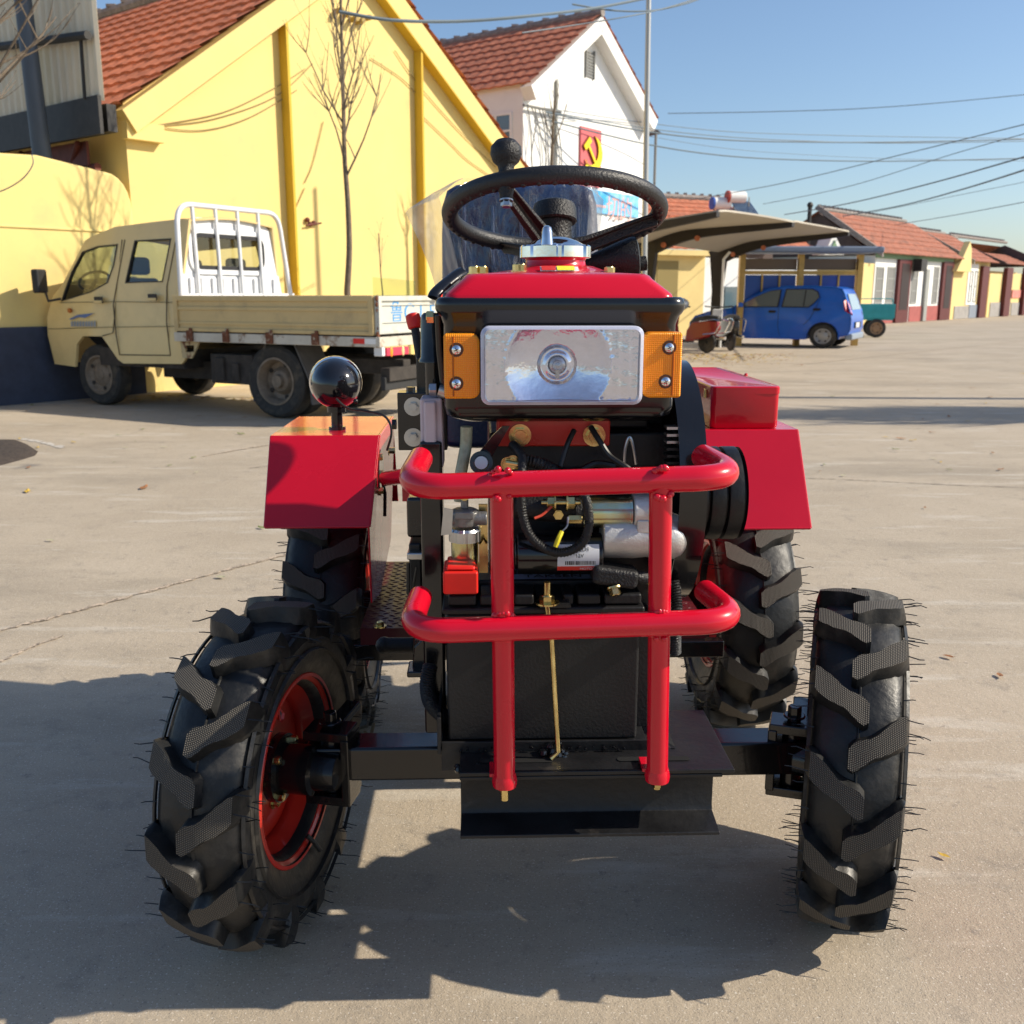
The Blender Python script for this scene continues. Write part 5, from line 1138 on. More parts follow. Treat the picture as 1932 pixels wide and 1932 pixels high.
for (f, z_) in ((.90,0),(1,.002),(1,.020),(.96,.0225),(.80,.024),(.62,.030),(.35,.036),(.1,.038)):
    ring = []
    for k in range(120):
        a_ = 2*PI*k/120; q = (k%15)/15; fl = 1-.07*(1 if q < .2 else 0)*(1 if f > .9 else 0)
        rr = .0585*f*fl; ring.append(Vector((ncx.x+rr*math.cos(a_), rr*math.sin(a_), capz+z_*.94)))
    rings.append(ring)
mb.loft(rings); hp = L(1031,445,.05); mb.loft([[Vector((ncx.x-.017+a_*f, -.03+b_*f, capz+.020+z_*.80)) for a_, b_ in rrect(.018,.055,.0085,5)] for z_, f in ((0,1.1),(.012,1.0),(.026,.9),(.034,.75),(.038,.4))])
mb.build('filler_cap', m_chrome, tk, ang=32)
mb = MB(); ybk = .012
for (u, v) in ((895,518),(911,519),(984,508),(1153,514),(978,509)): q = L(u, v, -.10); mb.hexbolt(Vector((q.x,-.10+.02*(u > 950),z1_+(.001 if u < 950 or u > 1100 else .005))), (0,0,1), .0085, .009, .011)
each(mb, 'tank_bolt', m_zinc, tk)
mb = MB(); lx = [L(u,0,-.09).x for u in (1022,1098)]; 
def slab(x0,x1,y0,y1,z0,z1,d=.001): 
    return [(x0,y0,z0),(x1,y0,z0),(x1,y1,z1),(x0,y1,z1)]
zL0, zL1 = z1_+.0065, z1_+.0125
mb.add(slab(lx[0],lx[1],-.105,-.085,zL0-.000,zL1+.001), [(0,1,2,3)]); lbm = mb.build('warning_label', m_label, tk, fixn=False)
mb = MB(); mb.add(slab(lx[0]+.002,lx[0]+.024,-.1045,-.0865,zL0+.0013,zL1+.0022), [(0,1,2,3)]); mb.build('label_red_field', m_red_ink, tk, fixn=False)
mb = MB(); mb.add(slab(lx[0]+.026,lx[1]-.006,-.1045,-.0865,zL0+.0013,zL1+.0022), [(0,1,2,3)]); mb.build('label_yellow_field', m_yellow_ink, tk, fixn=False)
# black strap hoop at the tank's side
mb = MB(); q = [L(818,562,-.11),L(826,548,-.10),L(860,520,-.07),L(874,512,-.06)]; mb.tube(smoothpath(q,5), .010, n=10, flat=.5); tb(mb, 'tank_strap', m_black)
# ---------------------------------------------------------------- steering
C = L(1046,404,.290); tl = R(14.5); nrm = Vector((0,math.sin(tl),math.cos(tl))); U2 = Vector((0,-math.cos(tl),math.sin(tl))); Rs = .200
mb = MB(); ring = [C+X*(Rs*math.cos(2*PI*k/72))+U2*(Rs*math.sin(2*PI*k/72)) for k in range(72)]; mb.tube(ring, .0158, n=18, closed=True)
for k in range(46):
    a_ = 2*PI*k/46; mb.ball(C+(X*math.cos(a_)+U2*math.sin(a_))*(Rs+.001)-nrm*.0125, .0062, 8)
sw = tb(mb, 'steering_wheel', m_wheelrubber, ang=60)
for an in (122,2,242):
    d_ = X*math.cos(R(an))+U2*math.sin(R(an)); s_ = nrm.cross(d_); mb = MB(); rg2 = []
    for (r_, h_, w_, t_) in ((.022,-.062,.024,.012),(.06,-.052,.022,.010),(.12,-.030,.018,.008),(.165,-.014,.016,.006),(.197,-.004,.015,.006)):
        c2 = C+d_*r_+nrm*h_; rg2.append([c2+s_*w_+nrm*t_*.4, c2-s_*w_+nrm*t_*.4, c2-s_*w_-nrm*t_*.6, c2-s_*w_*.35-nrm*t_*.6, c2-s_*w_*.3-nrm*(t_+.014), c2+s_*w_*.3-nrm*(t_+.014), c2+s_*w_*.35-nrm*t_*.6, c2+s_*w_-nrm*t_*.6])
    mb.loft(rg2); mb.build('spoke', m_blackplastic, sw, bevel=.002)
mb = MB(); mb.lathe([(0,.018),(.030,.018),(.039,.013),(.042,.004),(.043,-.018),(.040,-.021),(.034,-.022),(.034,-.026),(.032,-.030),(.033,-.058),(.028,-.064),(.029,-.070),(.024,-.078),(0,-.078)], C+nrm*.004, nrm, n=36); mb.build('hub_cap', m_blackplastic, sw, ang=30)
kd = X*math.cos(R(122))+U2*math.sin(R(122)); kb = L(955,345,C.y+kd.y*Rs)
mb = MB(); mb.lathe([(.010,-.035),(.012,-.02),(.0165,.0),(.0175,.006),(.0145,.012),(.0130,.022),(.0150,.030),(.0235,.038),(.0275,.050),(.0265,.062),(.018,.072),(.008,.0755),(0,.076)], kb, nrm*.9+Vector((0,0,.1)), n=28)
mb.build('spinner_knob', m_blackplastic, sw, ang=50)
mb = MB(); mb.hexbolt(kb-nrm*.03, -nrm, .010, .009, .012); mb.build('knob_nut', m_steel, sw)
mb = MB(); mb.cyl(C-nrm*.07, C-nrm*.42, .020, n=16); mb.span((C.x-.05,.20,.90),(C.x+.05,.42,1.10)); tb(mb, 'steering_column', m_black, bevel=.004)
# black bellmouth and its plug beside the column
q = L(1150,492,.30); mb = MB(); ax = Vector((.95,0,.10)).normalized()
mb.lathe([(.012,-.045),(.018,-.03),(.026,-.005),(.034,.02),(.040,.042),(.040,.052),(.034,.055),(0,.052)], q, ax, n=28); mb.cyl(q+ax*.05+Z*-.012, q+ax*.072+Z*-.012, .014, n=16); mb.tube([q-ax*.04, q+Vector((-.06,0,-.03)), q+Vector((-.07,0,-.2))], .012, n=10); tb(mb, 'control_bellmouth', m_blackplastic)
# ---------------------------------------------------------------- seat in plastic film
ysd = .98; mb = MB(); rings = []
pL, pR = L(834,450,ysd).x, L(1128,450,ysd).x; zTop = L(0,342,ysd).z; cxs = (pL+pR)/2; ws = pR-pL
for (z_, f, dy) in ((.92,.90,-.05),(1.0,.98,-.04),(1.15,1.0,-.01),(1.30,1.0,.02),(zTop-.05,.98,.035),(zTop-.018,.93,.04),(zTop-.003,.82,.045),(zTop,.6,.048)):
    rings.append([Vector((cxs+a_*f, ysd+dy+b_, z_)) for a_, b_ in rrect(ws, .10*(1 if f > .9 else .6), .03 if f > .9 else .02, 5)])
mb.loft(rings); se = tb(mb, 'seat', m_seat, ang=60)
mb = MB(); 
for k in range(5): mb.tube([Vector((cxs+ws*(-.36+.18*k), ysd-.045+dy_, z_)) for z_, dy_ in ((1.0,-.045),(1.15,-.015),(1.30,.012),(zTop-.06,.03))], .006, n=6)
mb.build('seat_piping', m_seat, se)
mb = MB(); mb.loft([[Vector((cxs+a_, ysd-.22+b_, z_)) for a_, b_ in rrect(ws*1.0, .40, .06, 5)] for z_ in (.80,.90)]); mb.build('seat_cushion', m_seat, se, bevel=.02)
random.seed(8); mb = MB(); nx, nz = 60, 26; vs = []
from mathutils import noise as mn
def filmpt(i, j):
    s = i/nx; t = j/nz   # t 0 bottom 1 top
    ul = 823-(823-763)*min(1,t*1.15)**1.3 if t < .87 else 763+(t-.87)/.13*62
    ur = 1118+(1139-1118)*min(1,t*1.1)+(-10 if t > .95 else 0); u = ul+(ur-ul)*s; v = 552-(552-336)*t
    if t > .87: v += 0
    vt = 336 + (38*max(0,1-s/.14)) + (26*max(0,(s-.93)/.07)); v = 552-(552-vt)*t
    wr = .016*mn.noise(Vector((s*9, t*2.2, 0)))+.006*mn.noise(Vector((s*30, t*5, 2)))
    y_ = ysd-.075+wr*(1 if .16 < s < .93 else .7)+(.02*max(0,1-s/.16))+(.01*max(0,(s-.93)/.07)); return L(u, v, y_)
for j in range(nz+1):
    for i in range(nx+1): vs.append(filmpt(i,j))
mb.add(vs, [(j*(nx+1)+i, j*(nx+1)+i+1, (j+1)*(nx+1)+i+1, (j+1)*(nx+1)+i) for j in range(nz) for i in range(nx)])
mb.m = [1 if (i < nx*.165 or i > nx*.93) else 0 for j in range(nz) for i in range(nx)]
m_film2 = m_film.copy(); m_film2.name = 'loose plastic film'
for n_ in m_film2.node_tree.nodes:
    if n_.type == 'MAP_RANGE': n_.inputs[1].default_value = .35; n_.inputs[2].default_value = .7; n_.inputs[3].default_value = .30; n_.inputs[4].default_value = .7
mb.build('plastic_wrap', [m_film, m_film2], se, ang=80, fixn=False)
# ---------------------------------------------------------------- fenders
def fender(name, ul0, ul1, vt, ub0, ub1, vb_, yt, yb_, back, inner, lab):
    a = L(ul0,vt,yt); b_ = L(ul1,vt,yt); c2 = L(ub1,vb_,yb_); d2 = L(ub0,vb_,yb_); zt_ = (a.z+b_.z)/2; a.z = b_.z = zt_; zb3 = (c2.z+d2.z)/2; c2.z = d2.z = zb3
    mb = MB(); t = .004
    A, B = a+Y_*back, b_+Y_*back
    def sheet(pts, n_):
        n_ = Vector(n_)*t; mb.loft([[Vector(p) for p in pts], [Vector(p)+n_ for p in pts]])
    sheet([a,b_,c2,d2], (0,1,0)); sheet([a,b_,B,A], (0,0,-1)); bk = Vector((0,.10,-.25)); sheet([A,B,B+bk,A+bk], (0,-1,0))
    if inner > 0: p, q = b_, c2
    else: p, q = a, d2
    B2 = p+Y_*back; sheet([p+Y_*.001, q+Y_*.001, Vector((q.x,q.y+.01,.47)), Vector((q.x,q.y+.18,.44)), Vector((q.x,B2.y,.50)), B2+bk*.2, B2], (-inner,0,0))
    # rolled lower lip
    mb.tube([d2+Vector((0,.002,-.002)), c2+Vector((0,.002,-.002))], .0035, n=8)
    for e0, e1 in ((a,b_),(a,d2),(b_,c2),(a,A),(b_,B)): mb.tube([e0+Vector((0,.0025,-.0025)), e1+Vector((0,.0025,-.0025))], .0034, n=8)
    o_ = tb(mb, name, m_red, bevel=.0015); o_['label'] = lab; return o_, zt_
f1, zf1 = fender('fender', 511, 715, 822, 499, 697, 993, .56, .44, .36, 1, 'fender carrying the round black lamp')
f2, zf2 = fender('fender', 1310, 1505, 811, 1290, 1530, 996, .50, .40, .62, -1, 'fender carrying the red toolbox')
# side bolts and plates on the inner side of the lamp fender
mb = MB(); xi = L(712,880,.60).x
for (v_, y_) in ((862,.56),(925,.56),(893,.57)): q = L(722, v_, y_); mb.hexbolt(Vector((xi+.0,y_,q.z)), X, .009, .014, .015)
mb.hexbolt(L(733,850,.64), X, .008,.012,.012); each(mb, 'fender_bolt', m_zinc, tractor)
mb = MB(); mb.cyl((xi,.60,L(0,895,.6).z),(xi+.010,.60,L(0,895,.6).z), .055, n=28); mb.tube([(xi+.01,.57,L(0,893,.57).z),(xi+.02,.56,L(0,935,.56).z),(xi+.02,.54,L(0,975,.56).z)], .004, n=8); tb(mb, 'lever_boss', m_black)
mb = MB(); p = L(728,903,.52); q = L(800,893,.30); mb.tube([p,q], .017, n=12); mb.span((q.x-.03,.12,q.z-.02),(q.x+.03,.32,q.z+.02)); tb(mb, 'red_cross_tube', m_red)
# round work lamp seen from behind
c_ = L(633,724,.66); mb = MB(); mb.lathe([(0,-.0585),(.02,-.0565),(.037,-.0455),(.0495,-.0300),(.0565,-.011),(.0585,.008),(.0590,.018),(.058,.022),(.053,.026),(0,.026)], c_, Vector((-.12,.97,.12)), n=40)
wl = tb(mb, 'work_lamp', mat('glossy black enamel', (.008,.008,.010), .12, coat=.8), ang=50)
mb = MB(); mb.lathe([(.057,.010),(.0615,.012),(.0625,.020),(.060,.026),(.055,.028)], c_, Vector((-.12,.97,.12)), n=40); mb.build('lamp_rim', m_chrome, wl)
mb = MB(); zf = zf1; mb.cyl((c_.x,c_.y,zf),(c_.x,c_.y,c_.z-.04), .0135, n=16); mb.cyl((c_.x,c_.y,c_.z-.066),(c_.x,c_.y,c_.z-.045), .022, n=20); mb.cyl((c_.x,c_.y,zf),(c_.x,c_.y,zf+.008), .020, n=16); mb.build('lamp_stalk', m_black, wl)
wire_('lamp_cable', [L(634,752,.60),L(648,765,.60),L(665,772,.62),L(690,775,.62),(L(722,783,.60)),L(736,800,.58),L(738,822,.57),L(730,850,.57)], .0028, m_wire)
mb = MB(); mb.ball(L(671,757,.615), .006, 10); mb.build('lamp_grommet', m_wire, wl)
# tool box
ya = .54; p0 = L(1340,812,ya-.02); p1 = L(1468,812,ya-.02); zb4 = zf2+.001; ztb = L(0,733,ya-.02).z
mb = MB(); rings = []
x0_, x1_ = p0.x, p1.x; yb1 = ya-.02; dp = .58
for z_, g_ in ((zb4,.004),(zb4+.004,.0),(ztb-.016,.0)): rings.append([Vector(((x0_+x1_)/2+a_, yb1+dp/2+b_, z_)) for a_, b_ in rrect(x1_-x0_-g_, dp-g_, .012, 5)])
mb.loft(rings); bx = tb(mb, 'toolbox', m_red)
mb = MB(); rings = []
for z_, g_ in ((ztb-.0165,-.003),(ztb-.003,-.003),(ztb,.001),(ztb+.0005,.02),(ztb-.001,.024)): rings.append([Vector(((x0_+x1_)/2+a_, yb1+dp/2+b_, z_)) for a_, b_ in rrect(x1_-x0_-g_, dp-g_, .013, 5)])
mb.loft(rings); mb.build('lid', m_red, bx, ang=30)
mb = MB(); mb.box((x0_-.004, yb1+.05, ztb-.02),(.004,.014,.02)); mb.build('latch', m_zinc, bx, bevel=.001)
mb = MB(); mb.ball((x1_+.001, yb1+.30, ztb+.001), .005, 8); mb.build('lid_rivet', m_red, bx)
# ---------------------------------------------------------------- running boards
m_checker = mat('painted checker plate', (.07,.007,.012), .42, coat=.15, rn=.1, ns=20, spec=.35)
def board(x0, x1, y0, y1, z, slot, name='running_board'):
    mb = MB(); holes = []
    out = [(x0,y0),(x1,y0),(x1,y1),(x0,y1)]
    if slot: xm = x0+(x1-x0)*.55; ym = y0+(y1-y0)*.60; holes = [[(xm,ym),(x1-.012,ym),(x1-.012,ym+.045),(xm,ym+.045)]]
    mb.panel(out, holes, .004, Matrix.Translation((0,0,z)))
    mb.span((x0,y0-.004,z-.035),(x1,y0,z+.004)); mb.span((x0,y1,z-.03),(x1,y1+.004,z+.004))
    k = 0; y = y0+.012
    while y < y1-.012:
        x = x0+.012+(.011 if k%2 else 0)
        while x < x1-.008:
            if not (slot and xm-.012 < x < x1 and ym-.012 < y < ym+.057):
                a_ = R(35 if k%2 else -35); mb.ball((0,0,0), 1, 8, M=Matrix.Translation((x,y,z+.004)) @ Matrix.Rotation(a_,4,'Z') @ Matrix.Diagonal((.0105,.0030,.0016,1)))
            x += .026
        y += .018; k += 1
    return tb(mb, name, m_checker, bevel=0, ang=50)
zb5 = .415; a = LZ(680,1188,zb5); b_ = LZ(772,1188,zb5)
rb1 = board(a.x, -.165, a.y, a.y+.55, zb5, True); rb1['label'] = 'checker plate step beside the lamp fender'
rb2 = board(.215, .36, a.y+.02, a.y+.55, zb5, False)
mb = MB(); mb.hexbolt(LZ(717,1182,zb5+.005), (0,0,1), .009, .008, .015); mb.build('step_bolt', m_zinc, rb1)
mb = MB(); mb.span((-.50,a.y+.0,zb5-.075),(.40,a.y+.03,zb5-.036)); tb(mb, 'step_support', m_black, bevel=.003)
mb = MB(); q = L(752,1217,.27); mb.cyl(q-X*.03, q+X*.03, .016, n=16); mb.ball(q-X*.03, .018, 12); mb.box(q+X*.05,(.03,.03,.03)); tb(mb, 'step_rod', m_blackplastic)
mb = MB(); pts = [L(778,1262,.1),L(782,1215,.1),L(800,1198,.1),L(845,1198,.1),L(845,1262,.1)]; mb.prism([(p.x,p.z) for p in pts], .05, TM(Vector((0,.13,0)), X, Z, -Y_)); mb.box(L(805,1262,.08),(.07,.06,.012)); ab = tb(mb, 'engine_mount', m_black, bevel=.003)
mb = MB(); mb.hexbolt(L(828,1250,.06), (0,0,-1), .010, .012); mb.hexbolt(L(824,1258,.05), (0,0,1), .009, .012); each(mb, 'mount_bolt', m_zinc, ab)
# ---------------------------------------------------------------- parts along the lamp-fender side of the engine
mb = MB(); p = L(794,748,-0.080); q = L(838,878,-0.080); mb.span((p.x,-.11,q.z),(q.x,-.05,p.z)); mb.span((p.x+.006,-.118,q.z+.004),(p.x+.026,-.11,p.z-.004)); reg = tb(mb, 'regulator_box', m_greypl, bevel=.005)
mb = MB(); mb.cyl(L(828,735,-0.100), L(844,740,-0.100), .013, n=16); mb.hexbolt(L(823,735,-0.100), (-1,0,0), .011,.01); mb.build('box_gland', m_steel, reg)
mb = MB(); p = L(750,740,0.030); q = L(812,848,0.030); mb.span((p.x,.02,q.z),(q.x+.03,.07,p.z)); pl = tb(mb, 'valve_block', m_black, bevel=.002)
mb = MB()
for v_ in (767,825): c2 = L(780,v_,0.019); mb.cyl(c2, c2-Y_*.002, .016, n=24); mb.hexbolt(c2-Y_*.002, (0,-1,0), .0085, .008)
each(mb, 'block_bolt', m_steel, pl); mb = MB(); mb.cyl(L(775,740,0.040), L(775,730,0.040), .008, n=6); mb.cyl(L(748,800,0.040), L(740,800,0.040), .010, n=6); each(mb, 'block_plug', m_black, pl)
mb = MB(); p = L(786,672,0.090); q = L(822,745,0.090); mb.span((p.x,.07,q.z),(q.x,.11,p.z)); gq = tb(mb, 'lever_quadrant', m_black, bevel=.003)
mb = MB(); mb.tube([L(793,680,0.090), L(782,612,0.110)], .0075, n=12); lvr = tb(mb, 'control_lever', m_blackplastic)
a_ = L(784,620,0.110); b2 = L(778,593,0.115); mb = MB(); d_ = (b2-a_); mb.lathe([(.010,0),(.0125,.002),(.0135,d_.length*.6),(.0125,d_.length*.95),(.008,d_.length*1.05),(0,d_.length*1.06)], a_, d_, n=20); mb.build('red_grip', m_redplastic, lvr)
mb = MB(); c2 = L(812,640,-0.050); mb.lathe([(0,.042),(.014,.042),(.018,.038),(.0195,.03),(.0205,-.028),(.024,-.034),(.024,-.037),(.014,-.038),(.013,-.11),(.009,-.115),(0,-.115)], c2+X*.004, Z, n=28); tb(mb, 'breather_can', m_black, ang=35)
mb = MB(); mb.tube([L(826,595,-0.130), L(829,660,-0.110), L(840,760,-0.100)], .005, n=8, flat=.5); tb(mb, 'stay', m_black)
mb = MB(); p = L(768,935,-0.010); q = L(800,1010,-0.010); mb.span((p.x,-.03,q.z),(q.x+.02,.17,p.z)); tb(mb, 'side_tank', m_black, bevel=.006)
mb = MB(); p = L(768,1020,-0.030); q = L(798,1120,-0.030); mb.span((p.x+.004,-.05,q.z),(q.x,.03,p.z)); lc = tb(mb, 'latch_housing', m_blacksatin, bevel=.004)
mb = MB(); mb.span((L(768,1050,-0.060).x,-.065,L(0,1062,-0.060).z),(L(802,1050,-0.060).x,-.03,L(0,1048,-0.060).z)); mb.build('latch_plate', m_steel, lc, bevel=.003)
mb = MB(); mb.tube([L(770,1062,-0.070),L(770,1120,-0.070),L(782,1130,-0.070),L(797,1128,-0.070)], .003, n=6); mb.tube([L(786,1070,-0.070),L(779,1110,-0.070)], .002, n=6); mb.build('latch_wire', m_wire, lc)
# strip of straw lying over the axle
mb = MB(); mb.tube(smoothpath([L(690,1405,.12),L(700,1385,.16),L(705,1365,.2)],4), .0035, n=6, flat=.4); mb.tube(smoothpath([L(712,1412,.1),L(700,1392,.14),L(688,1380,.2)],4), .003, n=6, flat=.4); tb(mb, 'packing_straw', mat('straw', (.28,.20,.09), .8, na=.3, ns=200))
# ================================================================ crew cab light truck
KO = Vector((-2.21, 9.14, 0)); KA = math.atan2(-.464, .887)       # local +x runs to the truck's tail, +y to its far side
KM = Matrix.Translation(KO) @ Matrix.Rotation(KA, 4, 'Z'); KI = KM.inverted(); KC = KI @ CO
def K(u, v, y=0):
    d = KI.to_3x3() @ ray(u, v); return KC + d*((y-KC.y)/d.y)
def KX(u, v, x):
    d = KI.to_3x3() @ ray(u, v); return KC + d*((x-KC.x)/d.x)
def kz(zx, zy, y=0): return K(57.1+zx*.41368, 342.5+zy*.41368, y)
truck = empty('pickup_truck', KO, KA); tag(truck, 'pale cream crew cab light truck with white cage and rusty low sided bed', 'truck')
m_cream = mat('cream truck paint', (.74,.56,.25), .38, coat=.3, na=.05, ns=3, rn=.08, col2=(.62,.46,.20), c2s=2.5, c2t=(.5,.75))
m_creamdirty = mat('dirty cream metal', (.56,.52,.43), .6, na=.12, ns=8, col2=(.22,.11,.05), c2s=7, c2t=(.56,.66))
m_bedside = mat('bed side paint', (.62,.46,.21), .5, na=.06, ns=5, col2=(.40,.30,.16), c2s=3, c2t=(.55,.8))
m_rust = mat('flaking rust', (.16,.06,.03), .9, na=.4, ns=30, col2=(.45,.38,.28), c2s=20, c2t=(.55,.62))
m_whitetube = mat('white cage paint', (.74,.75,.76), .4, na=.05, ns=9, col2=(.4,.36,.3), c2s=9, c2t=(.65,.75))
m_under = mat('dirty underbody', (.045,.038,.032), .85, na=.4, ns=9)
m_steelrim = mat('dirty steel rim', (.20,.155,.11), .6, na=.3, ns=14)
m_blackrub = mat('black trim', (.02,.02,.022), .55)
XZ = lambda y: TM(Vector((0,y,0)), X, Z, -Y_)     # local panel: a->x, b->z, extrude towards the near side
TW = 1.52; nearY = 0.0
def kp(p, y=0): q = kz(p[0], p[1], y); return (q.x, q.z)
cab_top = [(85,560),(92,520),(128,465),(200,268),(228,248),(330,203),(500,180),(640,164),(668,168)]
cab_out = [kp(p) for p in cab_top] + [kp((672,480)), kp((700,700)), kp((706,812)), kp((690,832)), kp((425,830)), kp((400,812)), kp((352,742)), kp((326,706)), kp((240,705)), kp((212,742)), kp((205,845)), kp((112,832)), kp((80,700)), kp((76,620))]
wf = [kp(p) for p in ((196,318),(262,292),(356,282),(352,380),(334,462),(262,506),(132,548),(140,500),(160,410))]
wr = [kp(p) for p in ((430,266),(598,256),(584,458),(412,464))]
zs_ = kz(300,500).z
def tumble(o, base=.92, k=.17):
    for v in o.data.vertices:
        if v.co.z > base:
            f = (v.co.z-base)*k; v.co.y += f if v.co.y < TW/2 else -f
    o.data.update()
mb = MB(); mb.panel(cab_out, [wf, wr], .03, XZ(.03)); cab = mb.build('cab', m_cream, truck, ang=30)
wfar = [(-3.3,zs_+.10),(-3.08,1.58),(-1.35,1.66),(-1.3,zs_+.10)]
mb = MB(); mb.panel(cab_out, [[(min(max(x,cab_out[3][0]+.08),-1.3), z) for x, z in ((-2.95,zs_+.05),(-2.70,1.60),(-1.35,1.64),(-1.32,zs_+.05))]], .03, XZ(TW)); far = mb.build('far_side', m_cream, cab, ang=30)
tumble(cab); tumble(far)
# skin over nose, windscreen, roof
def strip(pts, y0, y1, t, name, m, par):
    mb = MB(); n = 9; vs = []
    for (x, z) in pts:
        for k in range(n):
            f = k/(n-1); y = y0+(y1-y0)*f; cr = .05*math.sin(PI*f)
            sh = max(0, z-.92)*.17; yy = y+(sh if f < .5 else -sh)*(abs(f-.5)*2)
            vs.append((x - (cr*.8 if x < -2.6 else 0), yy, z+(cr if z > 1.5 else 0)))
    mb.add(vs, [(i*n+k, i*n+k+1, (i+1)*n+k+1, (i+1)*n+k) for i in range(len(pts)-1) for k in range(n-1)])
    o = mb.build(name, m, par, ang=50); s_ = o.modifiers.new('s','SOLIDIFY'); s_.thickness = t; return o
nose = [kp((112,832)), kp((80,700)), kp((76,620)), kp((85,560)), kp((128,465))]
strip(nose, 0, TW, .02, 'nose', m_cream, cab); strip([kp((128,465)), kp((165,365)), kp((200,268))], 0, TW, .008, 'windscreen', m_glass, cab)
strip([kp(p) for p in ((200,268),(228,248),(330,203),(500,180),(640,164),(668,168))], 0, TW, .02, 'roof', m_cream, cab)
# rear wall of the cab with its window
xb_ = kp((668,400))[0]+.005; rw0 = KX(57+.41368*725, 342.5+.41368*398, xb_); 
def kb_(zx, zy): q = KX(57.1+zx*.41368, 342.5+zy*.41368, xb_); return (q.y, q.z)
ztop_ = kp((668,168))[1]; YZ = lambda x: TM(Vector((x,0,0)), Y_, Z, X)
outw = [(.0,.70),(TW,.70),(TW,.95),(TW-.16,ztop_-.06),(TW-.30,ztop_+.03),(TW/2,ztop_+.045),(.30,ztop_+.03),(.16,ztop_-.06),(.0,.95)]
y0w, z1w = kb_(722,222); y1w, z0w = kb_(1058,398); y0w = max(.22, y0w); y1w = min(TW-.2, y1w); z1w = min(ztop_-.14, z1w)
win = [(a_+(y0w+y1w)/2, b_+(z0w+z1w)/2) for a_, b_ in rrect(y1w-y0w, z1w-z0w, .09)]
mb = MB(); mb.panel(outw, [win], .03, YZ(xb_-.03)); mb.build('cab_back', m_whitetube, cab, ang=30)
mb = MB(); w1_, h1_ = y1w-y0w, z1w-z0w; c0_ = ((y0w+y1w)/2, (z0w+z1w)/2)
def ring_(g0, g1, r0_, r1_, t, x, m, name, par):
    mb = MB(); mb.panel([(a_+c0_[0], b_+c0_[1]) for a_, b_ in rrect(w1_+g0, h1_+g0, r0_)], [[(a_+c0_[0], b_+c0_[1]) for a_, b_ in rrect(w1_+g1, h1_+g1, r1_)]], t, YZ(x)); return mb.build(name, m, par, ang=30)
ring_(.14, .05, .15, .11, .02, xb_+.001, m_whitetube, 'window_surround', cab); wnd = ring_(.045, -.03, .11, .08, .018, xb_+.0015, m_blackrub, 'rear_window', cab)
mb = MB(); mb.prism([(a_+c0_[0], b_+c0_[1]) for a_, b_ in rrect(w1_-.02, h1_-.02, .085)], .004, YZ(xb_-.014)); mb.build('pane', m_glass, wnd)
mb = MB()
for k in range(9): yk = .16+k*(TW-.32)/8; mb.span((xb_+.001,yk-.028,.72),(xb_+.028,yk+.028,z0w-.10))
mb.build('pressed_ribs', m_whitetube, cab, bevel=.012)
# side windows: rubber frame and glass
for poly, nm in ((wf,'front_window'),(wr,'side_window')):
    cx_ = sum(p[0] for p in poly)/len(poly); cz_ = sum(p[1] for p in poly)/len(poly)
    inn = [(cx_+(x-cx_)*.945, cz_+(z-cz_)*.945) for x, z in poly]; mb = MB(); mb.panel(poly, [inn], .036, XZ(.032)); f_ = mb.build(nm, m_blackrub, cab); tumble(f_)
    mb = MB(); mb.panel(poly, (), .004, XZ(.02)); g_ = mb.build('glass', m_glass, f_); tumble(g_)
    mb = MB(); mb.panel(poly, (), .004, XZ(TW-.02)); continue; g_ = mb.build('far_glass', m_glass, f_); tumble(g_)
def line(pts, r, name, m, par, y=-.002):
    mb = MB(); mb.tube([Vector((kz(*p).x, y, kz(*p).z)) for p in pts], r, n=6); o = mb.build(name, m, par); tumble(o); return o
m_gap = mat('panel gap', (.09,.07,.04), .9)
for ks_, pts in enumerate(([(372,262),(378,690),(330,704)],[(385,262),(372,560),(392,700),(408,790),(640,793)],[(622,240),(606,480),(622,640),(640,793)],[(128,552),(376,548),(700,552)],[(82,672),(380,664),(700,660)])): line(pts, .0055 if ks_ < 3 else .003, 'door_seam', m_gap, cab)
for a_, b_ in ((312,540),(558,528)):
    p = kz(a_, b_); mb = MB(); mb.box((p.x,-.004,p.z), (.12,.012,.065)); hh_ = mb.build('door_handle', m_blackrub, cab, bevel=.006)
    mb = MB(); mb.box((p.x,-.014,p.z-.018), (.115,.012,.026)); mb.build('pull', m_cream, hh_, bevel=.004)
p = kz(180,588); mb = MB(); mb.cyl((p.x,.01,p.z),(p.x,-.012,p.z), .024, n=16); mb.build('side_marker', mat('orange marker', (.45,.12,.02), .3), cab)
m_decal = mat('faded blue decal', (.10,.17,.36), .5, na=.2, ns=20); m_decal2 = mat('worn blue decal', (.30,.34,.38), .5)
mb = MB(); mb.panel([kp(p) for p in ((176,628),(215,608),(292,600),(250,622),(220,618),(190,630))], (), .002, XZ(-.0005)); mb.build('decal', m_decal, cab)
for k in range(9):
    p = kz(190+k*13, 650); mb = MB(); mb.box((p.x,-.0015,p.z),(.028,.001,.05)); mb.box((p.x+.012,-.0017,p.z+.006),(.008,.001,.06)); mb.build('worn_lettering', m_decal2, cab)
# mirror
p = kz(102,455); mb = MB(); mb.box((0,0,0),(.08,.17,.24), Matrix.Translation((p.x-.02,-.14,p.z)) @ Matrix.Rotation(R(20),4,'Z')); mr_ = mb.build('mirror', m_blackrub, truck, bevel=.02)
q = kz(140,535); mb = MB(); mb.tube([(p.x,-.10,p.z-.1),(p.x+.02,-.09,p.z-.2),(q.x,-.0,q.z)], .014, n=8); mb.build('mirror_arm', m_blackrub, mr_)
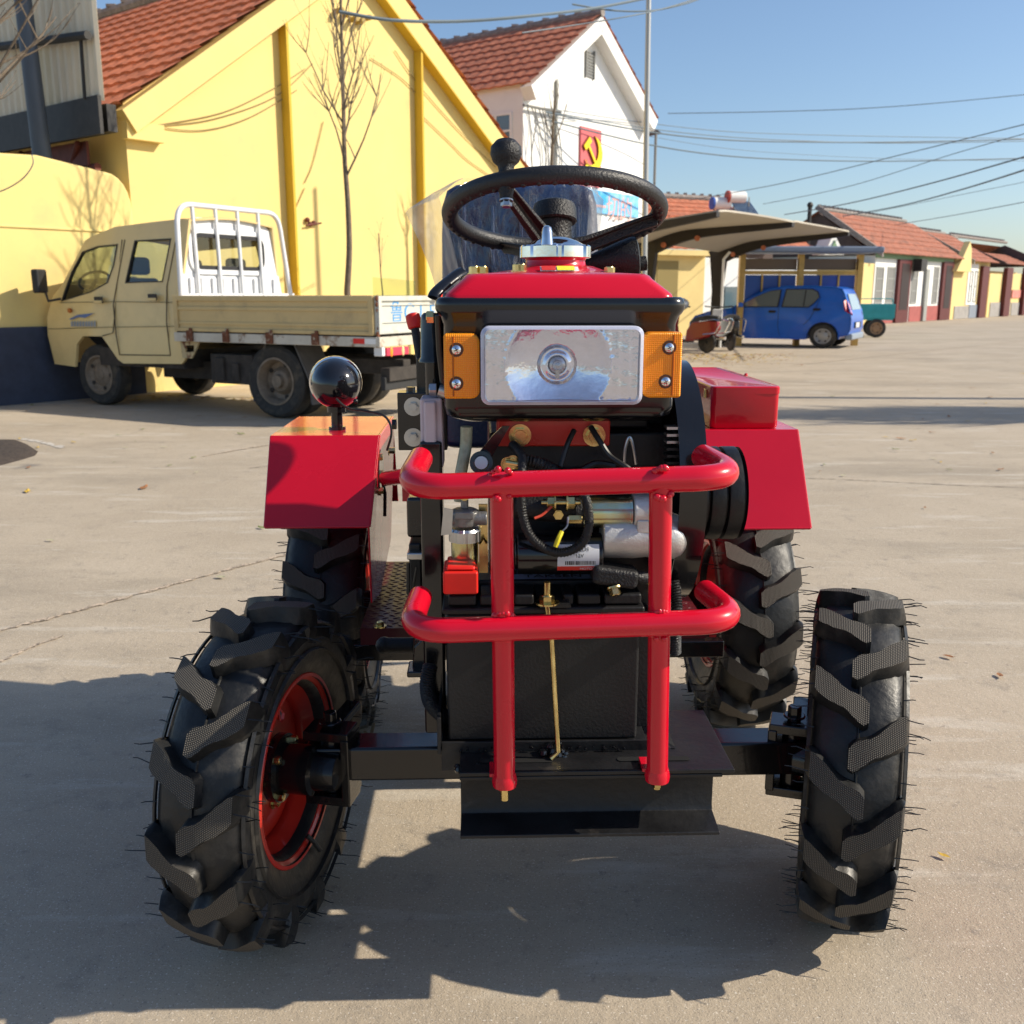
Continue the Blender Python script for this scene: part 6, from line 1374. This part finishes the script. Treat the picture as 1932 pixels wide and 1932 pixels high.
# seats and wheel inside
m_inner = mat('cab trim', (.16,.14,.11), .8)
for x_, nm in ((kz(400,400).x-.15,'seat'),(kz(560,400).x+.0,'seat')):
    for yy in (.38,1.12):
        mb = MB(); mb.box((x_,yy,1.05),(.14,.46,.50)); mb.box((x_-.2,yy,.80),(.42,.46,.14)); mb.box((x_+.02,yy,1.42),(.09,.26,.18)); mb.build(nm, m_inner, truck, bevel=.04)
p = kz(300,450,.4); mb = MB(); mb.tube([Vector((p.x+.07*math.cos(a_*PI/12), .38+.19*math.sin(a_*PI/12), p.z-.01+.10*math.cos(a_*PI/12))) for a_ in range(24)], .014, n=8, closed=True); mb.tube([p+Vector((-.2,0,-.2)), p], .02, n=8); mb.build('steering_wheel', m_inner, truck)
mb = MB(); mb.span((kz(130,0).x,.06,.82),(kz(130,0).x+.42,TW-.06,1.02)); mb.build('dashboard', m_inner, truck, bevel=.05)
mb = MB(); mb.span((kz(230,0).x,.04,.42),(xb_-.04,TW-.04,.60)); mb.build('cab_floor', m_under, truck)
# bed
bx0_, bx1_ = K(337,567).x, K(712,548).x; zb0, zb1_ = K(700,640).z, K(710,549).z; BW = 1.62; yb_n = -.06
bed = empty('cargo_bed'); bed.parent = truck
def kb(mb, nm, m, par, **k): return mb.build(nm, m, par, **k)
zt_b = .5*(K(337,567,yb_n).z+K(712,548,yb_n).z); zb_b = .5*(K(345,626,yb_n).z+K(712,632,yb_n).z)
mb = MB(); mb.span((bx0_,yb_n,zb_b),(bx1_,yb_n+.03,zt_b)); sd = kb(mb, 'side_board', m_bedside, truck, bevel=.006)
mb = MB(); f = zt_b-zb_b
for (a_, b_, o_) in ((.86,1.0,.018),(.60,.70,.012),(.0,.10,.016),(.20,.28,.010)): mb.span((bx0_+.0,yb_n-o_,zb_b+f*a_),(bx1_-.0,yb_n-.001,zb_b+f*b_))
mb.span((bx0_,yb_n-.02,zb_b),(bx0_+.05,yb_n-.001,zt_b)); mb.span((bx1_-.05,yb_n-.02,zb_b),(bx1_,yb_n-.001,zt_b)); kb(mb, 'pressed_edge', m_bedside, sd, bevel=.006)
mb = MB(); mb.span((bx0_,yb_n+BW-.03,zb_b),(bx1_,yb_n+BW,zt_b)); kb(mb, 'side_board', m_bedside, truck, bevel=.006)
mb = MB(); mb.span((bx0_,yb_n+.031,zb_b),(bx0_+.03,yb_n+BW-.031,zt_b)); kb(mb, 'front_board', m_bedside, truck, bevel=.004)
mb = MB(); mb.span((bx0_,yb_n+.01,zb_b-.05),(bx1_+.0,yb_n+BW-.01,zb_b-.002)); kb(mb, 'bed_floor', m_under, truck)
tgx = bx1_; mb = MB(); mb.span((tgx+.001,yb_n+.005,zb_b+.01),(tgx+.028,yb_n+BW-.005,zt_b+.0)); 
m_tail = mat('tailgate paint', (.56,.56,.50), .5, na=.06, ns=6, col2=(.45,.40,.30), c2s=5, c2t=(.55,.75))
tg_ = kb(mb, 'tailgate', m_tail, truck, bevel=.004)
mb = MB()
for (a_, b_, o_) in ((.84,1.0,.02),(.0,.12,.02),(.28,.34,.012),(.72,.78,.012)): mb.span((tgx+.029,yb_n+.005,zb_b+.01+f*a_),(tgx+.029+o_,yb_n+BW-.005,zb_b+f*b_))
mb.span((tgx+.0289,yb_n+.005,zb_b+.01),(tgx+.05,yb_n+.05,zt_b)); kb(mb, 'pressed_edge', m_tail, tg_, bevel=.006)
mb = MB(); 
for k in range(9): mb.ball((tgx+.03, yb_n+.015+random.uniform(-.01,.02), zt_b-.02-k*.05), random.uniform(.012,.03), 8, (.6,1,1))
kb(mb, 'corner_hinge', m_rust, tg_)
m_lblue = mat('blue stencil paint', (.07,.30,.62), .6)
for ch, u_ in (('鲁',749),('G',773),('L',798),('5',816)):
    q = KX(u_, 591, tgx+.031); hgt = .20 if ch != '鲁' else .19; textmesh(ch, hgt*1.1, TM(Vector((tgx+.0295,q.y,q.z)), Y_, Z, X), 'stencil_letter', m_lblue, tg_, .0008, sx=1.15 if ch != '鲁' else 1.0)
# lower sill with reflective strips, brackets
zsl = zb_b-.012; mb = MB(); mb.span((bx0_-.02,yb_n-.012,zsl-.085),(bx1_+.03,yb_n+.04,zsl)); sill = kb(mb, 'sill_rail', m_creamdirty, truck, bevel=.004)
mb = MB(); mb.span((bx1_+.0301,yb_n-.012,zsl-.085),(bx1_+.06,yb_n+BW,zsl)); kb(mb, 'rear_rail', m_creamdirty, truck, bevel=.004)
for k, u_ in enumerate((362,430,512,598)):
    q = K(u_, 640, yb_n); mb = MB(); mb.box((q.x, yb_n-.026, zsl-.03), (.075,.022,.10)); mb.box((q.x+.02, yb_n-.03, zsl+.015), (.03,.02,.06)); kb(mb, 'stake_hinge', m_rust, truck, bevel=.004)
mb = MB(); q = K(668,635,yb_n); mb.span((q.x,yb_n-.0145,zsl-.06),(q.x+.12,yb_n-.0125,zsl-.015)); kb(mb, 'red_reflector', m_redplastic, truck)
mb = MB(); mb.span((q.x+.121,yb_n-.0145,zsl-.06),(bx1_+.02,yb_n-.0125,zsl-.015)); kb(mb, 'white_reflector', m_white, truck)
mb = MB(); q0 = kz(688,712); q1 = kz(790,808); mb.panel([(q0.x,q0.z),(q0.x+.28,q0.z),(q0.x+.14,q1.z),(q0.x+.02,q1.z)], [[kp(p) for p in ((716,748),(754,746),(754,776),(714,778))]], .02, XZ(.0)); kb(mb, 'corner_bracket', mat('rusty cream', (.50,.40,.22), .7, col2=(.15,.06,.03), c2s=9, c2t=(.48,.56)), truck)
# tail lamp
mb = MB(); q0 = KX(726,642,tgx+.05); q1 = KX(768,668,tgx+.05); mb.span((tgx-.03,yb_n+.02,q1.z),(tgx+.06,q0.y-.01,zsl-.086)); kb(mb, 'lamp_bracket', m_whitetube, truck, bevel=.01)
q0y = q0.y; mb = MB(); mb.span((tgx+.02,q0y,q1.z),(tgx+.07,q0y+.34,zsl-.095)); tlp = kb(mb, 'tail_lamp', mat('pink red lens', (.70,.05,.10), .3), truck, bevel=.006)
for yo, cc, nm in ((.05,(.85,.30,.02),'amber_lens'),(.23,(.75,.55,.25),'reversing_lens')):
    mb = MB(); mb.ball((tgx+.068,q0y+yo+.02,(q1.z+zsl-.095)/2), .045, 14, (.2,.5,1)); kb(mb, nm, mat(nm, cc, .3), tlp)
# chassis, tank, mudguards
mb = MB(); mb.span((kz(120,0).x+.3,.40,.42),(bx1_-.02,.52,.56)); mb.span((kz(120,0).x+.3,1.0,.42),(bx1_-.02,1.12,.56)); mb.span((kz(760,0).x,.02,.30),(kz(960,0).x,.40,.58)); mb.span((kz(790,0).x,-.01,.33),(kz(830,0).x,.03,.55)); mb.span((kz(870,0).x,-.01,.33),(kz(900,0).x,.03,.50))
mb.span((kz(430,0).x,.3,.30),(kz(680,0).x,1.1,.48)); mb.span((bx1_-.10,.15,.38),(bx1_,1.4,.50)); kb(mb, 'underframe', m_under, truck, bevel=.01)
mb = MB(); mb.span((bx1_-.08,.12,.30),(bx1_-.03,1.42,.42)); kb(mb, 'bumper_beam', mat('soot', (.03,.03,.03), .8), truck, bevel=.01)
for xx, ff in ((kz(960,0).x, 1),(kz(1230,0).x,-1)):
    mb = MB(); z1f = zsl-.09; mb.loft([[Vector((xx+ff*.16,.02,z1f)),Vector((xx+ff*.16,.38,z1f)),Vector((xx+ff*.175,.38,z1f)),Vector((xx+ff*.175,.02,z1f))],[Vector((xx-.0,.02,.36)),Vector((xx-.0,.38,.36)),Vector((xx+ff*.015,.38,.36)),Vector((xx+ff*.015,.02,.36))],[Vector((xx-ff*.02,.02,.15)),Vector((xx-ff*.02,.38,.15)),Vector((xx,.38,.15)),Vector((xx,.02,.15))]]); kb(mb, 'mudguard', mat('grey mudflap', (.10,.095,.09), .8, na=.2, ns=9), truck)
def road_wheel(root, x, y, r, wd, side, mt_, mr2, dish=.06, name='wheel', holes=5, steel=True):
    mb = MB(); h = wd/2; mb.lathe([(r*.60,-h*.8),(r*.70,-h*.98),(r*.9,-h),(r*.98,-h*.8),(r,-h*.4),(r,h*.4),(r*.98,h*.8),(r*.9,h),(r*.70,h*.98),(r*.60,h*.8)], (0,0,0), (0,1,0), n=48, closed=True)
    t_ = mb.build(name, mt_, root, ang=35); t_.location = (x, y, r)
    mb = MB(); rr = r*.62; o_ = side*h*.85
    mb.lathe([(rr,o_),(rr+.008,o_+side*.01),(rr-.01,o_+side*.012),(rr-.03,o_-side*.02),(rr-.04,o_-side*dish),(rr*.62,o_-side*(dish+.01)),(rr*.45,o_-side*dish*.6),(rr*.3,o_-side*dish*.5),(rr*.26,o_-side*dish*.1),(0,o_-side*dish*.1)], (0,0,0), (0,1,0), n=40, c0=False); rm = mb.build('rim', mr2, t_, ang=30)
    mb = MB()
    for k in range(holes): a_ = 2*PI*k/holes; c2 = Vector((rr*.74*math.cos(a_), o_-side*(dish-.001), rr*.74*math.sin(a_))); mb.cyl(c2, c2+Y_*side*.006, rr*.11, n=10)
    each(mb, 'rim_hole', m_under, t_, tol=0); return t_
road_wheel(truck, 0, .11, .345, .19, -1, m_oldrubber, m_steelrim, .09); road_wheel(truck, 0, .33, .345, .18, -1, m_oldrubber, m_steelrim, .02)
road_wheel(truck, -2.39, .13, .315, .18, -1, m_oldrubber, m_steelrim, .02); road_wheel(truck, -2.39, 1.38, .315, .18, 1, m_oldrubber, m_steelrim, .02)
road_wheel(truck, 0, 1.40, .345, .19, 1, m_oldrubber, m_steelrim, .09); road_wheel(truck, 0, 1.18, .345, .18, 1, m_oldrubber, m_steelrim, .02)
# cage
xg = bx0_+.045; cg = MB(); zq = lambda zx, zy: KX(57.1+zx*.41368, 342.5+zy*.41368, xg)
g_n0, g_n1, g_f1, g_f0 = zq(667,535), zq(668,108), zq(1120,138), zq(1212,512)
ynr = yb_n+.05; yfr = yb_n+BW+.08; ztg = (g_n1.z+g_f1.z)/2; zb4_ = zt_b-.0
cg.tube(fillet([(xg,ynr,zb_b),(xg,ynr+.02,ztg),(xg,yfr-.20,ztg),(xg,yfr,zb_b)], .20, 8), .026, n=12); kb(cg, 'cage_hoop', m_whitetube, truck)
for k in range(4):
    yk = ynr+.22+k*.305; mb = MB(); mb.tube([(xg,yk,ztg-.012),(xg,yk+.03,zb_b)], .019, n=10); kb(mb, 'cage_bar', m_whitetube, truck)
mb = MB(); mb.span((xg-.01,ynr,zt_b-.02),(xg+.01,yfr,zt_b+.02)); kb(mb, 'cage_rail', m_whitetube, truck)
# glass sheets leaning in the bed near the tail
m_sheet = glassy('pale green glass', (.86,.93,.80), .03, .04)[0]
q0 = K(703,523,1.0); q1 = K(783,530,1.0); gs = MB(); gs.add([(q0.x,1.0,zb_b),(q1.x,1.0,zb_b),(q1.x,1.0,q1.z),(q0.x,1.0,q0.z)], [(0,1,2,3)]); o_ = gs.build('glass_sheet', m_sheet)
o_.matrix_world = KM; tag(o_, 'pale green glass sheet standing upright in the truck bed', 'glass sheet'); s_ = o_.modifiers.new('s','SOLIDIFY'); s_.thickness = .005
# red ball shape at the tailgate top
mb = MB(); q = KX(822,552,tgx+.05); mb.lathe([(0,.06),(.03,.055),(.05,.03),(.055,0),(.05,-.02)], (q.x+.02,q.y,zt_b), Z, n=16); kb(mb, 'red_marker_cap', m_redplastic, truck)
# ================================================================ blue hatchback
m_cblue = mat('metallic blue paint', (.005,.12,.58), .3, metal=.0, coat=.4, na=.08, ns=3)
gw = G(1550,657); CA = R(-29); CM = Matrix.Translation(Vector((gw.x,gw.y,0))) @ Matrix.Rotation(CA, 4, 'Z')
car = empty('hatchback_car', (gw.x, gw.y, 0), CA); car.scale = (.98,.90,.875); tag(car, 'bright metallic blue small hatchback parked nose in by the notice shelter', 'car')
# local: x to the tail, y to the far side, origin at near rear wheel contact
def arc(cx, r, a0, a1, n=9): return [(cx+r*math.cos(R(a0+(a1-a0)*k/n)), .28+r*math.sin(R(a0+(a1-a0)*k/n))) for k in range(n+1)]
prof = [(-2.98,.30),(-2.72,.22)]+arc(-2.36,.345,190,-10)[0:]+[(-1.98,.20),(-.38,.20)]+arc(0,.345,190,-10)+[(.36,.28),(.52,.32),(.58,.45),(.58,.70),(.54,.90),(.40,1.28),(.34,1.40),(.20,1.455),(-.35,1.485),(-.85,1.48),(-1.25,1.42),(-1.62,1.22),(-2.05,.94),(-2.55,.86),(-2.88,.74),(-3.0,.58),(-3.02,.42)]
CW = 1.55
def cy(y, z):   # tumblehome
    f = max(0, z-.88)*.26; c = CW/2; s = (y-c)/c; return c+(y-c)*(1-f) 
def inset(P_, d):
    cx_ = sum(p[0] for p in P_)/len(P_); cz_ = sum(p[1] for p in P_)/len(P_); return [(x+(cx_-x)*d*.35, z+(cz_-z)*d*.6) for x, z in P_]
rings = []
for y, d in ((.035,.12),(.0,.03),(.0,.0),(.12,-.0),(CW/2,-.012),(CW-.12,0),(CW,0),(CW,.03),(CW-.035,.12)): rings.append([Vector((x, cy(y, z), z)) for x, z in inset(prof, d*.5)])
def tri_loft(mb, rings):
    n = len(rings[0]); b = len(mb.v)
    for r_ in rings: mb.v += r_
    for i in range(len(rings)-1):
        for k in range(n): mb.f.append((b+i*n+k, b+i*n+(k+1)%n, b+(i+1)*n+(k+1)%n, b+(i+1)*n+k)); mb.m.append(0)
    for i in (0, len(rings)-1): mb.panel([(p.x, p.z) for p in rings[i]], (), .0005, TM(Vector((0,0,0)), X, Z, -Y_)); nv = len(rings[0])
    return mb
mb = MB(); n = len(prof); b = 0
for r_ in rings: mb.v += r_
for i in range(len(rings)-1):
    for k in range(n): mb.f.append((i*n+k, i*n+(k+1)%n, (i+1)*n+(k+1)%n, (i+1)*n+k)); mb.m.append(0)
bm_ = bmesh.new(); vv = [bm_.verts.new((p[0],p[1],0)) for p in prof]; ee = [bm_.edges.new((vv[k], vv[(k+1)%n])) for k in range(n)]; bmesh.ops.triangle_fill(bm_, use_beauty=True, edges=ee); bm_.verts.index_update()
tris = [tuple(v.index for v in f_.verts) for f_ in bm_.faces]; bm_.free()
for t_ in tris: mb.f.append(t_); mb.m.append(0); mb.f.append(tuple((len(rings)-1)*n+i for i in reversed(t_))); mb.m.append(0)
body = mb.build('body', m_cblue, car, ang=40)
def cside(poly, name, m, t=.01, y=-.004, par=None):
    mb = MB(); mb.panel(poly, (), t, TM(Vector((0,y,0)), X, Z, -Y_)); 
    for i, p in enumerate(mb.v): mb.v[i] = Vector((p.x, cy(.030, p.z)+p.y-.030*0, p.z))
    return mb.build(name, m, par or car)
m_carglass = mat('car window', (.10,.13,.14), .06, spec=.8, coat=.5)
m_trim = mat('window rubber', (.01,.01,.012), .5)
wfp = [(-1.86,.99),(-1.50,1.22),(-1.20,1.35),(-.98,1.38),(-1.02,.99)]; wrp = [(-.90,.99),(-.84,1.39),(-.30,1.39),(-.18,1.33),(-.14,1.22),(-.24,1.08),(-.34,.99)]
for pl_, nm in ((wfp,'front_window'),(wrp,'rear_window')):
    cx_ = sum(p[0] for p in pl_)/len(pl_); cz_ = sum(p[1] for p in pl_)/len(pl_); out = [(cx_+(x-cx_)*1.06, cz_+(z-cz_)*1.10) for x, z in pl_]
    w_ = cside(out, nm, m_trim, .006, -.010); g_ = cside(pl_, 'pane', m_carglass, .006, -.017, w_)
cside([(-.46,1.0),(-.44,1.38),(-.42,1.38),(-.44,1.0)], 'window_post', m_trim, .004, -.024)
for x_, z_ in ((-1.12,.86),(-.16,.92)): cside([(x_-.09,z_),(x_-.06,z_+.035),(x_+.07,z_+.03),(x_+.09,z_),(x_+.05,z_-.03),(x_-.06,z_-.03)], 'door_handle', m_trim, .012, -.010)
for pts in ([(-.96,1.40),(-.98,.95),(-.98,.5),(-.92,.27)],[(-2.0,.95),(-1.98,.6),(-1.92,.27)],[(-.10,1.22),(-.18,.98),(-.28,.72),(-.42,.55)]):
    mb = MB(); mb.tube([(x, cy(.03,z)-.032 if z > .9 else -.002, z) for x, z in pts], .005, n=5); mb.build('door_gap', m_trim, car)
mb = MB(); mb.loft([[Vector((.585,.12,.78)),Vector((.585,-.012,.84)),Vector((.46,-.018,.90)),Vector((.40,-.012,1.12)),Vector((.44,.06,1.16)),Vector((.50,.10,1.05))],[Vector((.54,.14,.80)),Vector((.5,.03,.84)),Vector((.42,.03,.90)),Vector((.38,.05,1.1)),Vector((.40,.08,1.13)),Vector((.44,.12,1.05))]]); mb.build('tail_lamp', mat('red tail lens', (.55,.01,.03), .2), car)
mb = MB(); mb.loft([[Vector((.575,CW-.12,.78)),Vector((.5,CW+.012,.84)),Vector((.44,CW-.06,1.12)),Vector((.50,CW-.14,1.05))],[Vector((.5,CW-.14,.80)),Vector((.42,CW-.03,.84)),Vector((.40,CW-.08,1.1)),Vector((.44,CW-.14,1.0))]]); mb.build('tail_lamp', mat('red tail lens', (.55,.01,.03), .2), car)
mb = MB(); mb.loft([[Vector((.548,.22,.92)),Vector((.548,CW-.22,.92)),Vector((.425,CW-.30,1.29)),Vector((.425,.30,1.29))],[Vector((.53,.22,.92)),Vector((.53,CW-.22,.92)),Vector((.405,CW-.30,1.29)),Vector((.405,.30,1.29))]]); mb.build('rear_screen', mat('pale rear screen', (.35,.42,.46), .1, coat=.5), car)
mb = MB(); mb.span((.585,.40,.48),(.60,CW-.40,.62)); mb.build('plate_panel', m_trim, car); mb = MB(); mb.span((.601,.50,.49),(.606,CW-.62,.61)); mb.build('number_plate', m_label, car)
mb = MB(); mb.span((.46,.05,.20),(.62,CW-.05,.36)); mb.build('bumper_skirt', mat('silver bumper', (.25,.30,.36), .4), car, bevel=.04)
mb = MB(); mb.span((-2.60,.10,.30),(.3,CW-.10,.62)); mb.build('arch_liner', m_trim, car)
mb = MB(); mb.box((-1.80,-.10,1.02),(.10,.14,.11)); mb.build('door_mirror', m_cblue, car, bevel=.03)
for (x_, y_, s_) in ((0,.09,-1),(-2.36,.09,-1),(0,CW-.09,1),(-2.36,CW-.09,1)):
    t_ = road_wheel(car, x_, y_, .285, .165, s_, m_oldrubber, mat('wheel cover', (.36,.36,.36), .35, metal=.3), .012, holes=6)
mb = MB(); mb.box((-1.5,.5,1.12),(.16,.44,.36)); mb.box((-.75,.5,1.12),(.16,.9,.30)); 
# ================================================================ cargo tricycle behind the car
m_teal = mat('turquoise paint', (.04,.36,.38), .4, na=.1, ns=6)
gt = G(1652,637); tri = empty('cargo_tricycle', (gt.x, gt.y, 0), R(-14)); tag(tri, 'turquoise cargo tricycle with a low tray behind the blue car', 'tricycle')
mb = MB(); mb.span((-.55,.05,.45),(.40,1.0,.50)); mb.build('tray_floor', m_teal, tri)
for (a_, b_) in (((-.55,.02,.5),(.40,.05,.86)),((-.55,1.0,.5),(.40,1.03,.86)),((.40,.02,.5),(.43,1.03,.86)),((-.58,.02,.5),(-.55,1.03,.86))):
    mb = MB(); mb.span(a_, b_); mb.build('side_board', m_teal, tri, bevel=.008)
mb = MB(); mb.tube(fillet([(-.50,.03,.86),(-.50,.03,1.0),(.36,.03,1.0),(.36,.03,.86)],.05,4), .012, n=6); 
for k in range(5): mb.box((-.42+k*.17,.012,.70),(.05,.016,.10))
mb.build('tray_rail', m_teal, tri)
mb = MB(); mb.tube([(-.5,.5,.4),(-1.4,.5,.4),(-1.7,.5,.9)], .035, n=8); mb.box((-1.0,.5,.62),(.5,.3,.12)); mb.loft([[Vector((-.80,.15,.50)),Vector((-.80,.85,.50)),Vector((-.70,.8,1.18)),Vector((-.70,.2,1.18))],[Vector((-.74,.15,.50)),Vector((-.74,.85,.50)),Vector((-.66,.8,1.18)),Vector((-.66,.2,1.18))]]); mb.build('frame', m_teal, tri, bevel=.01)
mb = MB(); mb.tube([(-1.62,.2,1.05),(-1.68,.5,1.0),(-1.62,.8,1.05)], .015, n=8); mb.build('handlebar', m_blackrub, tri)
m_tan = mat('dusty rim', (.35,.22,.12), .7)
for (x_, y_, s_) in ((0,.04,-1),(0,1.0,1),(-1.6,.5,-1)): road_wheel(tri, x_, y_, .24, .08, s_, m_oldrubber, m_tan, .01)
# ================================================================ scooters
def scooter(name, label, u, v, rz, mbody, mpanel, cover):
    g_ = G(u, v); s = empty(name, (g_.x, g_.y, 0), rz); s.scale = (.9,.9,.86); tag(s, label, 'scooter', 'scooters parked in front of the carport')
    for x_ in (0, 1.22):
        mb = MB(); mb.lathe([(.13,-.035),(.20,-.045),(.235,-.03),(.245,0),(.235,.03),(.20,.045),(.13,.035)], (0,0,0), (0,1,0), n=32); t_ = mb.build('wheel', m_oldrubber, s); t_.location = (x_, 0, .245)
        mb = MB(); mb.lathe([(.135,-.02),(.13,-.03),(.04,-.035),(.03,-.06),(0,-.06)], (0,0,0), (0,1,0), n=24); mb.lathe([(.135,.02),(.13,.03),(.04,.035),(.03,.06),(0,.06)], (0,0,0), (0,1,0), n=24); mb.build('rim', m_blacksatin, t_)
    mb = MB(); mb.loft([[Vector((x, y*w_, z)) for x, z, y in ((x0,z0,-1),(x0,z0,1),(x1,z1,1),(x1,z1,-1))] for (x0,z0,x1,z1,w_) in ((-.34,.54,-.32,.72,.06),(-.10,.36,-.05,.73,.15),(.30,.26,.32,.69,.16),(.54,.24,.50,.50,.14))]); mb.build('body', mbody, s, bevel=.03)
    mb = MB(); mb.loft([[Vector((x, -w_, z)),Vector((x, w_, z)),Vector((x, w_*.8, z+h)),Vector((x, -w_*.8, z+h))] for (x, z, w_, h) in ((-.34,.72,.08,.10),(-.05,.72,.14,.13),(.25,.68,.13,.12),(.45,.62,.10,.10))]); mb.build('seat', m_blackrub, s, bevel=.03)
    mb = MB(); mb.span((.48,-.12,.22),(.95,.12,.28)); mb.build('footboard', m_blackrub, s, bevel=.02)
    mb = MB(); mb.loft([[Vector((.92,-.12,.26)),Vector((.92,.12,.26)),Vector((.98,.12,.26)),Vector((.98,-.12,.26))],[Vector((1.0,-.13,.60)),Vector((1.0,.13,.60)),Vector((1.08,.09,.62)),Vector((1.08,-.09,.62))],[Vector((.94,-.13,.95)),Vector((.94,.13,.95)),Vector((1.02,.09,.95)),Vector((1.02,-.09,.95))]]); mb.build('leg_shield', mpanel, s, bevel=.02)
    mb = MB(); mb.tube([(1.22,.07,.25),(1.05,.07,.62)], .022, n=8); mb.tube([(1.22,-.07,.25),(1.05,-.07,.62)], .022, n=8); mb.build('fork', m_chrome, s)
    mb = MB(); mb.tube([(.86,-.34,1.02),(.98,-.15,1.0),(.98,.15,1.0),(.86,.34,1.02)], .016, n=8); mb.build('handlebar', m_blackrub, s)
    mb = MB(); mb.tube(fillet([(-.02,-.16,.42),(-.36,-.15,.46),(-.52,-.14,.72),(-.30,-.14,.76),(.1,-.15,.70)],.05,4), .011, n=6); mb.tube(fillet([(-.02,.16,.42),(-.36,.15,.46),(-.52,.14,.72),(-.30,.14,.76),(.1,.15,.70)],.05,4), .011, n=6); mb.build('grab_rail', m_chrome, s)
    mb = MB(); mb.span((1.02,-.09,.74),(1.10,.09,.84)); mb.build('headlamp', m_label, s, bevel=.02)
    mb = MB(); mb.loft([[Vector((x, -.08, z)),Vector((x, .08, z)),Vector((x, .06, z-.02)),Vector((x, -.06, z-.02))] for x, z in ((.98,.40),(1.10,.52),(1.28,.53),(1.42,.42))]); mb.build('mudguard', mpanel, s)
    if cover:
        mb = MB(); mb.ball((.86,0,1.08), .2, 14, (.9,1.2,.75)); mb.build('handlebar_cover', mat('crumpled silver cover', (.45,.47,.48), .3, metal=.4, bump=1, bs=14), s)
    mb = MB(); mb.tube([(-.10,-.10,.36),(-.40,-.13,.34)], .035, n=10); mb.build('exhaust', m_chrome, s); return s
m_scred = mat('scooter red', (.26,.006,.012), .3, coat=.5); m_scwhite = mat('scooter white', (.6,.6,.6), .35); m_scblack = mat('scooter black', (.02,.02,.02), .3, coat=.4)
scooter('parked_scooter', 'red scooter with black seat and silver hooded handlebar, rear wheel towards the tractor', 1333, 666, R(126), m_scred, m_scred, True)
scooter('parked_scooter', 'dark scooter with white front panel against the nose of the blue car', 1378, 662, R(98), m_scblack, m_scwhite, False)
